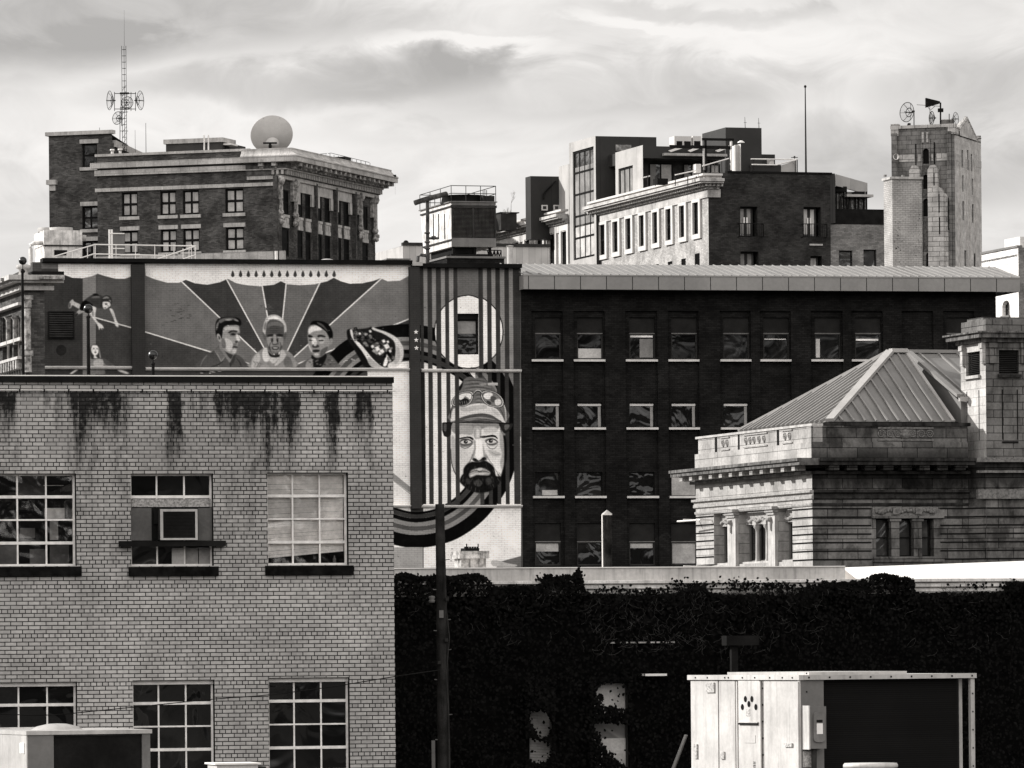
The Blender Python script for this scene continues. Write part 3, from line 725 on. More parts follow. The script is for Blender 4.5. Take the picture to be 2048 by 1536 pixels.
# ivy
plain('ivy_leaf', .007, .9, .5, 8, spec=.02); plain('ivy_stem', .06, .9, .5, 8, spec=.05)
random.seed(11)
hole_p = [smooth([(1062, 1428), (1085, 1424), (1102, 1445), (1095, 1468), (1078, 1472), (1068, 1455), (1060, 1440)], 3), smooth([(1058, 1478), (1080, 1482), (1098, 1492), (1094, 1518), (1072, 1524), (1054, 1512), (1052, 1494)], 3),
          smooth([(1214, 1368), (1238, 1366), (1250, 1372), (1252, 1416), (1230, 1412), (1204, 1408), (1208, 1392), (1196, 1384)], 3),
          smooth([(1192, 1452), (1230, 1450), (1258, 1458), (1260, 1500), (1254, 1530), (1226, 1508), (1210, 1490), (1198, 1468)], 3), smooth([(1262, 1390), (1282, 1396), (1284, 1416), (1268, 1410)], 3)]
def grow(P_, k=1.18):
    cx = sum(a for a, b in P_) / len(P_); cy = sum(b for a, b in P_) / len(P_); return [(cx + (a - cx) * k, cy + (b - cy) * k) for a, b in P_]
hole_p = [grow(h_) for h_ in hole_p]
def inside(x, y, poly):
    c = False
    for (x1, y1), (x2, y2) in zip(poly, poly[1:] + poly[:1]):
        if (y1 > y) != (y2 > y) and x < (x2 - x1) * (y - y1) / (y2 - y1) + x1: c = not c
    return c
top = smooth([(784, 1162), (800, 1148), (826, 1152), (850, 1158), (880, 1153), (905, 1156), (935, 1150), (965, 1152), (985, 1168), (990, 1176), (1010, 1174), (1035, 1172), (1062, 1174), (1085, 1168), (1108, 1158), (1128, 1151), (1150, 1155),
              (1160, 1148), (1168, 1172), (1176, 1188), (1230, 1191), (1290, 1192), (1330, 1190), (1350, 1188), (1375, 1180), (1396, 1176), (1420, 1186), (1440, 1191), (1500, 1191), (1560, 1191), (1600, 1189), (1640, 1180), (1680, 1168),
              (1710, 1164), (1735, 1158), (1752, 1151), (1775, 1150), (1800, 1156), (1826, 1160), (1830, 1180), (1840, 1189), (1900, 1187), (1980, 1187), (2010, 1182), (2030, 1172), (2060, 1164), (2090, 1160)], 3, False)
def topy(px):
    for (a, b), (c, d) in zip(top, top[1:]):
        if a <= px <= c: return b + (d - b) * (px - a) / max(c - a, 1e-6)
    return 1190
lf = M(); ns = 0
def leaf(x, y, z, s):
    a = random.uniform(0, 6.28); t_ = random.uniform(-.7, .7); q = random.uniform(-.6, .6)
    u = Vector((math.cos(a), t_ * .5, math.sin(a))).normalized(); v = Vector((-math.sin(a), q, math.cos(a))).normalized()
    c = Vector((x, y, z)); P_ = [c - u * s, c - v * s * .75 - u * .3 * s, c + u * s * .3 - v * s * .6, c + u * s * 1.1, c + u * s * .3 + v * s * .6, c + v * s * .75 - u * .3 * s]
    lf.add([tuple(p_) for p_ in P_], [(0, 1, 2, 3, 4, 5)])
for i in range(39000):
    px = random.uniform(780, 2090); ty = topy(px)
    if i > 30000: px = random.choice((random.uniform(1052, 1110), random.uniform(1180, 1264)))
    py = ty + random.expovariate(1 / 22.) - random.uniform(0, 3) if random.random() < .35 and i < 30000 else random.uniform(ty if i < 30000 else 1355, 1590)
    if py > 1590: continue
    if any(inside(px + random.gauss(0, 2.2), py + random.gauss(0, 2.2), h_) for h_ in hole_p) and random.random() > .012: continue
    dpt = random.uniform(-.42, -.08) - .12 * math.sin(px * .05) * math.cos(py * .06)
    x, z = f(px, py, dpt); leaf(x, dpt, z, random.uniform(.022, .05))
for cx, cy, rx, ry, n_ in ((1156, 1150, 7, 9, 120), (1660, 1176, 22, 12, 300), (1620, 1182, 16, 8, 200), (1300, 1184, 30, 6, 90), (1230, 1180, 40, 8, 60), (1480, 1172, 60, 12, 150), (1360, 1170, 16, 10, 60), (1395, 1176, 14, 10, 150), (1560, 1178, 50, 12, 220),
                           (2030, 1172, 20, 10, 220), (1950, 1170, 30, 6, 30), (1100, 1160, 20, 8, 200), (860, 1156, 60, 5, 200)):
    for i in range(n_):
        px, py = random.gauss(cx, rx * .6), random.gauss(cy, ry * .6); x, z = f(px, py, -.24); leaf(x, -.24 + random.uniform(-.08, .08), z, random.uniform(.02, .045))
iv = lf.build('ivy', 'ivy_leaf'); place(iv, IB); tag(iv, 'dense black ivy leaves covering the wall below the white parapet', 'ivy', kind='stuff')
stm = M()
for i in range(400):
    px = random.choice([random.uniform(1180, 1420), random.uniform(1180, 1650), random.uniform(800, 2080)]); py = topy(px) + random.uniform(4, 110) ** 1.0; a = random.uniform(-2.6, -.5); pp = []
    for k_ in range(random.randint(4, 9)):
        x, z = f(px, py, -.45); pp.append((x, -.43 + random.uniform(-.04, .02), z)); px += math.cos(a) * 4; py += math.sin(a) * -3.2; a += random.uniform(-.6, .6)
    stm.tube(pp, .0035, 3, .0022, False)
for i in range(230):     # bare runners reaching over the white cornice
    px = random.choice([random.uniform(1180, 1250), random.uniform(1330, 1420), random.uniform(1450, 1640), random.uniform(1880, 1960), random.uniform(1180, 1640)]); py = 1192.; a = random.uniform(.3, 2.8); pp = []
    for k_ in range(random.randint(3, 9)):
        x, z = f(px, py, -.26); pp.append((x, -.26, z)); px += math.cos(a) * 5; py -= abs(math.sin(a)) * 3.4; a += random.uniform(-.7, .7)
    stm.tube(pp, .0065, 3, .003, False)
sm_ = stm.build('ivy_runners', 'ivy_stem'); place(sm_, IB); tag(sm_, 'bare ivy runners straggling over the dark wall and white cornice', 'ivy', kind='stuff')

# chimneys on that roof
plain('stained_render', .30, .9, .7, 6, streak=.9)
CH = F(953, 1140, 131, 16)
ch = thing('chimney', "squat stained chimney with black jagged crown just right of the wooden pole", 'chimney', CH)
f2 = CH.f; zb_ = zc1 - .3
M().box(f2(923, 1130)[0], f2(972, 1130)[0], 0, .6, zb_, f2(950, 1117)[1]).build('stack', 'stained_render', ch)
M().box(f2(917, 1110)[0], f2(977, 1110)[0], -.08, .68, f2(950, 1117)[1], f2(950, 1102)[1]).build('cap', 'stained_render', ch)
cr_ = M().box(f2(933, 1098)[0], f2(961, 1098)[0], .1, .5, f2(950, 1102)[1], f2(950, 1096)[1])
for px in (938, 961): x, z = f2(px, 1087); cr_.tube([(x, .2, z - .12), (x, .2, z)], .015, 5)
for px in range(934, 962, 5): x, z = f2(px, 1094); cr_.box(x - .015, x + .015, .12, .2, z - .03, z + .01)
cr_.build('crown', 'black_metal', ch)
CP = F(1214, 1080, 138, 16)
cp_ = thing('flue', "round sooty flue pipe with pale conical cap before the dark brick wing", 'flue', CP)
f2 = CP.f; x0, z0 = f2(1214, 1029); r_ = (f2(1223, 1030)[0] - f2(1206, 1030)[0]) / 2
plain('flue_soot', .012, .8, .8, 3, streak=.9)
M().lathe([(r_, zb_), (r_, z0)], x0, 0, 20).build('pipe', 'flue_soot', cp_)
M().lathe([(r_ * .9, z0 - .02), (r_ * 1.18, z0 - .01), (r_ * 1.18, z0 + .015), (.01, f2(1213, 1020)[1])], x0, 0, 20).build('cap', 'light_metal', cp_)
M().tube([(x0 - r_ - .015, 0, zb_), (x0 - r_ - .015, 0, z0)], .016, 6).build('sunlit_edge', 'white_paint', cp_)  # slim white tube added as the bright sunlit edge of the flue
cs = M(); y_, z_ = CP.f(1200, 1132); 
rl = F(1390, 1110, 140, 0)

# ================================================================ mural building with the dark brick wing
MBF = F(1040, 800, 220, 13)
mb = thing('mural_building', "long brick block, left half painted with a portrait mural, right half dark brick", 'building', MBF)
f = MBF.f
m, t, p, cb = brick('mural_brick', .02, .0, .22, .072, .006, 0, blotch=.05, bump=.25)
at = t.node('ShaderNodeAttribute'); at.attribute_name = 'Col'
bt = [n_ for n_ in t.n if n_.type == 'TEX_BRICK'][0]
nn = t.noise(uvn(t), 1.1, 5, .65); nf = t.noise(uvn(t), 7, 4, .6)
k_ = t.math('MULTIPLY', t.mapr(bt.outputs['Fac'], 0, 1, 1.0, .62), t.math('MULTIPLY', t.mapr(nn, .3, .7, .88, 1.08), t.mapr(nf, .3, .7, .93, 1.05)))
ch_ = t.mapr(t.noise(uvn(t), 1.7, 6, .75, .5), .70, .76, 1.0, .55)      # flaking patches
k_ = t.math('MULTIPLY', k_, ch_)
t.l.new(t.mix(1.0, at.outputs['Color'], t.comb(k_, k_, k_), 'MULTIPLY'), p.inputs['Base Color'])
brick('dark_brick', .014, .006, .22, .072, .007, .28, blotch=.35)
brick('maroon_brick', .05, .03, .22, .072, .006, .12, blotch=.15)
plain('panel_dark', .02, .6, .2, 2)
plain('stone_band', .62, .7, .12, 2, streak=.15); plain('fascia_metal', .25, .4, .12, .5, spec=.5)
pleat('roof_metal', .21, .56, .42, 0, dark=.0, spec=.6)
xL, xm = f(66, 640)[0], f(1041, 640)[0]
zT = f(500, 527)[1]; zT2 = f(940, 536)[1]
xc = f(1992, 640)[0]; zD = f(1400, 575)[1]
xp = f(843, 640)[0]
# painted wall
MW = f(915, 660)[0], f(957, 660)[0], f(936, 709)[1], f(936, 627)[1]
LV = f(98, 670)[0], f(146, 670)[0], f(120, 675)[1], f(120, 625)[1]
w_ = M(); w_.cc = g(72); w_.wall(xL, xm, 0, zT2, [MW], 0, .3); w_.box(xL, xp, 0.001, .4, zT2 + .001, zT)
w_.cc = g(70); w_.poly([(xL, 0, 0), (xL, 30, 0), (xL, 30, zT2), (xL, 0, zT2)]); w_.poly([(xL, 30, 0), (xm, 30, 0), (xm, 30, zT2 - .2), (xL, 30, zT2 - .2)])
w_.build('wall', 'mural_brick', mb)
M().box(xL, xm, .4, 30, zT2 - .5, zT2 - .3).build('roof', 'gravel_roof', mb)
# ---- mural, in layers of paint
import numpy as np
GX0, GY0, GW, GH = 60, 520, 990, 640
IMG = np.full((GH, GW), 72.0); SOFT = [0.0]
def cover(pts):
    """share of each one-pixel paint cell that a polygon covers (scanlines, 3 to a cell)"""
    P = np.array(pts, float) - (GX0, GY0); y0, y1 = int(max(0, math.floor(P[:, 1].min()))), int(min(GH, math.ceil(P[:, 1].max()) + 1)); x0, x1 = int(max(0, math.floor(P[:, 0].min()))), int(min(GW, math.ceil(P[:, 0].max()) + 1))
    if y1 <= y0 or x1 <= x0: return None
    pad = 4 if SOFT[0] else 0
    Y0, Y1, X0, X1 = max(0, y0 - pad), min(GH, y1 + pad), max(0, x0 - pad), min(GW, x1 + pad)
    C = np.zeros((Y1 - Y0, X1 - X0)); A = P; Bq = np.roll(P, -1, 0); edges = np.arange(X0, X1)
    for iy in range(y0, y1):
        for k in (1 / 6., .5, 5 / 6.):
            y = iy + k; m_ = (A[:, 1] > y) != (Bq[:, 1] > y)
            if not m_.any(): continue
            xs = np.sort(A[m_, 0] + (y - A[m_, 1]) * (Bq[m_, 0] - A[m_, 0]) / (Bq[m_, 1] - A[m_, 1]))
            for u, v in zip(xs[::2], xs[1::2]): C[iy - Y0] += np.clip(np.minimum(v, edges + 1) - np.maximum(u, edges), 0, 1) / 3.
    if SOFT[0]:
        r = SOFT[0]; k = np.exp(-np.arange(-3, 4) ** 2 / (2 * r * r)); k /= k.sum()
        C = np.apply_along_axis(lambda q: np.convolve(q, k, 'same'), 0, C) if C.shape[0] > 7 else C
        C = np.apply_along_axis(lambda q: np.convolve(q, k, 'same'), 1, C) if C.shape[1] > 7 else C
    return C, Y0, Y1, X0, X1
def paint(pts, s, sm=0, xf=None):
    if xf: pts = [xf(*q) for q in pts]
    if sm: pts = smooth(pts, sm)
    r = cover(pts)
    if r: C, a, b, c, d = r; IMG[a:b, c:d] = IMG[a:b, c:d] * (1 - C) + s * C
def line(a, b, wd, s, xf=None):
    if xf: a, b = xf(*a), xf(*b)
    dx, dy = b[0] - a[0], b[1] - a[1]; L = math.hypot(dx, dy) or 1; nx, ny = -dy / L * wd / 2, dx / L * wd / 2
    paint([(a[0] + nx, a[1] + ny), (b[0] + nx, b[1] + ny), (b[0] - nx, b[1] - ny), (a[0] - nx, a[1] - ny)], s)
def stroke(pts, wd, s, xf=None, taper=True):
    if xf: pts = [xf(*q) for q in pts]
    pts = smooth(pts, 3, False); n = len(pts); Lf, Rt = [], []
    for i, q in enumerate(pts):
        a, b = pts[max(i - 1, 0)], pts[min(i + 1, n - 1)]; dx, dy = b[0] - a[0], b[1] - a[1]; L = math.hypot(dx, dy) or 1
        h_ = wd / 2 * ((math.sin(math.pi * (i + .6) / (n + .2)) * .8 + .2) if taper else 1); Lf.append((q[0] - dy / L * h_, q[1] + dx / L * h_)); Rt.append((q[0] + dy / L * h_, q[1] - dx / L * h_))
    paint(Lf + Rt[::-1], s)
def ell(cx, cy, rx, ry, s, xf=None, rot=0, n=28):
    c, d = math.cos(rot), math.sin(rot)
    paint([(cx + rx * math.cos(a) * c - ry * math.sin(a) * d, cy + rx * math.cos(a) * d + ry * math.sin(a) * c) for a in [2 * math.pi * i / n for i in range(n)]], s, xf=xf)
C0 = (555, 745)
# left panel
paint([(66, 552), (166, 552), (166, 750), (66, 750)], 62); paint([(122, 552), (166, 552), (166, 615), (122, 600)], 60)
paint([(166, 540), (192, 540), (192, 750), (166, 750)], 122)
paint([(192, 540), (264, 540), (264, 656), (195, 637), (192, 636)], 84); paint([(192, 636), (264, 656), (264, 750), (192, 750)], 68)
line((190, 635.5), (264, 656), 2.6, 190)
ell(123, 701, 10.5, 10.8, 45)
def scal(xs, ytop, yb, s=218):     # scalloped valance
    pts = [(xs[0], ytop), (xs[-1], ytop)] if True else 0
    low = []
    for a, b in zip(xs[::-1], xs[::-1][1:]):
        for i in range(9):
            t_ = i / 8; low.append((a + (b - a) * t_, yb + 9 * math.sin(math.pi * t_) - 2))
    paint([(xs[0], ytop)] + [(xs[-1], ytop)] + low, s)
paint([(82, 527), (118, 527), (118, 538), (82, 538)], 110)
paint([(117, 528), (264, 529), (264, 553), (250, 558), (232, 558), (212, 553), (196, 548), (184, 553), (165, 557), (145, 556), (123, 548), (117, 543)], 214)
# main panel: sunburst
paint([(290, 536), (822, 536), (822, 750), (290, 750)], 72)
rays = [((290, 664), 'mid0'), ((360, 560), ''), ((452, 556), ''), ((522, 556), ''), ((574, 556), ''), ((645, 556), ''), ((765, 556), ''), ((822, 637), ''), ((822, 745), '')]
paint([C0, (290, 664), (290, 540), (345, 540), (360, 560)], 106)
paint([C0, (360, 560), (360, 540), (452, 540), (452, 556)], 66)
paint([C0, (452, 556), (452, 540), (522, 540), (522, 556)], 108)
paint([C0, (522, 556), (522, 540), (574, 540), (574, 556)], 66)
paint([C0, (574, 556), (574, 540), (645, 540), (645, 556)], 104)
paint([C0, (645, 556), (645, 540), (765, 540), (765, 556)], 66)
paint([C0, (765, 556), (765, 540), (822, 540), (822, 637)], 112)
for q in ((290, 664), (360, 560), (452, 556), (522, 556), (574, 556), (645, 556), (765, 556), (822, 637)): line(q, (C0[0] + (q[0] - C0[0]) * .12, C0[1] + (q[1] - C0[1]) * .12), 2.6, 205)
low = [(822, 550), (800, 562), (775, 563), (762, 557), (748, 562), (725, 567), (700, 568), (682, 563), (668, 556), (655, 563), (630, 569), (600, 571), (575, 569), (562, 563), (548, 570), (520, 573), (495, 571), (473, 567), (456, 558), (440, 565), (415, 570),
       (390, 567), (372, 560), (358, 566), (335, 566), (310, 559), (292, 552)]
paint([(290, 527), (822, 530)] + low, 216)
for i in range(14):
    x = 466 + i * 15.6; paint([(x, 541), (x + 3, 548), (x + 3.4, 552), (x, 555), (x - 3.4, 552), (x - 3, 548)], 70, 2)
# ribbon
cen = smooth([(640, 790), (668, 752), (700, 717), (745, 692), (790, 684), (822, 683), (860, 689), (905, 706), (950, 735), (983, 775), (1001, 830), (1004, 890), (988, 955), (950, 1010), (908, 1043), (868, 1058), (824, 1062), (780, 1052), (740, 1035)], 6, False)
nr = []
for i, q in enumerate(cen):
    a, b = cen[max(i - 1, 0)], cen[min(i + 1, len(cen) - 1)]; dx, dy = b[0] - a[0], b[1] - a[1]; L = math.hypot(dx, dy); nr.append((dy / L, -dx / L))
RIB = [(34, 8, 22), (8, 0, 128), (0, -9, 82), (-9, -17, 128), (-17, -25, 22), (-25, -33, 62), (-33, -38, 24)]
def ribbon(i0, i1, bands=RIB):
    for a, b, s in bands:
        P1 = [(cen[i][0] + nr[i][0] * a, cen[i][1] + nr[i][1] * a) for i in range(i0, i1)]; P2 = [(cen[i][0] + nr[i][0] * b, cen[i][1] + nr[i][1] * b) for i in range(i0, i1)]
        paint(P1 + P2[::-1], s)
i822 = min(i for i, q in enumerate(cen) if q[0] > 836); ilow = [i for i, q in enumerate(cen) if q[1] > 900][0]
# lower white field first, then the band, then people
paint([(735, 722), (770, 728), (822, 722), (822, 1150), (740, 1150)], 214)
ribbon(0, i822)
cr1 = lambda x, y: (380 + x / 4.267, 600 + y / 4.267)
def blobs(lst, xf):
    for it in lst:
        pts, s = it[0], it[1]; paint(pts, s, it[2] if len(it) > 2 else 3, xf)
SOFT[0] = .75
# first man, looking right
blobs([([(62, 578), (95, 515), (150, 462), (212, 432), (240, 398), (262, 380), (300, 420), (350, 500), (388, 465), (440, 490), (468, 525), (482, 578)], 78, 2),
       ([(255, 365), (292, 350), (340, 440), (375, 462), (362, 500), (345, 540), (305, 490), (255, 435)], 118),
       ([(300, 430), (340, 458), (368, 470), (350, 505), (318, 470)], 58),
       ([(270, 330), (266, 262), (285, 235), (320, 222), (370, 218), (415, 215), (424, 245), (428, 280), (418, 300), (430, 345), (412, 360), (410, 385), (402, 405), (400, 440), (380, 462), (345, 458), (305, 440), (272, 400)], 138),
       ([(275, 250), (330, 232), (400, 232), (420, 262), (400, 270), (330, 255), (285, 275)], 170), ([(340, 280), (372, 272), (400, 280), (398, 305), (365, 312), (345, 306)], 106), ([(330, 276), (362, 260), (404, 266), (402, 276), (364, 272), (334, 286)], 36), ([(350, 294), (370, 286), (392, 294), (370, 302)], 24),
       ([(405, 290), (420, 285), (422, 300), (410, 306)], 60), ([(395, 300), (412, 300), (430, 345), (415, 352), (398, 340)], 190), ([(384, 356), (404, 350), (412, 360), (396, 370)], 56), ([(372, 375), (395, 372), (402, 385), (376, 390)], 100),
       ([(352, 400), (380, 392), (408, 402), (402, 412), (378, 410), (360, 412)], 58), ([(300, 330), (340, 340), (368, 380), (350, 440), (318, 430), (295, 380)], 172), ([(365, 425), (398, 425), (388, 455), (368, 455)], 170),
       ([(275, 330), (300, 345), (310, 400), (290, 415), (272, 395)], 100),
       ([(222, 300), (218, 240), (222, 195), (245, 160), (300, 148), (345, 147), (395, 150), (432, 172), (440, 205), (428, 222), (390, 212), (345, 214), (300, 226), (285, 250), (278, 300), (268, 335), (255, 300), (235, 290), (230, 320)], 30),
       ([(248, 175), (300, 155), (370, 153), (400, 165), (350, 175), (300, 180), (260, 200)], 96), ([(300, 170), (340, 162), (360, 172), (330, 178)], 150), ([(375, 170), (400, 168), (420, 185), (395, 182)], 140), ([(225, 220), (240, 190), (250, 195), (236, 240), (226, 265)], 110),
       ([(232, 300), (245, 290), (262, 310), (268, 345), (258, 362), (244, 345), (234, 325)], 150), ([(244, 310), (256, 318), (258, 340), (250, 335)], 55),
       ([(212, 432), (240, 398), (252, 410), (300, 485), (270, 530), (235, 480)], 100, 1), ([(340, 545), (372, 478), (392, 465), (385, 520), (350, 572)], 60, 1)], cr1)
stroke([(212, 434), (245, 480), (268, 530)], 1.2, 160, cr1); stroke([(268, 530), (300, 486)], 1.2, 160, cr1); stroke([(150, 470), (110, 520), (90, 572)], 1.2, 130, cr1); stroke([(345, 575), (345, 530)], 1.0, 30, cr1); stroke([(290, 520), (240, 555), (180, 572)], 2.5, 50, cr1); stroke([(400, 500), (430, 540), (440, 575)], 2.2, 50, cr1)
# the older man
blobs([([(508, 578), (520, 530), (545, 480), (600, 432), (640, 412), (700, 480), (780, 470), (800, 425), (868, 458), (898, 512), (908, 578)], 128, 2),
       ([(540, 500), (590, 450), (600, 520), (560, 575), (525, 575)], 165), ([(820, 480), (860, 500), (880, 575), (820, 575), (800, 530)], 100), ([(650, 480), (700, 555), (780, 480), (765, 560), (740, 578), (680, 578), (655, 520)], 118, 2),
       ([(665, 440), (690, 470), (770, 470), (775, 430), (790, 460), (745, 520), (710, 545), (670, 500)], 175, 2), ([(668, 438), (700, 470), (770, 465), (772, 440), (765, 488), (700, 490), (676, 470)], 40, 2),
       ([(627, 420), (660, 410), (668, 470), (678, 520), (640, 530), (618, 480)], 190, 2), ([(772, 440), (795, 425), (822, 470), (800, 510), (745, 560), (722, 556), (770, 490)], 172, 2),
       ([(650, 200), (700, 170), (760, 168), (800, 205), (810, 260), (806, 330), (796, 385), (778, 430), (745, 455), (715, 460), (690, 445), (668, 400), (652, 330), (648, 260)], 84),
       ([(684, 395), (700, 380), (760, 380), (778, 400), (765, 440), (735, 458), (705, 452), (688, 425)], 122), ([(655, 320), (690, 330), (705, 370), (690, 400), (668, 390)], 135), ([(755, 335), (795, 320), (798, 370), (780, 400), (758, 372)], 130),
       ([(660, 215), (700, 190), (760, 190), (795, 215), (780, 235), (720, 222), (668, 240)], 105), ([(712, 300), (735, 300), (745, 350), (750, 368), (722, 376), (704, 362)], 140), ([(695, 340), (712, 330), (708, 362), (698, 366)], 50), ([(740, 335), (756, 340), (752, 366), (744, 360)], 45),
       ([(702, 404), (730, 400), (760, 404), (754, 422), (728, 426), (706, 422)], 40), ([(708, 408), (730, 405), (754, 408), (748, 415), (728, 417), (712, 415)], 180), ([(662, 300), (700, 292), (715, 302), (700, 312), (668, 318)], 45), ([(738, 300), (760, 290), (795, 298), (788, 315), (752, 312)], 45), ([(672, 318), (704, 316), (700, 326), (676, 328)], 150), ([(748, 316), (785, 318), (778, 328), (752, 326)], 150),
       ([(622, 262), (632, 205), (655, 150), (700, 128), (750, 133), (795, 165), (822, 215), (826, 275), (814, 300), (806, 270), (802, 215), (765, 180), (715, 168), (672, 178), (655, 215), (648, 270), (640, 310), (630, 290)], 178),
       ([(660, 165), (700, 145), (750, 148), (790, 180), (750, 165), (700, 162)], 220), ([(630, 240), (645, 190), (655, 200), (645, 260)], 120), ([(620, 275), (634, 285), (646, 310), (648, 345), (634, 340), (624, 310)], 90), ([(810, 285), (824, 275), (824, 315), (812, 345), (804, 330)], 85)], cr1)
for yy in (228, 245, 262, 276): stroke([(668, yy + 6), (700, yy), (740, yy), (790, yy + 6)], 1.0, 50, cr1)
stroke([(690, 365), (680, 400), (690, 430)], 1.4, 45, cr1); stroke([(768, 360), (780, 395), (768, 430)], 1.4, 45, cr1); stroke([(705, 440), (735, 452), (758, 440)], 1.3, 90, cr1); stroke([(700, 375), (725, 384), (755, 375)], 1.2, 40, cr1)
for a_ in (0, 1, 2): stroke([(540 + a_ * 22, 520 + a_ * 10), (560 + a_ * 25, 545), (550 + a_ * 22, 575)], 1.6, 95, cr1)
# the woman
blobs([([(932, 578), (965, 532), (1030, 492), (1065, 478), (1100, 500), (1160, 465), (1205, 472), (1240, 510), (1265, 545), (1275, 578)], 92, 2), ([(1040, 470), (1060, 485), (1100, 498), (1150, 460), (1170, 480), (1150, 530), (1120, 575), (1060, 575), (1040, 520)], 35), ([(1000, 530), (1040, 500), (1050, 570), (990, 575)], 130),
       ([(1010, 250), (1030, 222), (1060, 212), (1110, 222), (1160, 258), (1188, 310), (1192, 370), (1180, 420), (1150, 465), (1110, 490), (1080, 495), (1060, 480), (1038, 440), (1014, 385), (1005, 320)], 132),
       ([(1014, 255), (1040, 228), (1090, 225), (1130, 250), (1110, 262), (1060, 268), (1020, 290)], 205), ([(1040, 330), (1075, 330), (1085, 380), (1062, 395), (1045, 375)], 200), ([(1100, 330), (1150, 335), (1140, 370), (1110, 372)], 165), ([(1012, 300), (1040, 306), (1050, 318), (1030, 322), (1012, 318)], 30), ([(1090, 305), (1120, 298), (1160, 312), (1150, 320), (1115, 315), (1095, 320)], 40),
       ([(1018, 340), (1048, 345), (1046, 352), (1022, 350)], 25, 1), ([(1098, 345), (1145, 342), (1140, 352), (1104, 354)], 25, 1), ([(1045, 390), (1060, 380), (1095, 385), (1105, 400), (1085, 410), (1050, 408)], 60), ([(1056, 385), (1070, 350), (1082, 385), (1070, 396)], 178), ([(1048, 432), (1075, 424), (1110, 430), (1100, 445), (1070, 450), (1052, 444)], 42), ([(1062, 460), (1095, 456), (1100, 475), (1075, 480)], 175), ([(1010, 380), (1030, 400), (1045, 440), (1035, 445), (1018, 410)], 180), ([(1120, 430), (1170, 400), (1178, 420), (1150, 460), (1115, 485)], 88),
       ([(1032, 215), (1035, 195), (1060, 180), (1120, 182), (1170, 200), (1205, 240), (1222, 290), (1216, 335), (1195, 345), (1186, 315), (1160, 270), (1120, 240), (1080, 215), (1050, 210)], 26), ([(1090, 190), (1140, 215), (1180, 270), (1170, 268), (1130, 230), (1090, 205)], 80), ([(1192, 340), (1208, 325), (1220, 340), (1214, 375), (1198, 392), (1190, 370)], 130)], cr1)
random.seed(5)
for i in range(26):
    x, y = random.uniform(1000, 1230), random.uniform(505, 565); paint([(x, y), (x + random.uniform(8, 26), y + random.uniform(-4, 4)), (x + random.uniform(6, 20), y + random.uniform(4, 9)), (x - 3, y + 6)], random.choice((40, 60, 140, 120)), 0, cr1)
# the filled flatbread
blobs([([(1340, 290), (1342, 262), (1358, 250), (1380, 252), (1402, 300), (1440, 360), (1500, 440), (1560, 500), (1645, 575), (1500, 576), (1470, 540), (1430, 470), (1385, 400), (1350, 340)], 34),
       ([(1368, 258), (1384, 256), (1410, 310), (1470, 390), (1545, 470), (1600, 530), (1655, 576), (1565, 576), (1520, 520), (1470, 440), (1410, 365), (1378, 310)], 212), ([(1530, 490), (1600, 545), (1640, 574), (1560, 575), (1520, 530)], 160),
       ([(1390, 262), (1440, 252), (1520, 240), (1560, 232), (1640, 275), (1720, 320), (1760, 370), (1765, 450), (1750, 530), (1700, 575), (1640, 570), (1560, 500), (1480, 400), (1420, 330)], 38),
       ([(1560, 232), (1600, 250), (1660, 268), (1740, 305), (1785, 345), (1818, 400), (1826, 460), (1812, 520), (1785, 558), (1745, 576), (1690, 576), (1700, 540), (1740, 520), (1756, 450), (1750, 370), (1715, 328), (1640, 285), (1560, 255)], 192),
       ([(1760, 400), (1790, 420), (1795, 500), (1760, 550), (1740, 530), (1765, 470)], 165), ([(1650, 560), (1680, 470), (1700, 480), (1680, 560)], 225)], cr1)
for i in range(150):
    x = random.uniform(1405, 1745); y = 270 + (x - 1405) * .55 + random.uniform(-40, 80); r_ = random.uniform(8, 24); a = random.uniform(0, 3)
    if y > 545 or y < 246: continue
    paint([(x + r_ * math.cos(a), y + r_ * .6 * math.sin(a)), (x + r_ * .6 * math.cos(a + 1.3), y + r_ * math.sin(a + 1.3)), (x + r_ * math.cos(a + 2.8), y + r_ * .6 * math.sin(a + 2.8)), (x + r_ * .5 * math.cos(a + 4.4), y + r_ * .8 * math.sin(a + 4.4))], random.choice((22, 55, 90, 130, 70, 30, 110, 160)), 0, cr1)
for (x, y, q) in ((1600, 420, 26), (1640, 440, 22), (1680, 400, 28), (1655, 355, 18), (1710, 440, 14), (1560, 400, 15), (1540, 270, 14), (1450, 290, 14), (1620, 460, 16), (1690, 360, 14)):
    paint([(x - q, y - q * .4), (x + q * .3, y - q), (x + q, y + q * .2), (x - q * .1, y + q * .9)], 218, 0, cr1)
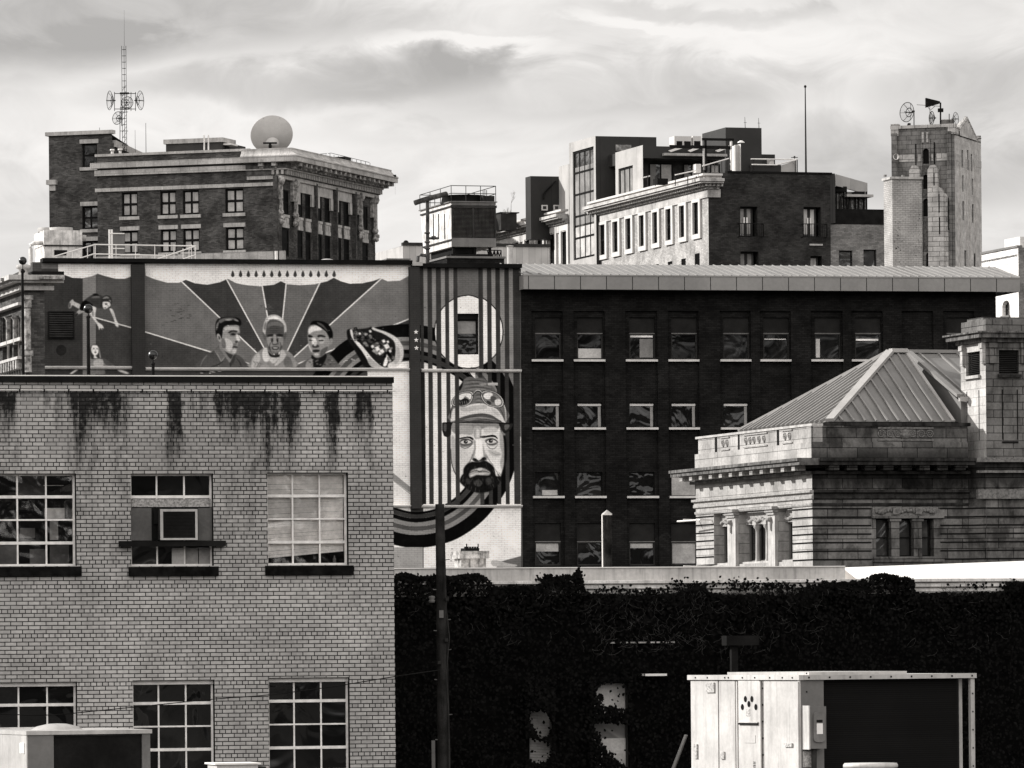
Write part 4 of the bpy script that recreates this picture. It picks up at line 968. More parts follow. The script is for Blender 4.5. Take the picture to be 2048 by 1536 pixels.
# diving boy and the girl
cr2 = lambda x, y: (x / 4.388, 420 + y / 4.388)
blobs([([(604, 862), (606, 825), (622, 800), (642, 786), (652, 805), (690, 822), (712, 838), (718, 868), (690, 866), (640, 838), (628, 856), (616, 864)], 172), ([(604, 862), (604, 830), (618, 812), (624, 850)], 90), ([(655, 940), (668, 912), (690, 882), (712, 872), (738, 890), (720, 906), (692, 918), (672, 936)], 150), ([(655, 942), (664, 915), (682, 905), (688, 920), (670, 940)], 50),
       ([(700, 868), (712, 830), (740, 796), (790, 782), (836, 820), (842, 850), (800, 870), (770, 885), (716, 884)], 24), ([(752, 790), (776, 768), (830, 738), (870, 745), (910, 765), (960, 820), (974, 866), (940, 862), (880, 866), (830, 846), (790, 812)], 62),
       ([(815, 745), (840, 734), (862, 742), (870, 752), (840, 760)], 30), ([(880, 772), (800, 772), (850, 756)], 105), ([(884, 850), (890, 792), (912, 758), (945, 750), (978, 772), (986, 810), (972, 838), (952, 812), (918, 812), (904, 845)], 52), ([(900, 780), (935, 760), (965, 775), (940, 778)], 130), ([(955, 790), (975, 795), (972, 815)], 120),
       ([(904, 812), (930, 806), (962, 812), (972, 838), (950, 858), (920, 872), (904, 850)], 200), ([(925, 822), (945, 825), (940, 834), (924, 832)], 50), ([(945, 840), (955, 842), (950, 852)], 70), ([(916, 858), (935, 858), (925, 866)], 60),
       ([(812, 846), (846, 862), (838, 905), (838, 945), (862, 985), (900, 1012), (914, 1044), (898, 1036), (898, 1056), (884, 1036), (872, 1056), (866, 1030), (850, 1000), (822, 962), (796, 920), (786, 888)], 196), ([(812, 870), (826, 900), (822, 940), (806, 910)], 130),
       ([(962, 868), (988, 872), (1006, 912), (1022, 965), (1042, 1000), (1040, 1028), (1026, 1026), (1010, 1004), (1004, 965), (982, 912)], 196), ([(985, 885), (1000, 920), (1010, 960), (1000, 950)], 140),
       ([(768, 1372), (800, 1325), (830, 1305), (890, 1304), (950, 1330), (1010, 1372), (1130, 1432), (1140, 1440), (1040, 1405), (960, 1385), (920, 1400), (922, 1440), (820, 1440), (820, 1400), (720, 1390), (640, 1440), (612, 1436), (700, 1385)], 118), ([(830, 1320), (900, 1315), (905, 1370), (830, 1372)], 160), ([(905, 1300), (960, 1330), (1000, 1362), (930, 1362)], 80), ([(1050, 1400), (1130, 1430), (1110, 1440), (1040, 1415)], 200), ([(700, 1392), (640, 1436), (620, 1436), (680, 1394)], 205),
       ([(798, 1300), (792, 1230), (806, 1190), (838, 1178), (868, 1194), (884, 1240), (892, 1295), (905, 1310), (860, 1300), (820, 1310)], 60), ([(806, 1205), (812, 1190), (838, 1186), (862, 1200), (868, 1235), (862, 1262), (842, 1282), (858, 1300), (826, 1300), (828, 1280), (810, 1258), (802, 1230)], 212), ([(870, 1200), (882, 1260), (888, 1300), (876, 1290)], 150),
       ([(818, 1216), (832, 1214), (830, 1222), (818, 1222)], 60), ([(848, 1216), (862, 1218), (860, 1224), (848, 1222)], 60), ([(832, 1248), (846, 1246), (846, 1256), (834, 1256)], 70), ([(838, 1225), (846, 1240), (836, 1240)], 150)], cr2)
SOFT[0] = 0
# loss of paint on the blue wall, small wall marks
random.seed(9)
for cx, cy, rx, ry, n_ in ((355, 628, 22, 22, 22), (533, 617, 14, 10, 14), (690, 740, 16, 4, 12), (415, 743, 20, 4, 14), (272, 732, 5, 4, 5), (700, 722, 7, 4, 6)):
    for i in range(n_):
        x, y = random.gauss(cx, rx * .6), random.gauss(cy, ry * .6); 
        if y > 748: continue
        paint([(x, y), (x + random.uniform(3, 8), y), (x + random.uniform(3, 8), y + 1.6), (x, y + 1.6)], random.choice((80, 76, 84)) if ry > 5 else random.choice((40, 170)))
# ---- right panel
D_ = 62
def st(a, b, y0, y1, s): paint([(a, y0), (b, y0), (b + (y1 - y0) * .008, y1), (a + (y1 - y0) * .008, y1)], s)
paint([(843, 536), (1040, 537), (1042, 737), (845, 737)], 100)
for a, b in ((847, 855), (864, 872), (882, 890), (898, 907), (966, 974), (983, 991), (1000, 1009), (1018, 1026)): st(a, b, 536, 738, 128)
paint([(843, 722), (905, 742), (843, 742)], 200)
paint([(845, 740), (1042, 741), (1044, 1150), (848, 1150)], 216)
paint([(945, 741), (1043, 742), (1044, 880), (1036, 860), (1000, 790)], 122)
ribbon(i822 - 4, len(cen) - 1)
paint([(1018, 752), (1030, 780), (1036, 820), (1036, 850), (1026, 800), (1010, 760)], 20)
ell(938, 664, 69.5, 74.5, 20); ell(938, 664, 67.5, 72.5, 226)
paint([(915, 536), (957, 536), (957, 596), (938, 591), (915, 594)], 100)
stroke([(914, 595), (925, 592.5), (938, 591), (948, 593), (958, 597)], 2, 20, None, False)
for a, b in ((841, 847), (855, 864), (872, 882), (890, 898), (907, 915), (957, 966), (974, 983), (991, 1000), (1009, 1018), (1026, 1040)): st(a, b, 536, 738, D_)
paint([(936, 741), (951, 741), (951, 760)], 226)
stroke([(937, 742), (944, 752), (952, 760)], 1.5, 20, None, False)
for a, b, y0, y1 in ((848, 849, 742, 1009), (857, 866, 742, 1009), (875, 883, 742, 1009), (893, 901, 742, 1009), (957, 965, 742, 790), (976, 984, 742, 768), (994, 1001, 742, 1009), (1010, 1018, 742, 1009), (1027, 1040, 742, 1009), (961, 969, 975, 1009), (978, 986, 960, 1009)): st(a, b, y0, y1, D_)
paint([(842, 742), (850, 742), (853, 1009), (845, 1009)], D_ - 18)
# bearded man in a hat
SOFT[0] = .7
cr4 = lambda x, y: (860 + x / 5.69, 740 + y / 5.69)
def nest(pts, k, dy=0):
    cx = sum(p[0] for p in pts) / len(pts); cy = sum(p[1] for p in pts) / len(pts); return [(cx + (x - cx) * k, cy + (y - cy) * k + dy) for x, y in pts]
def strokes(lst, xf):
    for pts, wd, s_ in lst: stroke(pts, wd, s_, xf)
SOFT[0] = .45
blobs([([(330, 210), (368, 145), (395, 105), (440, 82), (480, 80), (520, 102), (560, 90), (612, 100), (655, 140), (690, 165), (730, 205), (760, 260), (825, 330), (866, 430), (868, 600), (240, 598), (243, 470), (262, 380), (330, 260)], 104, 2),
       ([(330, 200), (366, 150), (380, 120), (372, 190), (340, 240)], 34, 2), ([(240, 590), (246, 510), (268, 445), (330, 425), (420, 405), (520, 385), (610, 385), (690, 415), (760, 445), (815, 510), (862, 600), (840, 605), (760, 555), (690, 515), (600, 500), (500, 508), (400, 530), (330, 556)], 196, 2),
       ([(340, 440), (450, 420), (560, 400), (640, 400), (640, 440), (520, 460), (400, 480)], 168), ([(700, 440), (750, 460), (800, 520), (770, 520), (720, 480)], 176), ([(318, 590), (340, 560), (400, 534), (500, 512), (600, 505), (680, 518), (760, 560), (825, 604), (560, 612), (330, 606)], 84, 2),
       ([(380, 572), (480, 545), (600, 530), (700, 548), (740, 570), (600, 560), (460, 575)], 138)], cr4)
strokes([([(395, 130 + i * 21), (520 + i * 6, 118 + i * 20), (650 + i * 14, 140 + i * 20)], .9, (44, 150)[i % 2]) for i in range(6)] + [([(340, 596 - i * 9), (560, 585 - i * 14), (800 - i * 10, 598 - i * 8)], .7, (40, 140)[i % 2]) for i in range(5)] +
        [([(520, 290 + i * 22), (560, 284 + i * 22), (600, 292 + i * 22)], .9, (36, 130)[i % 2]) for i in range(5)] + [([(330, 556), (400, 530), (500, 508), (600, 500), (690, 515), (760, 555), (835, 604)], .9, 24), ([(820, 360), (860, 440), (868, 590)], 3.0, 176), ([(838, 370), (876, 460), (880, 560)], 1.2, 24), ([(790, 430), (830, 500), (850, 590)], 1.0, 60)], cr4)
SOFT[0] = .8
blobs([([(832, 765), (862, 755), (874, 880), (876, 1000), (852, 1110), (815, 1215), (822, 1050), (838, 900)], 32),
       ([(243, 660), (262, 615), (400, 610), (600, 612), (782, 614), (800, 680), (832, 770), (842, 880), (842, 1040), (826, 1140), (792, 1240), (700, 1350), (600, 1395), (500, 1382), (400, 1330), (340, 1270), (285, 1170), (252, 1060), (243, 900), (240, 760)], 206, 2),
       ([(250, 612), (400, 612), (600, 614), (782, 614), (790, 665), (740, 680), (640, 660), (560, 690), (480, 680), (400, 700), (330, 740), (255, 700)], 130), ([(335, 640), (470, 640), (500, 690), (480, 740), (400, 735), (345, 720)], 158), ([(505, 650), (580, 650), (586, 740), (570, 790), (520, 790), (500, 740)], 166), ([(530, 680), (560, 680), (562, 760), (534, 760)], 200), ([(620, 660), (740, 650), (770, 700), (700, 720), (630, 720)], 178),
       ([(795, 700), (838, 790), (842, 1040), (822, 1140), (800, 1060), (822, 960), (800, 860)], 158), ([(245, 760), (290, 800), (292, 1000), (320, 1180), (285, 1170), (252, 1060)], 170), ([(330, 880), (420, 910), (480, 880), (500, 960), (460, 1040), (400, 1080), (345, 1000)], 196), ([(660, 910), (760, 930), (810, 960), (760, 990), (690, 960)], 176),
       ([(345, 800), (380, 784), (440, 788), (492, 812), (484, 850), (430, 876), (362, 876), (342, 852)], 104), ([(628, 802), (680, 778), (742, 788), (776, 826), (744, 858), (680, 862), (645, 836)], 104)], cr4)
SOFT[0] = .45
blobs([([(350, 822), (400, 800), (448, 804), (474, 826), (430, 842), (372, 842)], 196), ([(648, 816), (690, 795), (740, 803), (762, 824), (712, 840), (664, 838)], 196)], cr4)
for cx, cy in ((409, 820), (694, 812)): ell(cx, cy, 23, 21, 26, cr4); ell(cx + 6, cy - 7, 6, 6, 225, cr4); ell(cx, cy + 8, 10, 5, 90, cr4)
strokes([([(342, 826), (375, 798), (415, 790), (455, 800), (484, 826)], 1.5, 18), ([(636, 822), (672, 790), (712, 785), (750, 800), (772, 828)], 1.5, 18), ([(352, 846), (400, 856), (460, 842), (478, 826)], .8, 50), ([(655, 842), (700, 852), (752, 838)], .8, 50),
         ([(345, 872), (390, 892), (440, 884), (484, 848)], 1.5, 64), ([(645, 846), (680, 892), (735, 898), (775, 850)], 1.2, 84), ([(350, 900), (400, 912), (450, 900)], .9, 150), ([(690, 930), (760, 965), (820, 955)], .9, 128), ([(512, 690), (505, 740), (515, 780)], .8, 120), ([(575, 690), (578, 740), (570, 775)], .8, 130)], cr4)
blobs([([(338, 778), (400, 764), (460, 760), (500, 786), (486, 800), (450, 778), (400, 778), (345, 790)], 20, 2), ([(573, 770), (578, 757), (640, 752), (705, 740), (752, 752), (776, 792), (742, 768), (690, 764), (620, 776)], 20, 2)], cr4)
SOFT[0] = .8
blobs([([(498, 800), (520, 812), (524, 880), (516, 950), (500, 1000), (478, 1010), (490, 950), (506, 880)], 140), ([(600, 840), (614, 880), (634, 950), (660, 1000), (640, 1035), (606, 970)], 158), ([(530, 800), (588, 800), (598, 900), (604, 980), (560, 1005), (522, 980), (530, 900)], 226), ([(478, 960), (500, 975), (498, 1030), (478, 1020)], 150), ([(625, 965), (650, 985), (650, 1025), (632, 1030)], 130)], cr4)
SOFT[0] = .45
blobs([([(486, 1022), (500, 1004), (530, 1012), (556, 1032), (582, 1016), (604, 994), (632, 996), (644, 1018), (618, 1034), (580, 1038), (540, 1048), (502, 1040)], 52), ([(505, 1016), (530, 1020), (520, 1034)], 12), ([(596, 1008), (622, 1006), (610, 1024)], 12)], cr4)
strokes([([(492, 955), (458, 1040), (400, 1100)], 1.6, 104), ([(642, 960), (684, 1040), (730, 1090)], 1.4, 120), ([(700, 1080), (760, 1150), (800, 1200)], 1.2, 170)], cr4)
SOFT[0] = .8
blobs([([(345, 1278), (352, 1225), (380, 1180), (384, 1125), (425, 1072), (480, 1046), (560, 1048), (620, 1030), (690, 1066), (734, 1116), (748, 1190), (765, 1212), (812, 1214), (795, 1290), (705, 1372), (600, 1402), (500, 1392), (420, 1352), (370, 1310)], 32, 2),
       ([(450, 1180), (480, 1140), (540, 1120), (600, 1118), (650, 1135), (690, 1170), (672, 1200), (600, 1200), (540, 1196), (500, 1212), (458, 1228), (448, 1205)], 150), ([(505, 1130), (560, 1120), (600, 1122), (580, 1140), (540, 1142)], 206), ([(465, 1196), (540, 1178), (640, 1178), (600, 1196), (530, 1192), (470, 1216)], 190), ([(500, 1270), (560, 1250), (600, 1290), (560, 1330), (510, 1310)], 72), ([(640, 1240), (690, 1230), (700, 1290), (650, 1310)], 62), ([(410, 1250), (450, 1240), (460, 1300), (420, 1300)], 58)], cr4)
SOFT[0] = .4
strokes([([(452, 1180), (490, 1156), (540, 1150), (566, 1162), (600, 1152), (650, 1160), (678, 1172)], 1.5, 18), ([(243, 900), (250, 1060), (290, 1180), (350, 1285)], 1.4, 24)], cr4)
random.seed(21)
for i in range(150):
    x, y = random.uniform(350, 800), random.uniform(1050, 1380)
    if math.hypot((x - 575) / 225, (y - 1215) / 175) > 1 or (455 < x < 680 and 1115 < y < 1225): continue
    stroke([(x, y), (x + (x - 575) * .04, y + 16), (x + (x - 575) * .09, y + 36)], .8, random.choice((14, 20, 70, 92, 64, 24)), cr4)
blobs([([(140, 603), (240, 598), (262, 604), (246, 640), (242, 740), (200, 772), (160, 752), (140, 690)], 36, 1), ([(160, 620), (190, 620), (186, 700), (160, 690)], 78), ([(785, 606), (870, 603), (935, 608), (946, 628), (925, 672), (868, 722), (838, 716), (806, 660)], 46, 2), ([(850, 630), (905, 625), (900, 660), (860, 690)], 96)], cr4)
stroke([(150, 603), (400, 600), (640, 606), (930, 608)], 1.6, 24, cr4, False)
SOFT[0] = .35
LA = [(256, 400), (254, 350), (290, 300), (340, 266), (420, 246), (482, 254), (494, 300), (472, 362), (430, 402), (360, 422), (290, 414)]; LB = [(584, 290), (600, 250), (660, 236), (730, 248), (795, 290), (838, 350), (834, 404), (790, 428), (720, 422), (650, 396), (600, 342)]
for Lp in (LA, LB):
    for k_, s_ in ((1.05, 20), (.99, 184), (.89, 24), (.84, 120)): paint(nest(Lp, k_), s_, 3, cr4)
blobs([([(325, 300), (380, 270), (450, 268), (476, 290), (462, 335), (430, 316), (400, 300), (370, 345), (330, 330)], 210), ([(300, 345), (350, 345), (400, 320), (450, 350), (420, 390), (350, 400), (300, 390)], 34, 2), ([(612, 290), (650, 262), (712, 268), (706, 320), (660, 336), (622, 318)], 214), ([(700, 300), (750, 310), (760, 360), (715, 372), (690, 340)], 84), ([(740, 350), (790, 332), (816, 372), (790, 402), (750, 400)], 200), ([(650, 350), (700, 372), (690, 395), (655, 380)], 60)], cr4)
strokes([([(340 + i * 26, 352), (348 + i * 26, 392)], .9, 150) for i in range(4)] + [([(484, 300), (520, 250), (552, 236), (586, 256), (604, 300)], 4.0, 20), ([(486, 290), (520, 244), (552, 232), (584, 248), (600, 286)], 1.8, 190), ([(256, 410), (240, 470), (242, 560)], 1.6, 30)], cr4)
blobs([([(660, 150), (720, 145), (775, 148), (776, 178), (730, 176), (660, 176)], 168, 1), ([(560, 160), (640, 150), (650, 175), (580, 180)], 140, 1)], cr4)
SOFT[0] = 0
for a, b, y0, y1 in ((910, 918.5, 742, 1009),): st(a, b, y0, y1, D_)
# below the lower string course
paint([(786, 1095), (846, 1095), (846, 1150), (786, 1150)], 150); paint([(786, 946), (822, 975), (822, 990), (786, 962)], 140); line((786, 962), (822, 987), 1.2, 190)
paint([(1000, 1124), (1044, 1112), (1044, 1150), (985, 1150)], 104); paint([(984, 1121), (1000, 1122), (1015, 1127), (1034, 1130), (1030, 1134), (1000, 1134), (984, 1131)], 170, 2)
for i in range(120):    # weathering
    x, y = random.uniform(300, 1030), random.choice((random.uniform(745, 1130), random.uniform(575, 735)))
    if x < 790 and y > 748: continue
    paint([(x, y), (x + random.uniform(1.5, 4), y), (x + random.uniform(1.5, 4), y + .9), (x, y + .9)], random.choice((60, 90, 130)))
rg = np.random.RandomState(3)
def fbm(sx, sy):
    out = np.zeros((GH, GW)); amp = 1.
    for o_ in range(3):
        gh, gw = int(GH / sy) + 3, int(GW / sx) + 3; G = rg.rand(gh, gw); yy = np.arange(GH) / sy; xx = np.arange(GW) / sx
        yi, xi = yy.astype(int), xx.astype(int); fy, fx_ = (yy - yi)[:, None], (xx - xi)[None, :]; fy = fy * fy * (3 - 2 * fy); fx_ = fx_ * fx_ * (3 - 2 * fx_)
        out += amp * ((G[yi][:, xi] * (1 - fx_) + G[yi][:, xi + 1] * fx_) * (1 - fy) + (G[yi + 1][:, xi] * (1 - fx_) + G[yi + 1][:, xi + 1] * fx_) * fy); amp *= .5; sx, sy = max(sx / 2., 1.5), max(sy / 2., 1.5)
    return out / 1.75 - .5
IMG += fbm(60, 40) * 12 + fbm(9, 14) * 9 + fbm(5, 3) * 5        # uneven brushwork and fading
IMG = np.clip((IMG - 110) * 1.14 + 108, 8, 236)
AL = np.where(IMG / 255. <= .04045, IMG / 255. / 12.92, ((IMG / 255. + .055) / 1.055) ** 2.4) / EF
gx = np.arange(66, 1043); gy = np.arange(527, 1152)
vx = np.zeros((len(gy), len(gx), 3)); ex_, ey_ = MBF.ex, MBF.ey
XC = (gx[None, :] - 1024) / FPX + 0 * gy[:, None]; YC = (HOR - gy[:, None]) / FPX + 0 * gx[None, :]
RX, RZ = XC * cr + YC * sr, -XC * sr + YC * cr
W0 = -.004; tt = (W0 + MBF.O[0] * ey_[0] + MBF.O[1] * ey_[1]) / (RX * ey_[0] + ey_[1])
vx[..., 0] = (tt * RX - MBF.O[0]) * ex_[0] + (tt - MBF.O[1]) * ex_[1]; vx[..., 1] = W0; vx[..., 2] = H + tt * RZ
idx = np.arange(len(gy) * len(gx)).reshape(len(gy), len(gx))
q_ = np.stack([idx[:-1, :-1], idx[1:, :-1], idx[1:, 1:], idx[:-1, 1:]], -1)
cxm = (vx[:-1, :-1, 0] + vx[1:, 1:, 0]) / 2; czm = (vx[:-1, :-1, 2] + vx[1:, 1:, 2]) / 2
keep = ~((cxm > MW[0]) & (cxm < MW[1]) & (czm > MW[2]) & (czm < MW[3])) & ~((gx[None, :-1] < 781) & (gy[:-1, None] > 762)) & ~((gx[None, :-1] < 83) & (gy[:-1, None] < 548)) & (czm < np.where(gx[None, :-1] < 842, zT, zT2))
q_ = q_[keep]
me = bpy.data.meshes.new('mural'); me.vertices.add(idx.size); me.vertices.foreach_set('co', vx.reshape(-1).astype(np.float32))
me.loops.add(q_.size); me.loops.foreach_set('vertex_index', q_.reshape(-1).astype(np.int32)); me.polygons.add(len(q_)); me.polygons.foreach_set('loop_start', np.arange(0, q_.size, 4, dtype=np.int32)); me.update(calc_edges=True)
uvl = me.uv_layers.new(name='UVMap'); uvl.data.foreach_set('uv', vx.reshape(-1, 3)[q_.reshape(-1)][:, [0, 2]].reshape(-1).astype(np.float32))
Av = AL[gy[0] - GY0:gy[0] - GY0 + len(gy), gx[0] - GX0:gx[0] - GX0 + len(gx)].reshape(-1); cl = np.ones((idx.size, 4)); cl[:, 0], cl[:, 1], cl[:, 2] = Av * TINT[0], Av * TINT[1], Av * TINT[2]
ca = me.color_attributes.new('Col', 'FLOAT_COLOR', 'POINT'); ca.data.foreach_set('color', cl.reshape(-1).astype(np.float32))
me.materials.append(MATS['mural_brick']); mo = bpy.data.objects.new('mural', me); SC.collection.objects.link(mo); mo.parent = mb

# pilasters
pl = M(); pl.cc = g(48)
dl = .22
def pil(a, b, y0, y1):
    q0, q1 = f(a, (y0 + y1) / 2, -dl), f(b, (y0 + y1) / 2, -dl); pl.box(q0[0], q1[0], -dl, -.0002, f((a + b) / 2, y1, -dl)[1], f((a + b) / 2, y0, -dl)[1])
pil(264, 290, 529, 760); pl.build('pilaster', 'mural_brick', mb)
pl = M(); pl.cc = g(52); pil(821, 841, 533, 1017); pl.build('pilaster', 'mural_brick', mb)
sm_ = M(); sm_.cc = g(215)
for (cx, cy) in ((832, 664), (832.5, 680), (833, 696)):
    pp = []
    for i in range(10):
        a = -math.pi / 2 + i * math.pi / 5; r_ = 5 if i % 2 == 0 else 2.1; x, z = f(cx + r_ * math.cos(a), cy + r_ * math.sin(a), -dl - .01); pp.append((x, -dl - .01, z))
    sm_.poly(pp)
each(sm_, 'painted_star', 'mural_brick', mb)
# string courses
def course(a, b, y0, y1, name='string_course'):
    xa, xb = f(a, (y0 + y1) / 2)[0], f(b, (y0 + y1) / 2)[0]; za, zb = f((a + b) / 2, y1)[1], f((a + b) / 2, y0)[1]; h_ = zb - za
    M().sweepx([(-.001, za), (-.09, za + .02), (-.09, za + h_ * .45), (-.14, za + h_ * .5), (-.14, zb - .015), (-.001, zb)], xa, xb).build(name, 'stone_band', mb)
course(82, 263.5, 732, 739); course(290.5, 821, 735, 742); course(842, 1042, 738.5, 745); course(760, 823, 1010, 1016); course(842, 1044, 1010, 1016)
# copings
M().box(xL + .35, f(822, 530)[0], -.30, .45, zT + .001, f(500, 519.5)[1]).build('coping', 'coping_black', mb)
M().box(f(821, 530)[0] + .01, f(842, 530)[0], -.32, .45, zT - .06, f(832, 525)[1]).build('coping', 'light_metal', mb)
M().box(f(842, 530)[0] + .01, xm + .02, -.28, .45, zT2 + .001, f(940, 528)[1]).build('coping', 'coping_black', mb)
# louvred vent
lv = M()
n_ = 11
for i in range(n_):
    z = LV[2] + (LV[3] - LV[2]) * (i + .3) / n_; hh = (LV[3] - LV[2]) / n_
    lv.poly([(LV[0], -.09, z), (LV[1], -.09, z), (LV[1], -.02, z + hh * .8), (LV[0], -.02, z + hh * .8)])
lvo = lv.build('louvre_vent', 'dark_metal', mb)
M().box(LV[0] - .04, LV[0], -.1, -.006, LV[2] - .04, LV[3] + .04).box(LV[1], LV[1] + .04, -.1, -.006, LV[2] - .04, LV[3] + .04).box(LV[0], LV[1], -.1, -.006, LV[3], LV[3] + .04).box(LV[0], LV[1], -.1, -.006, LV[2] - .04, LV[2]).box(LV[0], LV[1], -.02, -.006, LV[2], LV[3]).build('frame', 'black_metal', lvo)
# mural window
plain('curtain', .28, .8, .15, 6)
u0, u1, z0, z1 = MW
wn = window(mb, None, u0, u1, z0, z1 - .22, .22, 1, 2, .05, .05, 'black_metal', 'glass_wavy', (.06, .92, .60, .96, 'curtain'))
M().box(u0 + .004, u1 - .004, .12, .29, z1 - .22, z1 - .004).build('header', 'coping_black', wn)
# ---- dark wing
bays = [(1064, 1127), (1148, 1211), (1252, 1316), (1337, 1399), (1441, 1503), (1521, 1583), (1623, 1687), (1704, 1767), (1805, 1868), (1888, 1950)]
ztb = f(1095, 622)[1]; BD = .12
w_ = M(); bh = [(f(a, 800)[0], f(b, 800)[0], 0.001, f((a + b) / 2, 622)[1], BD) for a, b in bays]
w_.wall(xm + .001, xc, 0, zD, bh, 0, BD)
w_.poly([(xc, 0, 0), (xc, 30, 0), (xc, 30, zD), (xc, 0, zD)]); w_.poly([(xm, 30, 0), (xc, 30, 0), (xc, 30, zD), (xm, 30, zD)])
w_.build('dark_wall', 'dark_brick', mb)
rows = [(635, 719), (805, 855), (944, 992), (1046, 1131)]
def wpx(c0, i): return c0 + i
random.seed(4)
WB = {(1, 0): [(.04, .96, .0, .27, 'blind_grey')], (2, 0): [(.04, .93, .50, .34 + .32, 'blind_white'), (.42, .93, .02, .5, 'shade_grey')], (5, 0): [(.06, .9, .45, .50, 'blind_white')], (6, 0): [(.05, .22, .02, .5, 'blind_grey')], (7, 0): [(.06, .92, .42, .50, 'blind_white')],  # grey patch in the second bay's top window stands in for a reflection
      (3, 2): [(.04, .96, .03, .97, 'blind_grey')], (0, 3): [(.06, .92, .30, .62, 'blind_grey')], (1, 3): [(.06, .92, .56, .62, 'blind_white')], (2, 3): [(.06, .92, .38, .62, 'blind_grey')], (3, 3): [(.06, .95, .02, .62, 'blind_grey')],
      (0, 2): [(.3, .9, .03, .25, 'blind_grey')]}
gl = ['glass_wavy', 'glass', 'glass_wavy', 'glass_calm']
for bi, (a, b) in enumerate(bays):
    hs = []; ws = []
    for ri, (y0, y1) in enumerate(rows):
        if bi == 8 or (bi > 3 and ri > 1 and a > 1390): continue
        if bi >= 5 and ri >= 1: continue
        m0 = (a + b) / 2 - .5
        d0, d1 = (-25, 26) if ri in (1, 2) else (-25, 27)
        u0, u1 = f(m0 + d0, (y0 + y1) / 2, BD)[0], f(m0 + d1, (y0 + y1) / 2, BD)[0]; z0, z1 = f(m0, y1, BD)[1], f(m0, y0, BD)[1]
        hs.append((u0, u1, z0, z1)); ws.append((ri, u0, u1, z0, z1))
    xb0, xb1 = bh[bi][0], bh[bi][1]
    M().wall(xb0, xb1, 0, bh[bi][3], hs, BD, .16).build('bay_panel', 'dark_brick', mb)
    for ri, u0, u1, z0, z1 in ws:
        if ri in (0, 3):
            zs = z0 + (z1 - z0) * (.62 if ri == 0 else .56)
            wn = window(mb, None, u0, u1, z0, zs, BD + .1, 1, 1, .055, .03, 'dark_metal', ('glass_calm' if random.random() < .6 else 'glass') if ri == 0 else 'glass_wavy', None)
            M().box(u0 + .004, u1 - .004, BD + .08, BD + .15, zs + .002, z1 - .004).build('upper_panel', 'panel_dark', wn)
            M().box(u0 + .004, u1 - .004, BD + .05, BD + .079, zs - .012, zs + .02).build('meeting_rail', 'mid_metal', wn)
            zz0, zz1 = z0, z1
            for a0, a1, c0, c1, mt_ in WB.get((bi, ri), []):
                M().box(u0 + (u1 - u0) * a0, u0 + (u1 - u0) * a1, BD + .098, BD + .105, z0 + .05 + (z1 - z0) * c0, z0 + .05 + (z1 - z0) * c1 - .06).build('blind', mt_, wn)
        else:
            wn = window(mb, None, u0, u1, z0, z1, BD + .1, 1, 1, .03, .03, 'black_metal', 'glass_wavy', WB.get((bi, ri)), proud=.03)
            M().box(u0 + .04, u1 - .04, BD + .06, BD + .10, z1 - .13, z1 - .05).build('shade_box', 'stone_band', wn) if ri == 1 else None
            if ri == 1:
                M().box(u1 - .16, u1 - .05, BD + .094, BD + .099, z0 + .03, z1 - .14).build('curtain_edge', 'curtain', wn)
        if ri < 3: M().box(xb0 + .003, xb1 - .003, -.06, BD - .001, z0 - .085, z0 - .002).build('sill', 'stone_band', wn)
# fascia and standing seam roof
xa, xb = f(1052, 560)[0], f(2038, 570)[0]
OV = .75
zf0, zf1 = MBF.f(1400, 580, -OV)[1], MBF.f(1400, 552, -OV)[1]
xa = MBF.f(1047, 560, -OV)[0]; xb = MBF.f(2040, 570, -OV)[0]
fa = M().box(xa, xb, -OV, -OV + .05, zf0, zf1).box(xa, xa + .05, -OV + .05, .6, zf0, zf1).box(xb - .05, xb, -OV + .05, 6, zf0, zf1).box(xa + .05, xb - .05, -OV + .05, .0, zf0 + .03, zf0 + .06)
fa.build('fascia', 'fascia_metal', mb)
jn = M()
for px in [1057 + i * 52 for i in range(19)]:
    x = MBF.f(px, 565, -OV)[0]; jn.box(x - .012, x + .012, -OV - .006, -OV - .001, zf0, zf1)
each(jn, 'fascia_joint', 'coping_black', mb)
M().box(xa - .01, xb + .01, -OV - .02, -OV - .001, zf1 - .03, zf1 + .02).build('eave_trim', 'fascia_metal', mb)
yr = 3.2
zr = MBF.f(1500, 531, yr)[1]; xr0, xr1 = MBF.f(1041, 526, yr)[0], MBF.f(1990, 537, yr)[0]
rf = M(); rf.poly([(xa, -OV, zf1 + .02), (xb, -OV, zf1 + .02), (xr1, yr, zr), (xr0, yr, zr)]); rf.poly([(xb, -OV, zf1 + .02), (xb, 6, zf1 + .02), (xr1, 6, zr), (xr1, yr, zr)])
rf.poly([(xa, -OV, zf1 + .02), (xr0, yr, zr), (xr0, yr, zf1), (xa, .6, zf1)])
rf.poly([(xr0, yr, zr), (xr1, yr, zr), (xr1, 30, zr + .3), (xr0, 30, zr + .3)])
plain('seam_metal', .24, .45, .1, 1)
ro_ = rf.build('metal_roof', 'roof_metal', mb)
sm2 = M(); n_ = 58
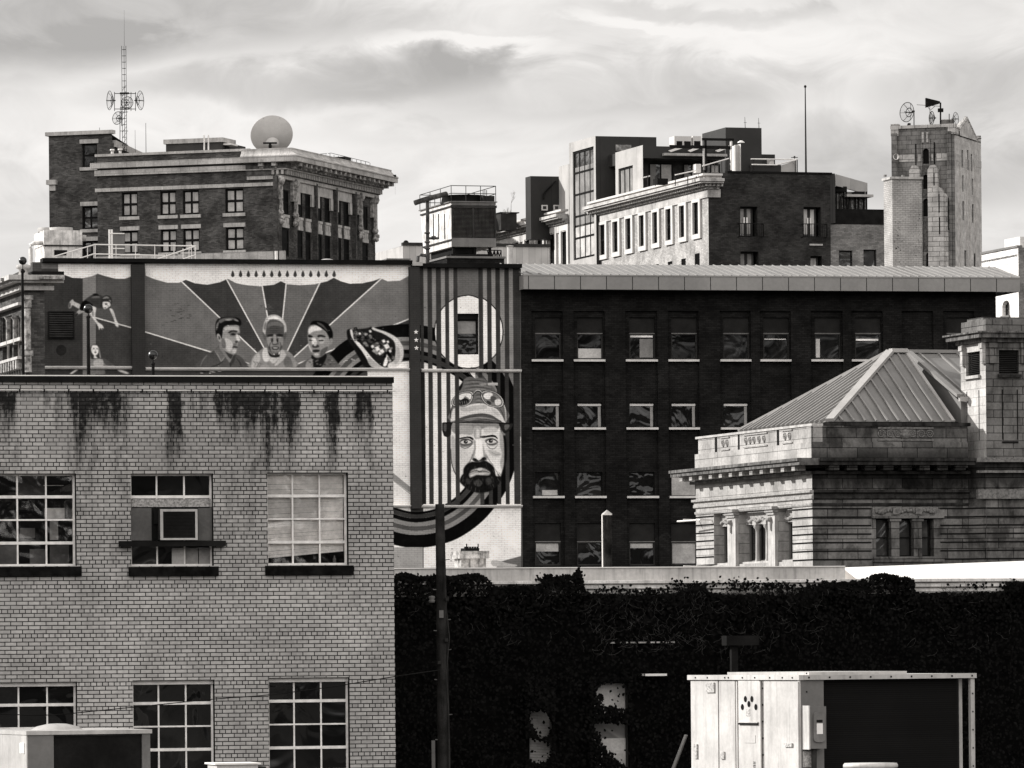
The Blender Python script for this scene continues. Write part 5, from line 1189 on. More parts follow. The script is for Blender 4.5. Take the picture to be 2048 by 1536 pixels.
for i in range(n_ + 1):
    q = i / n_; x0_ = xa + (xb - xa) * q; 
    x1_ = x0_ - (.0)
    x1_ = min(max(x0_, xr0), xr1) if False else x0_
    t1 = 1.0
    if x0_ > xr1: t1 = max(0.02, (xb - x0_) / (xb - xr1))
    p0 = Vector((x0_, -OV, zf1 + .02)); p1 = Vector((x0_, -OV + (yr + OV) * t1, zf1 + .02 + (zr - zf1 - .02) * t1))
    sm2.add([(p0.x - .018, p0.y, p0.z), (p0.x + .018, p0.y, p0.z), (p0.x + .018, p0.y, p0.z + .035), (p0.x - .018, p0.y, p0.z + .035), (p1.x - .018, p1.y, p1.z), (p1.x + .018, p1.y, p1.z), (p1.x + .018, p1.y, p1.z + .035), (p1.x - .018, p1.y, p1.z + .035)],
            [(0, 1, 2, 3), (4, 5, 6, 7), (3, 2, 6, 7), (0, 3, 7, 4), (1, 2, 6, 5)])
each(sm2, 'standing_seam', 'seam_metal', ro_)

# ================================================================ stone building with hipped metal roof
SB = F(1625, 1050, 170, 17)
sb = thing('stone_building', "classical limestone building with banded masonry, carved parapet and ribbed metal hip roof", 'building', SB)
f, s = SB.f, SB.s
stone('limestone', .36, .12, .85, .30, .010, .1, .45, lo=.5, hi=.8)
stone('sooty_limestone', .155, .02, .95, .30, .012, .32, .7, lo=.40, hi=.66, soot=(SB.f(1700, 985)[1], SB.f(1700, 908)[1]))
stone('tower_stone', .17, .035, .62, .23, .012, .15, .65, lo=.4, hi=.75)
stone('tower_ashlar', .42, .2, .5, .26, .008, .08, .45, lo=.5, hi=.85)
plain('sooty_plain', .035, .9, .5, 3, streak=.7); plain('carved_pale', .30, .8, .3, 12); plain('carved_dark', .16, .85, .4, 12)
plain('joint_shadow', .012, .9, .1, 1)
D = s(1392, 1050)[0]; Wd = f(1937, 1050)[0]
zt = lambda px, py: f(px, py)[1]
zc0, zc1 = zt(1625, 948), zt(1625, 917)          # below cornice, above cornice
zs1, zs0 = zt(1625, 980), zt(1625, 999)        # string moulding
zp0, zp1 = zt(1625, 914), zt(1625, 848)        # parapet
PX = 170 / FPX
# openings on the left flank
def sy(px, py=1070): return s(px, py)[0]
zo1, zo0 = s(1600, 1007)[1], s(1600, 1122)[1]
lo = [(sy(1585), sy(1557)), (sy(1541), sy(1478)), (sy(1461), sy(1428))]
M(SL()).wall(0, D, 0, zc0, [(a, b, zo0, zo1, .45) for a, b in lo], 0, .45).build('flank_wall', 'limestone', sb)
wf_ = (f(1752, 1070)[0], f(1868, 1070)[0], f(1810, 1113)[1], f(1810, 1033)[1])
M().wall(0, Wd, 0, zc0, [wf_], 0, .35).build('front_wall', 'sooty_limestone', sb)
xE_ = f(2090, 1050, -.5)[0]; bk = M(); bk.poly([(0, D, 0), (xE_, D, 0), (xE_, D, zc1 - .1), (0, D, zc1 - .1)]); bk.poly([(xE_, D, 0), (xE_, -.5, 0), (xE_, -.5, zc1 - .1), (xE_, D, zc1 - .1)]); bk.build('rear_wall', 'limestone', sb)
# rustication joints: dark recessed lines set as thin strips
jo = M(SL()); jf = M()
z = zs0 - .02; rows_ = []
while z > zt(1625, 1170): rows_.append(z); z -= 17.0 * PX
segs = [(0, lo[0][0] - .02), (lo[2][1] + .02, D)]
for z in rows_[1:]:
    for a, b in segs: jo.box(a, b, -.012, .01, z - .022, z + .022)
    jf.box(0, wf_[0] - .15, -.012, .01, z - .022, z + .022); jf.box(wf_[1] + .2, Wd, -.012, .01, z - .022, z + .022)
each(jo, 'joint', 'joint_shadow', sb); each(jf, 'joint', 'joint_shadow', sb)
# string mouldings
def mould(T, a, b, z0, z1, prof, name, mat):
    h_ = z1 - z0; m_ = M(T); n_ = len(prof)
    P_ = [(-w, z0 + h_ * q) for w, q in prof] + [(.0, z1), (.0, z0)]
    m_.add([(a, w, z) for w, z in P_] + [(b, w, z) for w, z in P_], [tuple(range(len(P_))), tuple(range(2 * len(P_) - 1, len(P_) - 1, -1))] + [(i, (i + 1) % len(P_), len(P_) + (i + 1) % len(P_), len(P_) + i) for i in range(len(P_))])
    return m_.build(name, mat, sb)
P3 = [(.02, 0), (.06, .1), (.06, .4), (.03, .45), (.03, .6), (.12, .75), (.12, 1)]
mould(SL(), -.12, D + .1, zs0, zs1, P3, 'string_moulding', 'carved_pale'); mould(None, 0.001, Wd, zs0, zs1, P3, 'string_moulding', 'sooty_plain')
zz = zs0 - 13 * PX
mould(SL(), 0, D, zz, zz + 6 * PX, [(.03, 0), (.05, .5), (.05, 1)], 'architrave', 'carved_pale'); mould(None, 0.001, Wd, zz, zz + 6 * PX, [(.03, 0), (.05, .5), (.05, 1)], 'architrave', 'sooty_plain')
# cornice
OVH = .62
zk = zc0 + (zc1 - zc0) * .55
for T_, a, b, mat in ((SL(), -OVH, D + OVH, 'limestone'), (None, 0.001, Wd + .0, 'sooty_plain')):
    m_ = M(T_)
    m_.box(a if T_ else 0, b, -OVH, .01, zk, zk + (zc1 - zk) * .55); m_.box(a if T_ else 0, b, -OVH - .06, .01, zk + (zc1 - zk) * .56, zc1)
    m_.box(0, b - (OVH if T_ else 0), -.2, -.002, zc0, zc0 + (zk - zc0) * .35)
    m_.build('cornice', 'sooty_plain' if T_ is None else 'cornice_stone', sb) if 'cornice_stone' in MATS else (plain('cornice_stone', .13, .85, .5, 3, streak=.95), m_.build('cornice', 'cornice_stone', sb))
md = M(SL()); n_ = 12
for i in range(n_):
    y = .15 + (D - .3) * i / (n_ - 1); md.box(y - .14, y + .14, -OVH + .08, -.2, zc0 + (zk - zc0) * .4, zk - .003)
each(md, 'modillion', 'limestone', sb)
md = M()
for i in range(8):
    x = .5 + i * (Wd - .6) / 7.6; md.box(x - .16, x + .16, -OVH + .08, -.2, zc0 + (zk - zc0) * .4, zk - .003)
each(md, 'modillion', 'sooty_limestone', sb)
# parapet in two stages
zl = zp0 + (zp1 - zp0) * .46
M(SL()).box(0.0, D, -.02, .35, zp0 - .05, zl).build('parapet', 'limestone', sb)
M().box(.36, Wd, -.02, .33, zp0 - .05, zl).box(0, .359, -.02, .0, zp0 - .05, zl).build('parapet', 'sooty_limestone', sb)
pn = M(SL()); PY = lambda px: s(px, 880)[0]
for a, b in ((1624, 1556), (1551, 1477), (1473, 1432), (1427, 1394)):
    ya, yb = PY(a), PY(b); pn.box(ya, yb, .04, .33, zl + .001, zp1 - .05)
pn.box(0, .5, .02, .039, zl + .001, zp1 - .05)
each(pn, 'parapet_panel', 'limestone', sb)
M(SL()).box(0, D, .0, .36, zp1 - .05, zp1 + .02).build('parapet_coping', 'pale_stone', sb)
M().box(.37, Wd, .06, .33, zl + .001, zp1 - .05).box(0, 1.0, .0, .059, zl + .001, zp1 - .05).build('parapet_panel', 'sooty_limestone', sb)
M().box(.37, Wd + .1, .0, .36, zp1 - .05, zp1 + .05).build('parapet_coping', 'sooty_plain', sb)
# carved scrolls
def scroll(m_, c, z, r, w, T=None, flip=1):
    pts = []
    for i in range(26):
        a = i / 25 * 4.2 * math.pi; rr = r * (1 - i / 27); pts.append((c + flip * rr * math.cos(a), w, z + rr * math.sin(a)))
    m_.tube(pts, r * .13, 5, r * .1, False)
zm = (zl + zp1 - .05) / 2; cv = M()
for px in (1763, 1781, 1796, 1825, 1843, 1860):
    scroll(cv, f(px, 868, .04)[0], zm, .13, .045, flip=1 if px < 1811 else -1)
x_ = f(1811, 868, .04)[0]; cv.lathe([(.001, -.04), (.13, -.03), (.15, 0)], 0, 0, 16, mat=Matrix.Translation((x_, .05, zm)) @ Matrix.Rotation(R(-90), 4, 'X'))
xa, xb = f(1756, 868, .04)[0], f(1867, 868, .04)[0]
for z in (zl + .06, zp1 - .11): cv.box(xa, xb, .02, .058, z - .02, z + .02)
each(cv, 'carved_scroll', 'carved_dark', sb)
cv = M(SL())
for px in (1444, 1452, 1490, 1498, 1506, 1516, 1526, 1568, 1577):
    y = PY(px); scroll(cv, y, zm, .13, .02)
for a, b in ((1440, 1457), (1486, 1533), (1563, 1583)):
    for z in (zl + .05, zp1 - .10): cv.box(PY(b), PY(a), .0, .038, z - .02, z + .02)
each(cv, 'carved_scroll', 'carved_pale', sb)
mj = M(SL())
for a, b in ((1556, 1551), (1477, 1473), (1432, 1427)): mj.box(PY(a), PY(b), .05, .3, zl, zp1 - .052)
each(mj, 'parapet_recess', 'joint_shadow', sb)
# flank windows with piers, capitals and garlands
for i, (a, b) in enumerate(lo):
    n_ = 3 if i == 1 else 1
    zf_ = zo1 - (zo1 - zo0) * .30
    M(SL()).box(a + .01, b - .01, .22, .40, zf_, zo1 - .003).build('window_head', 'carved_pale', sb)
    gm_ = M(SL()); random.seed(i)
    yy = a + .1
    while yy < b - .1:
        gm_.sphere(yy, .2, zf_ + .12 + .03 * math.sin(yy * 9), random.uniform(.05, .08), 8); yy += .1
    gm_.build('garland', 'carved_pale', sb)
    wn = window(sb, SL(), a + .08, b - .05, zo0 + .05, zf_, .36, n_, 1, .05, .05, 'mid_metal', 'glass')
    if n_ == 3:
        cl_ = M(SL())
        for k_ in (1, 2):
            yc = a + .08 + (b - a - .13) * k_ / 3; cl_.lathe([(.1, zo0 + .05), (.075, zo0 + .15), (.065, zf_ - .25), (.075, zf_ - .16), (.13, zf_ - .1), (.13, zf_)], yc, .27, 12); cl_.box(yc - .15, yc + .15, .15, .38, zf_ - .02, zf_ + .1)
        each(cl_, 'colonnette', 'pale_stone', sb, 2)
    M(SL()).box(a + .005, b - .005, .08, .44, zo0, zo0 + .06).build('sill', 'pale_stone', sb)
for a, b in ((1556, 1542), (1477, 1461)):
    ya, yb = sy(a), sy(b); M(SL()).box(ya, yb, -.10, -.001, zo0 - .5, zo1 - .28).build('pier', 'pale_stone', sb)
    q = M(SL())
    for k_, (e_, h0, h1) in enumerate(((.03, .28, .20), (.07, .199, .12), (.12, .119, .03))): q.box(ya - e_, yb + e_, -.12 - e_, -.001, zo1 - h0, zo1 - h1)
    q.sphere((ya + yb) / 2, -.18, zo1 - .42, .07, 8); q.box((ya + yb) / 2 - .04, (ya + yb) / 2 + .04, -.15, -.101, zo1 - .75, zo1 - .35)
    q.build('capital', 'carved_pale', sb)
# front triple window
u0, u1, z0, z1 = wf_
M().box(u0 - .12, u1 + .12, -.05, -.001, z1 + .01, z1 + .28).build('window_frieze', 'carved_dark', sb)
gm_ = M(); x = u0
while x < u1:
    gm_.sphere(x, -.07, z1 + .15 + .03 * math.sin(x * 11), random.uniform(.04, .07), 8); x += .09
for px in (1790, 1835): x = f(px, 1025)[0]; gm_.box(x - .1, x + .1, -.12, -.051, z1 + .06, z1 + .25)
gm_.build('garland', 'carved_dark', sb)
M().box(u0 - .12, u1 + .3, -.09, -.001, z1 - .06, z1 + .008).build('lintel', 'sooty_limestone', sb)
xs_ = [u0] + [f(px, 1070)[0] for px in (1782, 1798, 1827, 1843)] + [u1 - .06]
for a, b in ((xs_[0], xs_[1]), (xs_[2], xs_[3]), (xs_[4], xs_[5])):
    window(sb, None, a, b, z0, z1 - .06, .26, 1, 2, .04, .04, 'black_metal', 'glass_grey')
for a, b in ((xs_[1], xs_[2]), (xs_[3], xs_[4])):
    M().box(a, b, -.03, .2, z0, z1 - .061).box(a - .05, b + .05, -.07, .2, z1 - .14, z1 - .062).build('mullion_pier', 'sooty_limestone', sb)
M().box(u0 - .1, u1 + .3, -.08, -.001, z0 - .16, z0 - .01).build('sill', 'sooty_limestone', sb)
# right hand bay stepping forward
xb0 = Wd; bay = M(); yf = -.5
xb1 = f(1972, 1050, yf)[0]; x2 = f(2090, 1050, yf)[0]
bay.poly([(xb0, 0, 0), (xb1, yf, 0), (xb1, yf, zc1 - .1), (xb0, 0, zc1 - .1)]); bay.poly([(xb1, yf, 0), (x2, yf, 0), (x2, yf, zc1 - .1), (xb1, yf, zc1 - .1)])
bay.build('bay_wall', 'sooty_limestone', sb)
jb = M(); 
for z in rows_[1:]: jb.box(xb1 + .02, x2, yf - .012, yf + .01, z - .022, z + .022); jb.add([(xb0, -.014, z - .022), (xb1, yf - .014, z - .022), (xb1, yf - .014, z + .022), (xb0, -.014, z + .022)], [(0, 1, 2, 3)])
each(jb, 'joint', 'joint_shadow', sb)
M().box(xb1 - .3, x2, yf - .15, yf - .001, zs0, zs1).build('string_moulding', 'carved_dark', sb)
M().box(xb1 - .35, x2, yf - .2, yf - .001, zc1 - .12, zc1).build('string_moulding', 'carved_dark', sb)
M().box(xb1 - .3, x2, yf - .12, yf - .001, zc0 + .02, zc0 + .09).build('string_moulding', 'carved_dark', sb)
# ventilation tower
tx0 = f(1972, 800, yf)[0]; TD = 1.1 / math.tan(R(17)) * .8
ty1 = None
TW = F(1972, 800, SB.world(tx0, yf).y, 17)
zt0, zt1 = TW.f(1972, 920)[1], TW.f(1972, 684)[1]
td = TW.s(1922, 800)[0]; tw = 3.2
lw_ = (TW.s(1960, 740)[0], TW.s(1932, 740)[0], TW.s(1945, 751)[1], TW.s(1945, 704)[1])
rw_ = (TW.f(1998, 740)[0], TW.f(2038, 740)[0], TW.f(2010, 748)[1], TW.f(2010, 700)[1])
ox, oy = tx0, yf
def off(T0): return (lambda u, w, z: (u + ox, w + oy, z)) if T0 is None else (lambda u, w, z: (w + ox, u + oy, z))
def par(mb_, nm, mat): return mb_.build(nm, mat, sb)
par(M(off(1)).wall(0, td, zt0 - 3, zt1, [lw_], 0, .25), 'tower_flank', 'tower_ashlar')
w_ = M(off(None)).wall(0, tw, zt0 - .1, zt1, [rw_], 0, .25); w_.poly([(0, td, zt0 - 1), (tw, td, zt0 - 1), (tw, td, zt1), (0, td, zt1)]); par(w_, 'tower_front', 'tower_stone')
for T_, (u0, u1, z0, z1), mt_ in ((1, lw_, 'tower_ashlar'), (None, rw_, 'sooty_plain')):
    q = M(off(T_)); n_ = 13
    for i in range(n_): z = z0 + (z1 - z0) * (i + .2) / n_; q.poly([(u0, .06, z), (u1, .06, z), (u1, .14, z + (z1 - z0) / n_ * .7), (u0, .14, z + (z1 - z0) / n_ * .7)])
    lo_ = par(q, 'louvre', 'dark_metal'); M(off(T_)).box(u0, u1, .2, .21, z0, z1).build('back_board', 'black_metal', lo_)
    M(off(T_)).box(u0 - .05, u1 + .05, -.09, -.001, z0 - .1, z0 - .01).build('sill', mt_, sb)
for T_, cs_, mt_ in ((1, (TW.s(1966, 740)[0] * .5, lw_[1] + .14), 'tower_ashlar'), (None, (TW.f(1984, 740)[0], TW.f(2047, 740)[0]), 'tower_stone')):
    for c in cs_:
        zz1 = zt1 - .02; M(off(T_)).box(c - .1, c + .1, -.1, -.001, zz1 - .62, zz1).box(c - .13, c + .13, -.14, -.101, zz1 - .16, zz1 - .02).build('bracket', mt_, sb)
        for k_ in (-.05, 0, .05): pass
for (a, e_, h0, h1, nm, m1) in ((0, .12, 0, .12, 'tower_cornice', 1), (0, .34, .121, .26, 'tower_cornice', 1), (0, .42, .261, .31, 'tower_cornice', 1), (0, -.02, .311, .68, 'tower_attic', 1)):
    M(lambda u, w, z: (u + ox, w + oy, z)).box(-e_, tw, -e_, td + e_, zt1 + h0, zt1 + h1).build(nm, 'tower_stone' if nm == 'tower_attic' else 'cornice_stone', sb)
M(lambda u, w, z: (u + ox, w + oy, z)).box(.05, tw, .3, 1.6, zt1 + .681, zt1 + .76).build('tower_cap', 'tower_stone', sb)
# tower panel outlines
q = M(off(1)); a, b = TW.s(1959, 850)[0], TW.s(1934, 850)[0]; z1_, z0_ = TW.s(1945, 782)[1], TW.s(1945, 882)[1]
q.box(a, a + .03, -.012, .01, z0_, z1_).box(b - .03, b, -.012, .01, z0_, z1_); par(q, 'panel_outline', 'joint_shadow')
q = M(off(None)); a, b = TW.f(2004, 850)[0], TW.f(2036, 850)[0]; q.box(a, a + .03, -.012, .01, z0_, z1_).box(b - .03, b, -.012, .01, z0_, z1_).box(a, b, -.03, .01, z0_ - .1, z0_ - .05); par(q, 'panel_outline', 'joint_shadow')
# roofs
pleat('hip_metal', .18, 50, .45, 0, dark=0, spec=.2)
plain('rib_metal', .22, .4, .1, 1, spec=.5); plain('ridge_metal', .36, .4, .1, 1, spec=.5)
ins = .5
e0 = (f(1660, 843, ins)[0], ins); zE = f(1660, 843, ins)[1]
xE1 = f(1907, 845, ins)[0]; yE1 = s(1480, 862, e0[0])[0]
# apex: keep the ridge above the middle of the front eave
ay_ = (yE1) * .5
ax0, zA = f(1781, 705, ay_); ax1 = f(1812, 705, ay_)[0]
ay_ = ay_
rf = M()
A0, A1 = (ax0, ay_, zA), (ax1, ay_, zA)
c1, c2, c3, c4 = (e0[0], ins, zE), (xE1, ins, zE), (xE1, yE1, zE), (e0[0], yE1, zE)
rf.poly([c1, c2, A1, A0]); rf.poly([c2, c3, A1]); rf.poly([c3, c4, A0, A1]); rf.poly([c4, c1, A0])
rf.build('hip_roof', 'hip_metal', sb)
def V(a): return Vector(a)
rb = M()
def rib(p, q, w_, h_):
    p, q = V(p), V(q); d = (q - p).normalized(); up_ = Vector((0, 0, 1)); sd = d.cross(up_).normalized() * w_ / 2; up2 = sd.cross(d).normalized() * h_
    if up2.z < 0: up2 = -up2
    rb.add([tuple(p - sd), tuple(p + sd), tuple(p + sd + up2), tuple(p - sd + up2), tuple(q - sd), tuple(q + sd), tuple(q + sd + up2), tuple(q - sd + up2)], [(0, 1, 2, 3), (4, 7, 6, 5), (3, 2, 6, 7), (0, 3, 7, 4), (1, 5, 6, 2)])
def lerp(a, b, t_): return tuple(x + (y - x) * t_ for x, y in zip(a, b))
n_ = 11
for i in range(1, n_):           # front slope ribs, at right angles to the eave
    x = c1[0] + (c2[0] - c1[0]) * i / n_
    if x < A0[0]: t_ = (x - c1[0]) / (A0[0] - c1[0])
    elif x <= A1[0]: t_ = 1
    else: t_ = (c2[0] - x) / (c2[0] - A1[0])
    rib((x, ins - .12, zE - .0), (x, ins + (ay_ - ins) * t_, zE + (zA - zE) * t_), .05, .05)
n_ = 19
for i in range(1, n_):
    y = c1[1] + (c4[1] - c1[1]) * i / n_
    t_ = (y - c1[1]) / (ay_ - c1[1]) if y < ay_ else (c4[1] - y) / (c4[1] - ay_)
    rib((c1[0] - .15, y, zE - .03), (c1[0] + (A0[0] - c1[0]) * t_, y, zE + (zA - zE) * t_), .10, .09)
rb.build('roof_rib', 'rib_metal', sb)
rb = M(); rib(c1, A0, .26, .10); rib(c4, A0, .2, .1); rib(A0, A1, .3, .12); rib(c2, A1, .10, .05); rb.build('hip_ridge', 'ridge_metal', sb)
M().box(c1[0] - .1, c2[0] + .1, ins - .14, ins - .02, zE - .1, zE - .01).build('gutter', 'black_metal', sb)
# cross wing roof
wy0 = ay_ * .25; wr = ay_ + 1.0
xv = f(1815, 706, wr)[0]; zR = f(1850, 706, wr)[1]; xq, zq = f(1919, 795, wy0)
xw = xv
X2 = f(1990, 706, wr)[0]
ww_ = M(); ww_.poly([(xw, wy0, zq), (X2, wy0, zq), (X2, wr, zR), (xw, wr, zR)]); ww_.poly([(xw, wr, zR), (X2, wr, zR), (X2, wr + 5, zq), (xw, wr + 5, zq)])
ww_.poly([(xw + .1, wy0 + .1, zE), (xw + .1, wr, zE), (xw + .1, wr, zR - .12), (xw + .1, wy0 + .1, zq - .12)])
ww_.build('wing_roof', 'hip_metal', sb)
rb = M()
for i in range(9): x = xw + .35 + i * .62; rib((x, wy0, zq), (x, wr, zR), .05, .05)
rb.build('roof_rib', 'rib_metal', sb)
rb = M(); rib((xw, wy0 - .1, zq), (xw, wr, zR), .18, .1); rib((xw, wr, zR), (X2, wr, zR), .2, .1); rb.build('verge', 'rib_metal', sb)
M().box(xw, X2, wy0 - .15, wy0, zq - .12, zq + .02).build('gutter', 'ridge_metal', sb)
M().box(xw + .1, X2, wy0 + .05, wy0 + .1, zE, zq - .121).build('wing_wall', 'mid_metal', sb)
# window guard arms on the far corner
q = M(SL())
for px, py in ((1398, 1040), (1424, 1040), (1398, 1133), (1424, 1133)):
    y, z = s(px, py); q.tube([(y, -.02, z), (y + .05, -.5, z + .02)], .02, 5)
y0_, z_ = s(1428, 1041); y1_, _ = s(1392, 1041); q.tube([(y0_, -.45, z_ + .02), (y1_ + .2, -.55, z_ + .02)], .025, 5)
q.build('guard_frame', 'white_paint', sb)
M().box(0.4, xE_ - .05, .4, D - .1, zp0 - .3, zp0 - .2).build('roof_flat', 'gravel_roof', sb)

# ================================================================ tall old office block on the left
brick('office_brick', .075, .05, .22, .07, .006, .38, blotch=.45)
stone('terracotta', .46, .22, .55, .6, .010, .08, .45, lo=.5, hi=.8)
plain('trim_pale', .46, .8, .2, 2, streak=.4); plain('trim_carved', .30, .85, .7, 5); plain('trim_shadow', .09, .9, .5, 4)
OB = F(561, 440, 330, -18.5)
f, s = OB.f, OB.s
ob = thing('office_building', "tall old brick office block with a deep dentilled cornice, upper left", 'building', OB)
xl = f(195, 420)[0]; Dp = s(750, 440)[0]
zt = lambda px, py: f(px, py)[1]
zp = zt(400, 305)
WF = []
for a, b in ((243, 275), (320, 352), (365, 398), (450, 487)):
    m_ = (a + b) / 2; sl_ = (m_ - 360) * -.034
    WF.append((f(a, 400)[0], f(b, 400)[0], zt(m_, 429.5 + sl_), zt(m_, 381 + sl_))); WF.append((f(a + 1, 480)[0], f(b + 1, 480)[0], zt(m_, 504 + sl_), zt(m_, 458 + sl_)))
M().wall(xl, 0, 0, zp, WF, 0, .3).build('front_wall', 'office_brick', ob)
q = M(); q.poly([(xl, 0, 0), (xl, Dp, 0), (xl, Dp, zp), (xl, 0, zp)]); q.poly([(xl, Dp, 0), (0, Dp, 0), (0, Dp, zp), (xl, Dp, zp)]); q.build('rear_wall', 'office_brick', ob)
for i, (u0, u1, z0, z1) in enumerate(WF):
    wn = window(ob, None, u0, u1, z0, z1, .18, 2, 2, .10, .12, 'black_metal', 'glass_grey', [(.1, .44, .08, .5 if i % 2 == 0 else .55, 'blind_grey'), (.56, .9, .08, .5, 'blind_grey'), (.1, .44, .56, .92, 'pale_stone'), (.56, .9, .56, .92, 'pale_stone')])
    M().box(u0 - .12, u1 + .12, -.1, .1, z0 - .2, z0 - .01).build('sill', 'trim_pale', wn)
    if i % 2: M().box(u0 - .1, u1 + .1, -.06, -.001, z1 + .01, z1 + .24).build('lintel', 'trim_pale', wn)
# belts on the front
xe = f(495, 330)[0]
def belt(p0, p1, ya, yb, pr, mat='terracotta', nm='belt_course'):
    za, zb = zt(400, yb), zt(400, ya); return M().box(p0, p1, -pr, -.001, za, zb).build(nm, mat, ob)
belt(xl - .1, 0, 370, 377, .12); belt(xl - .3, xe, 319, 330, .35); belt(xl - .1, xe, 334, 345, .2); belt(xl - .1, xe + .2, 301, 306, .12)
belt(xl - .1, .3, 507, 530, .1, nm='base_band')
# street side
def Ys(px, py=440): return s(px, py)[0]
cols8 = [(563.5, 577.5), (594.5, 605), (610.5, 621), (633, 643.5), (649, 660), (671.5, 682), (687, 698), (724, 735.5)]
zt1 = s(570, 380)[1]; zt0 = s(570, 429)[1]; zb1 = s(570, 456)[1]; zt2 = zb1 - (zt1 - zt0) * 1.15
hs = []
for i, (a, b) in enumerate(cols8):
    ya, yb = Ys(a), Ys(b); hs += [(ya, yb, zt0, zt1), (ya, yb, zt2, zb1)]
M(SR()).wall(0, Dp, 0, zp - 1.2, hs, 0, .03).build('side_wall', 'office_brick', ob)
for i in range(0, len(hs), 2):
    u0, u1, z0, z1 = hs[i]
    for k_ in (0, 1):
        a, b, c, d = hs[i + k_]; wn = window(ob, SR(), a, b, c, d, .03, 1, 2, .1, .08, 'black_metal', 'glass_dead', proud=.02)
    sp = M(SR()); h_ = z0 - zb1
    sp.box(u0 + .02, u1 - .02, -.06, -.001, zb1 + .02, zb1 + h_ * .3).box(u0 + .02, u1 - .02, -.08, -.001, z0 - h_ * .2, z0 - .01); sp.box(u0 + .02, u1 - .02, -.03, -.001, zb1 + h_ * .31, z0 - h_ * .21)
    ym = (u0 + u1) / 2
    sp.box(u0 + .1, ym - .1, -.05, -.031, zb1 + h_ * .4, z0 - h_ * .3).box(ym + .1, u1 - .1, -.05, -.031, zb1 + h_ * .4, z0 - h_ * .3)
    sp.build('spandrel', 'trim_pale', ob)
# pale surrounds above the middle windows
for a, b in ((593, 624), (632, 662), (670, 700)):
    ya, yb = Ys(a - 1), Ys(b + 1); zz = zt1 + .02
    M(SR()).box(ya, yb, -.1, -.001, zz, zz + .62).box(ya - .1, yb + .1, -.18, -.001, zz + .621, zz + .72).box(ya, ya + .45, -.12, -.001, zz - .7, zz - .01).box(yb - .35, yb, -.12, -.001, zz - .7, zz - .01).build('window_crown', 'trim_pale', ob)
for px in (555, 585, 715, 744):       # carved consoles at the end piers
    y = Ys(px); w_ = .30
    q = M(SR()); q.box(y - w_, y + w_, -.18, -.001, zt1 - .6, zt1 + .75).box(y - w_ * .5, y + w_ * .5, -.3, -.181, zt1 - 1.3, zt1 + .5); q.sphere(y, -.2, zt1 - 1.4, .22, 8); q.sphere(y, -.2, zt1 + .45, .3, 8)
    for k_ in range(4): q.sphere(y - .2 + .13 * k_, -.25, zt1 - 1.9 + .2 * (k_ % 2), .17, 6)
    q.build('carved_console', 'trim_carved', ob)
for px in (548, 627, 667, 705):
    y = Ys(px); M(SR()).box(y - .12, y + .12, -.25, -.001, 0, zt1 + .7).build('rib_pilaster', 'office_brick', ob)
# deep cornice, returned on the front
z_d0, z_d1 = zt1 + .80, zt1 + 1.10         # dentil band
crn = M(SR()); PR = 1.3; fr_ = 1.2
yE = Dp + .1
def ring(m_, pr, za, zb):
    m_.add([(xe, -pr * .6, za), (pr, -pr * .6, za), (pr, Dp + pr * .4, za), (xe, Dp + pr * .4, za), (xe, -pr * .6, zb), (pr, -pr * .6, zb), (pr, Dp + pr * .4, zb), (xe, Dp + pr * .4, zb)],
           [(0, 3, 2, 1), (4, 5, 6, 7), (0, 1, 5, 4), (1, 2, 6, 5), (2, 3, 7, 6), (3, 0, 4, 7)])
q = M(); ring(q, .24, z_d0 - .22, z_d0 - .01); q.build('frieze', 'trim_pale', ob)
q = M(); ring(q, .32, z_d0, z_d1); q.build('dentil_bed', 'trim_shadow', ob)
q = M(); y = 0
while y < Dp: q.box(.321, .46, y, y + .13, z_d0 + .03, z_d1 - .02); y += .29
x = xe + 1.6
while x < .3: q.box(x, x + .13, -.34, -.193, z_d0 + .03, z_d1 - .02); x += .29
q.build('dentil_course', 'trim_pale', ob)
q = M(); ring(q, .5, z_d1, z_d1 + .08); q.build('bed_mould', 'trim_pale', ob)
zk = z_d1 + .08
q = M(); ring(q, .55, zk + .001, zk + .34); q.build('soffit_band', 'trim_shadow', ob)
q = M(); y = .3
while y < Dp + .3: q.box(.551, PR - .12, y, y + .26, zk + .12, zk + .335); q.box(.551, .85, y + .03, y + .23, zk + .0, zk + .119); y += .82
x = xe + .9
while x < .4: q.box(x, x + .26, -.68, -.331, zk + .12, zk + .335); q.box(x, x + .2, -.45, -.331, zk, zk + .119); x += .82
each(q, 'modillion', 'trim_carved', ob, 2)
q = M(); prof = [(PR, zk + .341), (PR, zk + .60), (PR + .05, zk + .62), (PR + .02, zk + .70), (PR - .22, zk + .84), (PR - .36, zk + 1.02), (PR - .34, zk + 1.12), (PR - .44, zk + 1.13)]
for (r0, a), (r1, b) in zip(prof, prof[1:]):
    def rg(r_, z): return [(xe - .15, -r_ * .6, z), (r_, -r_ * .6, z), (r_, Dp + r_ * .4, z), (xe - .15, Dp + r_ * .4, z)]
    A_, B_ = rg(r0, a), rg(r1, b); q.add(A_ + B_, [(i, (i + 1) % 4, 4 + (i + 1) % 4, 4 + i) for i in range(4)])
q.poly(rg(PR, zk + .341)); q.build('cornice', 'terracotta', ob)
M().box(xl, PR - .5, .5, Dp, zp - .9, zp - .8).box(xe, PR - .5, -.5, Dp + .3, zk + 1.0, zk + 1.08).build('roof', 'gravel_roof', ob)
ztop_ob = zk + 1.13
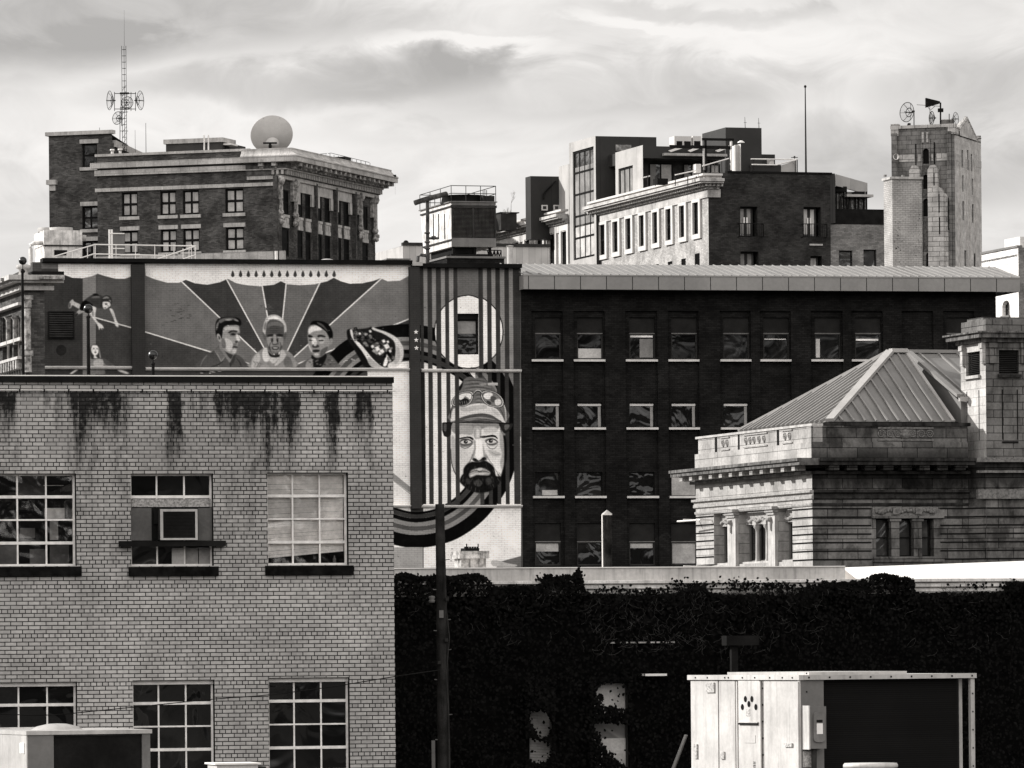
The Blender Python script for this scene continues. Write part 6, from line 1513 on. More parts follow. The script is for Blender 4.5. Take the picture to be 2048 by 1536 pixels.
# rear tower volume
tv = F(222, 300, OB.world(f(222, 300, 5)[0], 5).y, -18.5)
xt0, xt1 = f(98, 350, 5)[0], f(224, 290, 5)[0]; zz = f(160, 270, 5)[1]
wt = [(f(a, 400, 5)[0], f(b, 400, 5)[0], f(180, d, 5)[1], f(180, c, 5)[1]) for a, b, c, d in ((164, 195, 287, 334), (164, 196, 412, 458), (165, 196, 482, 530))]
M(lambda u, w, z: (u, w + 5, z)).wall(xt0, xt1, 0, zz, wt, 0, .3).build('tower_wall', 'office_brick', ob)
yd = OB.s(307, 290, xt1)[0]; zd = OB.s(307, 296, xt1)[1]; 
ysq = OB.s(224, 270, xt1)[0]
q = M(); q.poly([(xt1, 5, 0), (xt1, yd, 0), (xt1, yd, zz - 1.1), (xt1, 5.05, zz - .5), (xt1, 5, zz)]); q.poly([(xt0, 5, 0), (xt0, yd, 0), (xt0, yd, zz), (xt0, 5, zz)]); q.poly([(xt0, yd, 0), (xt1, yd, 0), (xt1, yd, zz - 1.1), (xt0, yd, zz - 1.1)]); q.poly([(xt0, 5, zz - .05), (xt1, 5, zz - .05), (xt1, yd, zz - 1.2), (xt0, yd, zz - 1.2)])
q.build('tower_side_wall', 'office_brick', ob)
q = M(); q.box(xt0 - .15, xt1 + .1, 4.8, 5.3, zz + .001, zz + .22); q.build('tower_coping', 'trim_pale', ob)
q = M(); q.add([(xt1 - .1, 5.3, zz - .75), (xt1 + .12, 5.3, zz - .75), (xt1 + .12, yd, zz - 1.3), (xt1 - .1, yd, zz - 1.3), (xt1 - .1, 5.3, zz - .35), (xt1 + .12, 5.3, zz - .35), (xt1 + .12, yd, zz - .95), (xt1 - .1, yd, zz - .95)], [(0, 3, 2, 1), (4, 5, 6, 7), (0, 1, 5, 4), (1, 2, 6, 5), (2, 3, 7, 6), (3, 0, 4, 7)])
q.build('side_coping', 'trim_pale', ob)
for i, (u0, u1, z0, z1) in enumerate(wt):
    T_ = lambda u, w, z: (u, w + 5, z)
    wn = window(ob, T_, u0, u1, z0, z1, .18, 1 if i == 0 else 2, 2, .1, .1, 'black_metal', 'glass' if i == 0 else 'glass_grey')
    M(T_).box(u0 - .1, u1 + .1, -.1, .1, z0 - .2, z0 - .01).build('sill', 'trim_pale', wn); M(T_).box(u0 - .1, u1 + .1, -.06, -.001, z1 + .01, z1 + .25).build('lintel', 'trim_pale', wn)
q = M(); a, b = f(96, 371, 5), f(115, 360, 5); q.box(a[0], b[0], 4.7, 5.2, f(100, 370, 5)[1], b[1]).box(a[0] + .15, b[0] - .1, 4.85, 5.2, f(100, 382, 5)[1], f(100, 370, 5)[1] - .002); q.build('quoin_block', 'trim_pale', ob)

def simple(name, label, cat, px, py, depth, yaw=0, group=None):
    F_ = F(px, py, depth, yaw); return F_, thing(name, label, cat, F_, group)
def bx(F_, par_, nm, mat, a, b, y0, y1, w0, w1):
    p_, q_ = F_.f(a, y1, w0), F_.f(b, y0, w0); m_ = M().box(p_[0], q_[0], w0, w1, p_[1], q_[1]); return m_.build(nm, mat, par_)
# penthouse on the office roof
plain('dark_clad', .06, .6, .15, 1)
PF, ph = simple('penthouse', "low dark plant room with pale roof edge between lattice mast and big dish", 'penthouse', 443, 290, 345, -18.5)
bx(PF, ph, 'wall', 'dark_clad', 332, 443, 283, 312, 0, 4)
y1_ = PF.s(467, 290)[0]; zz1 = PF.f(443, 284)[1]; zz0 = PF.f(443, 312)[1]; x0_ = PF.f(331, 290)[0]
M().box(.001, .01, 0, y1_, zz0, zz1).build('side_wall', 'dark_clad', ph)
M().box(x0_ - .1, .12, -.1, y1_ + .1, zz1 + .001, PF.f(443, 275)[1]).build('roof_edge', 'trim_pale', ph)
q = M(SR(.012)); ya, yb = PF.s(449, 300)[0], PF.s(456, 300)[0]; M(SR(.02)).box(ya, yb, -.05, 0, zz0, PF.s(450, 292)[1]).build('door', 'black_metal', ph); M(SR(.02)).box(ya - .3, yb + .3, -.5, 0, PF.s(450, 291)[1], PF.s(450, 288)[1]).build('door_canopy', 'white_paint', ph)
for i, px in enumerate((408.5, 417)):
    F_ = F(px, 300, 338, 0); a = F_.f(px, 301); b = F_.f(px, 270)
    o = M().tube([(0, 0, a[1] - 1), (0, 0, b[1])], .045, 8).build('vent_pipe', 'white_paint'); place(o, F_); tag(o, 'slim pale vent pipe in front of the low plant room, %s of the two' % ('left' if i == 0 else 'right'), 'pipe', 'vent pipes on the office roof')
for i, px in enumerate((224.5, 240.5)):
    F_ = F(px, 300, 334, 0); zb_ = F_.f(px, 310)[1] - 1; 
    m_ = M().lathe([(.08, zb_), (.08, F_.f(px, 302)[1])], 0, 0, 10); z_ = F_.f(px, 302)[1]
    m_.lathe([(.001, z_ + .12), (.13, z_ + .1), (.13, z_), (.08, z_)] if i == 0 else [(.001, z_ + .14), (.14, z_ + .13), (.14, z_ + .04), (.05, z_ + .03), (.05, z_)], 0, 0, 10)
    o = m_.build('roof_vent', 'white_paint'); place(o, F_); tag(o, ('squat white capped vent beside the tower wall at the foot of the lattice mast', 'white mushroom vent just left of the lattice mast foot')[i], 'vent', 'capped vents on the office roof')

# lattice mast with grid dishes
MF = F(249, 300, 340, 0)
ms = thing('radio_mast', "tall slim lattice radio mast with a needle on the old office roof", 'mast', MF)
def mp_(px, py, w=0): a = MF.f(px, py, w); return (a[0], w, a[1])
q = M(); wdt = .125
zb_, zt_ = MF.f(250, 312)[1], MF.f(250, 92)[1]; xa_ = MF.f(249.5, 300)[0]
for sx, sy_ in ((-1, -.5), (1, -.5), (0, 1)): q.tube([(xa_ + sx * wdt, sy_ * wdt, zb_), (xa_ + sx * wdt, sy_ * wdt, zt_)], .016, 5)
z = zb_; k_ = 0
while z < zt_:
    for (a, b) in (((-1, -.5), (1, -.5)), ((1, -.5), (0, 1)), ((0, 1), (-1, -.5))):
        q.tube([(xa_ + a[0] * wdt, a[1] * wdt, z), (xa_ + b[0] * wdt, b[1] * wdt, z)], .011, 4)
    z += .37; k_ += 1
for i in range(12):
    z = zb_ + i * .35; q.tube([(xa_ - wdt, -.06, z), (xa_ + wdt, -.06, z + .35)], .011, 4)
q.build('lattice', 'black_metal', ms)
M().tube([mp_(248.6, 92), mp_(248.4, 20)], .010, 5, .004).build('needle', 'dark_metal', ms)
q = M(); 
for py in (187, 218): q.tube([mp_(229, py, -.4), mp_(272, py, .2)], .022, 5)
for px, py0, py1 in ((229, 184, 222), (242, 186, 222), (262, 184, 222), (271, 184, 222), (240, 222, 300), (243, 222, 252)): q.tube([mp_(px, py0, -.2), mp_(px, py1, -.2)], .02, 5)
for py in (190, 224, 262, 290): q.tube([mp_(240, py, -.2), mp_(256, py, -.1)], .018, 5)
for py in (186, 188, 216, 219): q.box(xa_ - .25, xa_ + .3, -.2, -.1, MF.f(250, py)[1] - .02, MF.f(250, py)[1] + .02)
q.build('antenna_frame', 'black_metal', ms)
def grid_dish(F_, px, py, r, axis, label, group='grid dish antennas', thick=.012, w=0.0):
    """parabolic grid dish: rim, parallel bars, feed; axis = direction it looks"""
    c = F_.f(px, py, w); o = thing('grid_dish', label, 'dish antenna', F_, group, z=c[1], x=c[0], y=w)
    mt_ = Vector(axis).to_track_quat('Z', 'Y').to_matrix().to_4x4(); dp = r * .38
    def tp(x, y, z): v = mt_ @ Vector((x, y, z)); return (v.x, v.y, v.z)
    q = M()
    def circ(rr, zz, th): q.tube([tp(rr * math.cos(a), rr * math.sin(a), zz) for a in [2 * math.pi * i / 28 for i in range(29)]], th, 4, None, False)
    circ(r, dp, thick * 1.5); circ(r * .45, dp * .2, thick * 1.6)
    for k_ in range(6):
        a = math.pi * k_ / 6 * 2; q.tube([tp(r * t_ * math.cos(a), r * t_ * math.sin(a), dp * t_ * t_) for t_ in (0.1, .4, .7, 1)], thick, 4, None, False)
    for k_ in range(-7, 8):
        y = r * k_ / 8.; h_ = math.sqrt(r * r - y * y); q.tube([tp(h_ * t_, y, dp * ((h_ * t_) ** 2 + y * y) / r / r) for t_ in (-1, -.5, 0, .5, 1)], thick * .38, 3, None, False)
    q.build('reflector', 'dark_metal', o)
    q = M(); q.tube([tp(0, 0, 0), tp(0, 0, r * .75)], thick * 1.6, 5); q.tube([tp(0, 0, 0), tp(0, 0, -r * .25)], thick * 3, 6); q.tube([tp(r * .3, 0, -r * .2), tp(-r * .3, 0, -r * .2)], thick * 1.6, 4)
    q.build('feed', 'black_metal', o); return o
grid_dish(MF, 226, 201, .56, (-.93, -.35, 0), 'grid dish antenna facing left on the lattice mast', w=-.3)
grid_dish(MF, 274, 201, .56, (.95, -.3, 0), 'grid dish antenna facing right on the lattice mast', w=.0)
grid_dish(MF, 238, 237, .38, (-.6, -.8, .1), 'small round grid antenna hung low on the left of the lattice mast', w=-.3)
grid_dish(MF, 253, 205, .36, (.2, .98, 0), 'grid dish half hidden behind the middle of the lattice mast', w=.5)
for px, py0, py1, r_, lb in ((292, 246, 310, .022, 'thin whip aerial rising right of the lattice mast'), (270.5, 260, 310, .014, 'short faint whip aerial beside the lattice mast'), (199.5, 255, 266, .02, 'tiny lightning rod on the corner tower of the old office block')):
    F_ = F(px, 300, 340, 0); a, b = F_.f(px, py1), F_.f(px, py0); o = M().tube([(0, 0, a[1] - .5), (0, 0, b[1])], r_, 5, r_ * .6).build('whip_aerial', 'dark_metal'); place(o, F_); tag(o, lb, 'aerial')

# big satellite dish
DF = F(544, 285, 336, 0)
sd = thing('satellite_dish', 'large pale satellite dish seen from behind on the corner of the old office roof', 'satellite dish', DF, z=DF.f(544, 272)[1])
ax = Vector((-.12, .86, .5)).to_track_quat('Z', 'Y').to_matrix().to_4x4()
plain('dish_paint', .56, .5, .08, 1)
R_ = 42 * 336 / FPX
pr_ = [(max(.001, R_ * t_), R_ * .34 * t_ * t_ - R_ * .21) for t_ in [i / 12 for i in range(13)]]
q = M().lathe(pr_, 0, 0, 44, mat=ax); q.lathe([(R_, R_ * .13), (R_ * 1.012, R_ * .13), (R_ * 1.012, R_ * .15), (R_ * .985, R_ * .15)], 0, 0, 44, mat=ax); q.build('reflector', 'dish_paint', sd)
q = M()
for xx in (-.35, .42):
    pts = []
    for i in range(9):
        v = -1 + 2 * i / 8; X_ = xx * R_; Y_ = v * R_ * math.sqrt(1 - xx * xx) * .98; rr = math.hypot(X_, Y_); w_ = ax @ Vector((X_, Y_, R_ * .26 * (rr / R_) ** 2 - R_ * .135)); pts.append(tuple(w_))
    q.tube(pts, .008, 4)
q.build('panel_seam', 'dark_metal', sd)
M().lathe([(.001, -R_ * .26), (R_ * .2, -R_ * .25), (R_ * .24, -R_ * .13), (R_ * .32, -R_ * .125), (R_ * .33, -R_ * .11)], 0, -.0, 24, mat=Matrix.Translation((0, 0, -R_ * .32)) @ ax).build('hub_cover', 'dish_paint', sd)
zz = DF.f(541, 288)[1] - DF.f(544, 272)[1]; xx = DF.f(541, 288)[0]
M().box(xx - .4, xx + .4, -.75, -.62, zz - .05, zz + .04).box(xx - .07, xx + .07, -.75, -.6, zz - .5, zz - .05).build('mount_arm', 'black_metal', sd)
M().box(xx - .1, xx + .1, -.5, -.3, zz - 2.2, zz - .1).build('mount_post', 'mid_metal', sd)
# roof railing, black box, floodlight
def wire_rail(F_, name, label, posts, rails, r_=.018, mat='dark_metal', cat='railing', r2=None):
    o = thing(name, label, cat, F_)
    q = M()
    for px, py0, py1, w in posts: a, b = F_.f(px, py0, w), F_.f(px, py1, w); q.tube([(a[0], w, a[1]), (b[0], w, b[1])], r_, 5)
    q.build('posts', mat, o); q = M()
    for rl_ in rails: q.tube([(F_.f(px, py, w)[0], w, F_.f(px, py, w)[1]) for px, py, w in rl_], r2 or r_, 5)
    q.build('rails', mat, o); return o
RF = F(670, 320, 345, 0)
wire_rail(RF, 'roof_railing', 'thin dark wire railing round the roof edge above the big cornice', [(px, 308 + (px - 612) * .02, 325 + (px - 612) * .13, 3) for px in range(612, 660, 8)] + [(660, 306, 326, 0)] + [(px, 308 + (px - 660) * .22, 322 + (px - 660) * .26, 0) for px in range(668, 740, 9)] + [(740, 326, 345, 0)],
          [[(614, 310, 3), (654, 307, 3)], [(656, 307, 0), (662, 306, 0), (739, 325, 0)], [(662, 318, 0), (738, 331, 0)]], .016)
BF, bb_ = simple('equipment_box', 'small black equipment box behind the cornice of the old office block', 'box', 665, 320, 343, -18.5)
a, b = BF.f(661, 330), BF.f(690, 315); M().box(a[0], b[0], 0, 1, a[1] - .6, b[1]).build('casing', 'black_metal', bb_); M().box(b[0] + .002, b[0] + .02, 0, 1, a[1] - .6, b[1]).box(a[0], b[0] + .03, -.02, 1.02, b[1] + .001, b[1] + .06).build('lid', 'dark_metal', bb_)
hb_ = BF.f(592, 305); o = M().box(0, .9, 0, .4, 0, .2).build('roof_hatch', 'dark_metal'); o.location = BF.world(hb_[0], 1.5, hb_[1] - .45); o.rotation_euler = (0, 0, R(-18.5)); tag(o, 'low flat roof hatch beside the big satellite dish', 'hatch')
FL = F(789, 350, OB.world(1.6, Dp).y, 0)
fl = thing('floodlight', 'tiny floodlight on the far end of the office block cornice', 'floodlight', FL, z=FL.f(789, 352)[1])
M().box(-.08, .1, -.1, .1, -.05, .07).build('lamp', 'black_metal', fl); M().tube([(-.2, 0, -.02), (-.08, 0, 0)], .03, 6).tube([(.05, 0, -.06), (.03, 0, -1.1)], .006, 4).build('bracket', 'white_paint', fl)

# ================================================================ corner building, far left
CB = F(50, 640, 205, 15)
f, s = CB.f, CB.s
cb_ = thing('corner_building', "ornate corner building at the far left edge with a pale bracketed cornice", 'building', CB)
D = 9; zc0, zc1 = f(60, 581)[1], f(60, 552)[1]; xw = f(67, 640)[0]
wn_ = [(s(5, 680)[0], s(24, 680)[0], s(14, 672)[1] - 1.0, s(14, 633)[1]), (s(27, 680)[0], s(38, 680)[0], s(32, 685)[1] - .8, s(32, 633)[1])]
M(SL()).wall(0, D, 0, zc0, [(b[1], b[0], b[2], b[3]) for b in [(w_[0], w_[1], w_[2], w_[3]) for w_ in wn_]], 0, .3).build('flank_wall', 'office_brick', cb_)
M().wall(0, xw + .4, 0, zc0, [], 0, .3).build('front_wall', 'office_brick', cb_)
for a in wn_: window(cb_, SL(), a[1], a[0], a[2], a[3], .2, 1, 2, .06, .05, 'white_paint', 'glass', sill=(.1, .12, .12, 'trim_pale'))
xe_ = f(122, 560)[0]; h_ = zc1 - zc0
for i, (p0, a, b, mt_) in enumerate(((.25, 0, .3, 'trim_pale'), (.18, .301, .48, 'trim_carved'), (.55, .481, .66, 'trim_pale'), (.7, .661, 1, 'trim_pale'))):
    q = M(); q.box(-p0, xe_ - (.3 if i < 2 else 0), -p0, .2, zc0 + h_ * a, zc0 + h_ * b); q.box(-p0, .19, .201, D, zc0 + h_ * a, zc0 + h_ * b); q.build('cornice', mt_, cb_)
q = M()
for px in (78, 88, 100, 112): x = f(px, 560)[0]; q.box(x - .12, x + .12, -.82, -.701, zc0 + h_ * .7, zc1 - .05)
for i in range(9): q.box(-.8, -.701, .3 + i * .9, .7 + i * .9, zc0 + h_ * .7, zc1 - .05)
q.build('bracket', 'trim_carved', cb_)
M().box(0.2, f(123, 550)[0], -.5, .4, zc1 + .001, zc1 + .14).build('coping', 'black_metal', cb_)
M().box(-.1, D * 0 + .19, .201, D, zc1 + .001, zc1 + .1).build('coping', 'trim_pale', cb_)
q = M(SL())
for py, pr_, hh in ((620, .25, .1), (690, .2, .12), (727, .3, .1)): z = s(20, py)[1]; q.box(0, D, -pr_, -.001, z, z + hh)
q.build('string_course', 'trim_pale', cb_)
q = M(); 
for px in (53, ): 
    x = f(px, 640)[0]
    for py0, py1, r_ in ((592, 600, .22), (600, 616, .15), (618, 700, .12), (702, 712, .2), (712, 745, .14)): z1, z0 = f(px, py0)[1], f(px, py1)[1]; q.lathe([(r_, z0), (r_, z1)], x, -.22, 12); 
q.build('column', 'trim_carved', cb_)
q = M(SL())
for px in (2, 24, 38): y = s(px, 660)[0]; q.lathe([(.1, s(px, 690)[1]), (.1, s(px, 640)[1]), (.18, s(px, 634)[1])], y, -.12, 10)
each(q, 'column', 'trim_carved', cb_)
q = M(SL())
for i in range(14): q.box(.2 + i * .5, .4 + i * .5, -.3, -.05, s(10, 743)[1] - .1, s(10, 731)[1])
q.build('dentil_course', 'trim_carved', cb_)
M().lathe([(.18, zc1), (.16, zc1 + .2), (.26, zc1 + .24), (.26, zc1 + .36), (.001, zc1 + .42)], f(35, 545, -.3)[0] * .3, -.3, 12).build('finial', 'trim_pale', cb_)

# ================================================================ dark street globes
def globe(px, pyc, r, ybase, depth, label, knob=None, wd=2.9):
    F_ = F(px, 700, depth, 0); o = thing('globe_lamp', label, 'street lamp', F_, 'dark globe lamps on slim posts')
    k_ = depth / FPX; c = F_.f(px, pyc); q = M().sphere(c[0], 0, c[1], r * k_, 22); q.build('globe', 'globe_black', o)
    pw = wd * k_; top_ = c[1] - r * k_
    q = M(); xb_ = F_.f(px + .5, 760)[0]
    q.lathe([(pw * 1.3, 0), (pw * 1.25, 3), (pw, top_ - 1.2), (pw * .9, top_ - 8 * k_)], c[0] * .5 + xb_ * .5, 0, 14)
    q.lathe([(pw * .3, top_ - 9 * k_), (pw * .3, top_ + .02)], c[0], 0, 8); q.build('post', 'black_metal', o)
    if knob: z_ = F_.f(px, knob)[1]; M().sphere(c[0], 0, z_, 4.6 * k_, 12, .8).build('collar', 'black_metal', o)
    return o
m, t, p = base_mat('globe_black'); p.inputs['Base Color'].default_value = (.006, .006, .006, 1); p.inputs['Roughness'].default_value = .3
m, t, p = base_mat('x_'); 
globe(45.5, 521.5, 8.2, 0, 150, "black ball lamp on the tall post at far left, against the sky", 543, 2.9)
globe(176.5, 617.5, 9.4, 0, 140, 'black ball lamp on a slim post in front of the painted diving boy', 634, 3.6)
globe(306, 710, 9.6, 0, 132, 'lowest black ball lamp, just above the brick parapet left of the painted men', 728, 3.4)

# ================================================================ things on the mural building's roof
AF = F(90, 500, 236, 14)
ah = thing('air_handler', "bulky pale rooftop air handler with pipe elbow above the mural's left end", 'air handler', AF)
f, s = AF.f, AF.s
zb_ = f(90, 545)[1]
a, b = f(89, 520), f(164, 461); M().box(a[0], b[0], 0, 2.4, zb_ - 1, f(90, 491)[1]).build('lower_casing', 'white_dirty', ah); M().box(a[0] - .02, b[0], -.04, 2.44, f(90, 490)[1], b[1]).build('upper_casing', 'white_dirty', ah)
q = M().box(a[0] - .03, b[0] + .02, -.07, 0.0, f(90, 491)[1] - .02, f(90, 490)[1] + .01); q.build('joint', 'dark_metal', ah)
c = f(125, 456); M().lathe([(.42, b[1]), (.42, b[1] + .18), (.001, b[1] + .2)], f(105, 456)[0], 1.2, 20).lathe([(.5, b[1]), (.5, b[1] + .16), (.001, b[1] + .18)], f(128, 456)[0], .8, 20).build('fan_cowl', 'pale_stone', ah)
c0, c1, c2_ = f(64, 545), f(62, 489), f(84, 488)
M().tube([(c0[0], .3, zb_ - 1), (c0[0], .3, c1[1] - .15), (c1[0] + .02, .3, c1[1]), (c1[0] + .18, .3, c1[1] + .08), (a[0] - .01, .3, c2_[1] + .06)], .085, 12).build('pipe_elbow', 'white_dirty', ah)
c = f(168, 476); M().lathe([(.001, -.1), (.12, -.09), (.14, .12), (.001, .14)], c[0], 0.2, 12).build('side_duct', 'pale_stone', ah).location = (0, 0, c[1])
q = f(122, 508); M().box(q[0] - .28, q[0] + .25, -.02, -.001, q[1] - .05, q[1] + .16).build('access_panel', 'black_metal', ah)
# stair and roof railings
SF = F(250, 500, 228, 13)
wire_rail(SF, 'stair_railing', 'white painted stair and platform railings along the mural building roof', [(px, 489, 521, .8) for px in (190.5, 232, 271, 309.5, 348, 383)] + [(188, 489, 520, 0), (175, 493, 518, 0), (145, 503, 519, 0), (134, 506, 520, 0), (378, 494, 519, 0), (390, 491, 517, 0), (366, 497, 521, 0), (333, 508, 521, 0), (391, 492, 518, .3)],
          [[(108, 513, 0), (190, 489, 0)], [(152, 519, 0), (190, 507, 0)], [(190, 489, .8), (390, 492, .8)], [(190, 508, .8), (330, 511, .8)], [(312, 519, 0), (392, 492, 0)], [(350, 524, 0), (392, 509, 0)]], .016, 'white_paint', r2=.026)
DFm = F(235, 480, 240, 13)
dr = thing('roof_hatch', 'upright dark access panel between white posts behind the roof railing', 'hatch', DFm)
for a, b in ((218, 220.5), (222.5, 225.5)): bx(DFm, dr, 'post', 'white_paint', a, b, 459, 524, 0, .06)
bx(DFm, dr, 'panel', 'unit_grey', 226, 249, 466, 506, 0.02, .06); bx(DFm, dr, 'rung', 'white_paint', 220.6, 249, 466, 468, -.03, .019); bx(DFm, dr, 'rung', 'white_paint', 225.6, 249, 496, 498, -.03, .019)
for i, (px, wd_, lb) in enumerate(((654, 17, 'low white skylight dome peeping over the roof edge below the old office block'), (300, 14, 'flat pale roof box low behind the stair railing'))):
    F_ = F(px, 520, 226, 13); k_ = 226 / FPX; zz = F_.f(px, 528)[1]
    q = M(); q.lathe([(wd_ * k_, 0), (wd_ * k_, .06), (wd_ * k_ * .8, .16), (wd_ * k_ * .4, .2), (.001, .21)], 0, 0, 20) if i == 0 else q.box(-wd_ * k_ * 1.5, wd_ * k_, 0, .6, 0, .16)
    o = q.build('skylight', 'light_metal'); o.location = F_.world(0, 0, zz); tag(o, lb, 'skylight')
F_ = F(553, 520, 229, 13); o = M().box(-.05, .05, 0, .1, F_.f(553, 530)[1] - .3, F_.f(553, 502)[1]).build('vent_pipe', 'white_paint'); place(o, F_); tag(o, 'square white vent post below the corner of the old office block', 'pipe')
F_ = F(553, 520, 246, 13)
F2 = F(800, 520, 226, 13); a, b = F2.f(775, 526), F2.f(819, 518); o = M().box(a[0], b[0], 0, .9, a[1] - .4, b[1] - .03).box(a[0] - .04, b[0] + .04, -.05, .95, b[1] - .029, b[1] + .02).build('roof_curb', 'mid_metal'); place(o, F2); tag(o, 'low flat capped roof curb left of the cooling tower pipe', 'roof curb')

# cooling tower
CT = F(903, 450, 231, 16)
f, s = CT.f, CT.s
ct = thing('cooling_tower', "boxy cooling tower with dark louvres, stained white flank and railing on top", 'cooling tower', CT)
W = f(992, 450)[0]; zl0, zl1 = f(903, 493)[1], f(903, 404)[1]
Dt = s(845, 450)[0]
zg0, zg1 = f(903, 475)[1], f(903, 415)[1]
Db, Dtp = s(846, 490)[0], s(840, 425)[0]
body = M()
def hexa(m_, b, t_): m_.add(list(b) + list(t_), [(0, 3, 2, 1), (4, 5, 6, 7), (0, 1, 5, 4), (1, 2, 6, 5), (2, 3, 7, 6), (3, 0, 4, 7)])
hexa(body, [(0.02, 0.03, zl0), (W - .02, 0.03, zl0), (W - .02, Db, zl0), (0.02, Db, zl0)], [(0.02, 0.03, zl1), (W - .02, 0.03, zl1), (W - .02, Dtp, zl1), (.02, Dtp, zl1)])
body.build('casing', 'white_dirty', ct)
fp = M(); fp.box(0, W, 0, .029, zl0, zg0); fp.box(0, W, 0, .029, zg1 + .12, zl1); fp.build('front_panel', 'mid_metal', ct)
xm = f(946.5, 450)[0]
q = M(); q.box(0, .07, -.02, .029, zg0, zg1).box(W - .07, W, -.02, .029, zg0, zg1).box(xm - .04, xm + .04, -.02, .029, zg0, zg1).box(-.03, W + .03, -.05, .029, zg1 + .001, zg1 + .10); q.build('louvre_frame', 'dark_metal', ct)
q = M()
for i in range(24):
    z = zg0 + (zg1 - zg0) * i / 24; h_ = (zg1 - zg0) / 24
    for a, b in ((.07, xm - .04), (xm + .04, W - .07)): q.poly([(a, -.01, z), (b, -.01, z), (b, .028, z + h_ * .8), (a, .028, z + h_ * .8)])
q.build('louvre', 'coping_black', ct)
q = M(SL())
for px in (866.5, 877, 889): y = s(px, 450)[0]; q.box(y - .02, y + .02, -.012, .01, s(px, 478)[1], s(px, 428)[1])
q.box(0, Dtp - .1, -.03, .01, zg1 + .02, zg1 + .08); q.box(0, Db, -.03, .01, zg0 - .12, zg0 - .06)
q.build('flank_rib', 'dark_metal', ct)
yc, xc_ = 1.2, W * .45
q = M(); q.lathe([(.92, zl1), (.86, zl1 + .30), (.9, zl1 + .34)], xc_, yc, 28); q.build('fan_stack', 'black_metal', ct)
M().box(xc_ + .5, xc_ + 1.0, .1, .9, zl1, zl1 + .28).build('motor', 'dark_metal', ct)
M().box(-.05, W + .05, -.06, Dtp + .05, zl1 + .001, zl1 + .04).build('deck', 'mid_metal', ct)
q = M(); hr = .62
pts = [(0, 0), (W, 0), (W, Dtp), (0, Dtp), (0, 0)]
for (x0_, y0_), (x1_, y1_) in zip(pts, pts[1:]):
    for h_ in (hr * .5, hr): q.tube([(x0_, y0_, zl1 + .04 + h_), (x1_, y1_, zl1 + .04 + h_)], .016, 5)
    for t_ in (0, .33, .66): x, y = x0_ + (x1_ - x0_) * t_, y0_ + (y1_ - y0_) * t_; q.tube([(x, y, zl1 + .04), (x, y, zl1 + .04 + hr)], .016, 5)
for x in (W * .72, W * .8): q.tube([(x, .02, zl1 - .1), (x, .02, zl1 + .5)], .016, 5)
q.build('guard_rail', 'dark_metal', ct)
pa, pb, pc = f(829, 406, -.2), f(853, 398, -.2), f(892, 388, .6)
plain('rusty_pipe', .07, .7, .6, 3, streak=.5)
q = M(); q.tube([(pa[0], -.2, pa[1]), (pb[0], -.2, pb[1]), (pc[0], .6, pc[1])], .105, 12); x_, z_ = f(855, 400, -.1); x2_, z2 = f(855, 528, -.1)
q.tube([(x_, -.1, z_), (x2_, -.1, z2 - .4)], .075, 12)
for py in (466, 484, 497): z = f(855, py, -.1)[1]; q.lathe([(.075, z - .03), (.12, z - .03), (.12, z + .03), (.075, z + .03)], x2_, -.1, 12)
q.tube([(x2_, -.1, f(855, 477)[1]), (f(875, 475)[0], -.1, f(875, 477)[1])], .05, 8); q.lathe([(.001, -.09), (.1, -.06), (.1, .06), (.001, .09)], 0, 0, 10, mat=Matrix.Translation((f(866, 476)[0], -.1, f(866, 476)[1])))
q.tube([f_ for f_ in ((f(835, 527, 0)[0], 0, f(835, 527, 0)[1]), (f(836, 513, 0)[0], 0, f(836, 513, 0)[1]), (f(842, 510, 0)[0], 0, f(842, 510, 0)[1]), (f(853, 511, 0)[0], 0, f(853, 511, 0)[1]))], .07, 10)
q.build('pipework', 'rusty_pipe', ct)
z0_ = f(903, 515)[1]
q = M()
for x in (.15, W * .55, W - .2):
    for y in (.2, Db - .3): q.box(x - .05, x + .05, y, y + .1, z0_ - .4, zl0)
q.box(0, W - .1, .1, .25, z0_ + .02, z0_ + .16).box(0.05, W - .3, Db - .3, Db - .2, z0_ + .05, z0_ + .2).box(.2, W * .6, .3, Db - .5, zl0 - .25, zl0 - .002)
x0_, x1_ = f(988, 510)[0], f(1016, 510)[0]
for k_ in range(4):
    a, b = x0_ + (x1_ - x0_) * k_ / 4, x0_ + (x1_ - x0_) * (k_ + 1) / 4; zz0, zz1 = f(990, 522)[1], f(990, 497)[1]; q.tube([(a, 1.0, zz0), (b, 1.0, zz1)], .02, 4); q.tube([(b, 1.0, zz0), (a, 1.0, zz1)], .02, 4); q.tube([(b, 1, zz0), (b, 1, zz1)], .02, 4)
q.tube([(x0_ - .2, 1, zz1), (x1_, 1, zz1)], .02, 4)
q.build('steel_base', 'black_metal', ct)
a, b = f(893, 530), f(1007, 515)
M().box(a[0], b[0], -.1, 2.4, a[1] - .6, b[1] - .05).build('brick_base', 'dark_brick', ct); M().box(a[0] - .05, b[0] + .05, -.16, 2.46, b[1] - .049, b[1] + .03).build('base_cap', 'mid_metal', ct)
F_ = F(1020, 500, 229, 13); k_ = 229 / FPX; zz = F_.f(1020, 530)[1]; z1 = F_.f(1020, 494)[1]
o = M().lathe([(6 * k_, zz - .5), (6 * k_, z1), (5 * k_, z1)], 0, 0, 18).lathe([(.001, z1 + .07), (7 * k_, z1 + .05), (7.5 * k_, z1 + .02), (4 * k_, z1)], 0, 0, 18).build('vent_pipe', 'pale_stone'); o.location = F_.world(0, 0, 0); tag(o, 'fat pale capped vent pipe right of the cooling tower', 'pipe')

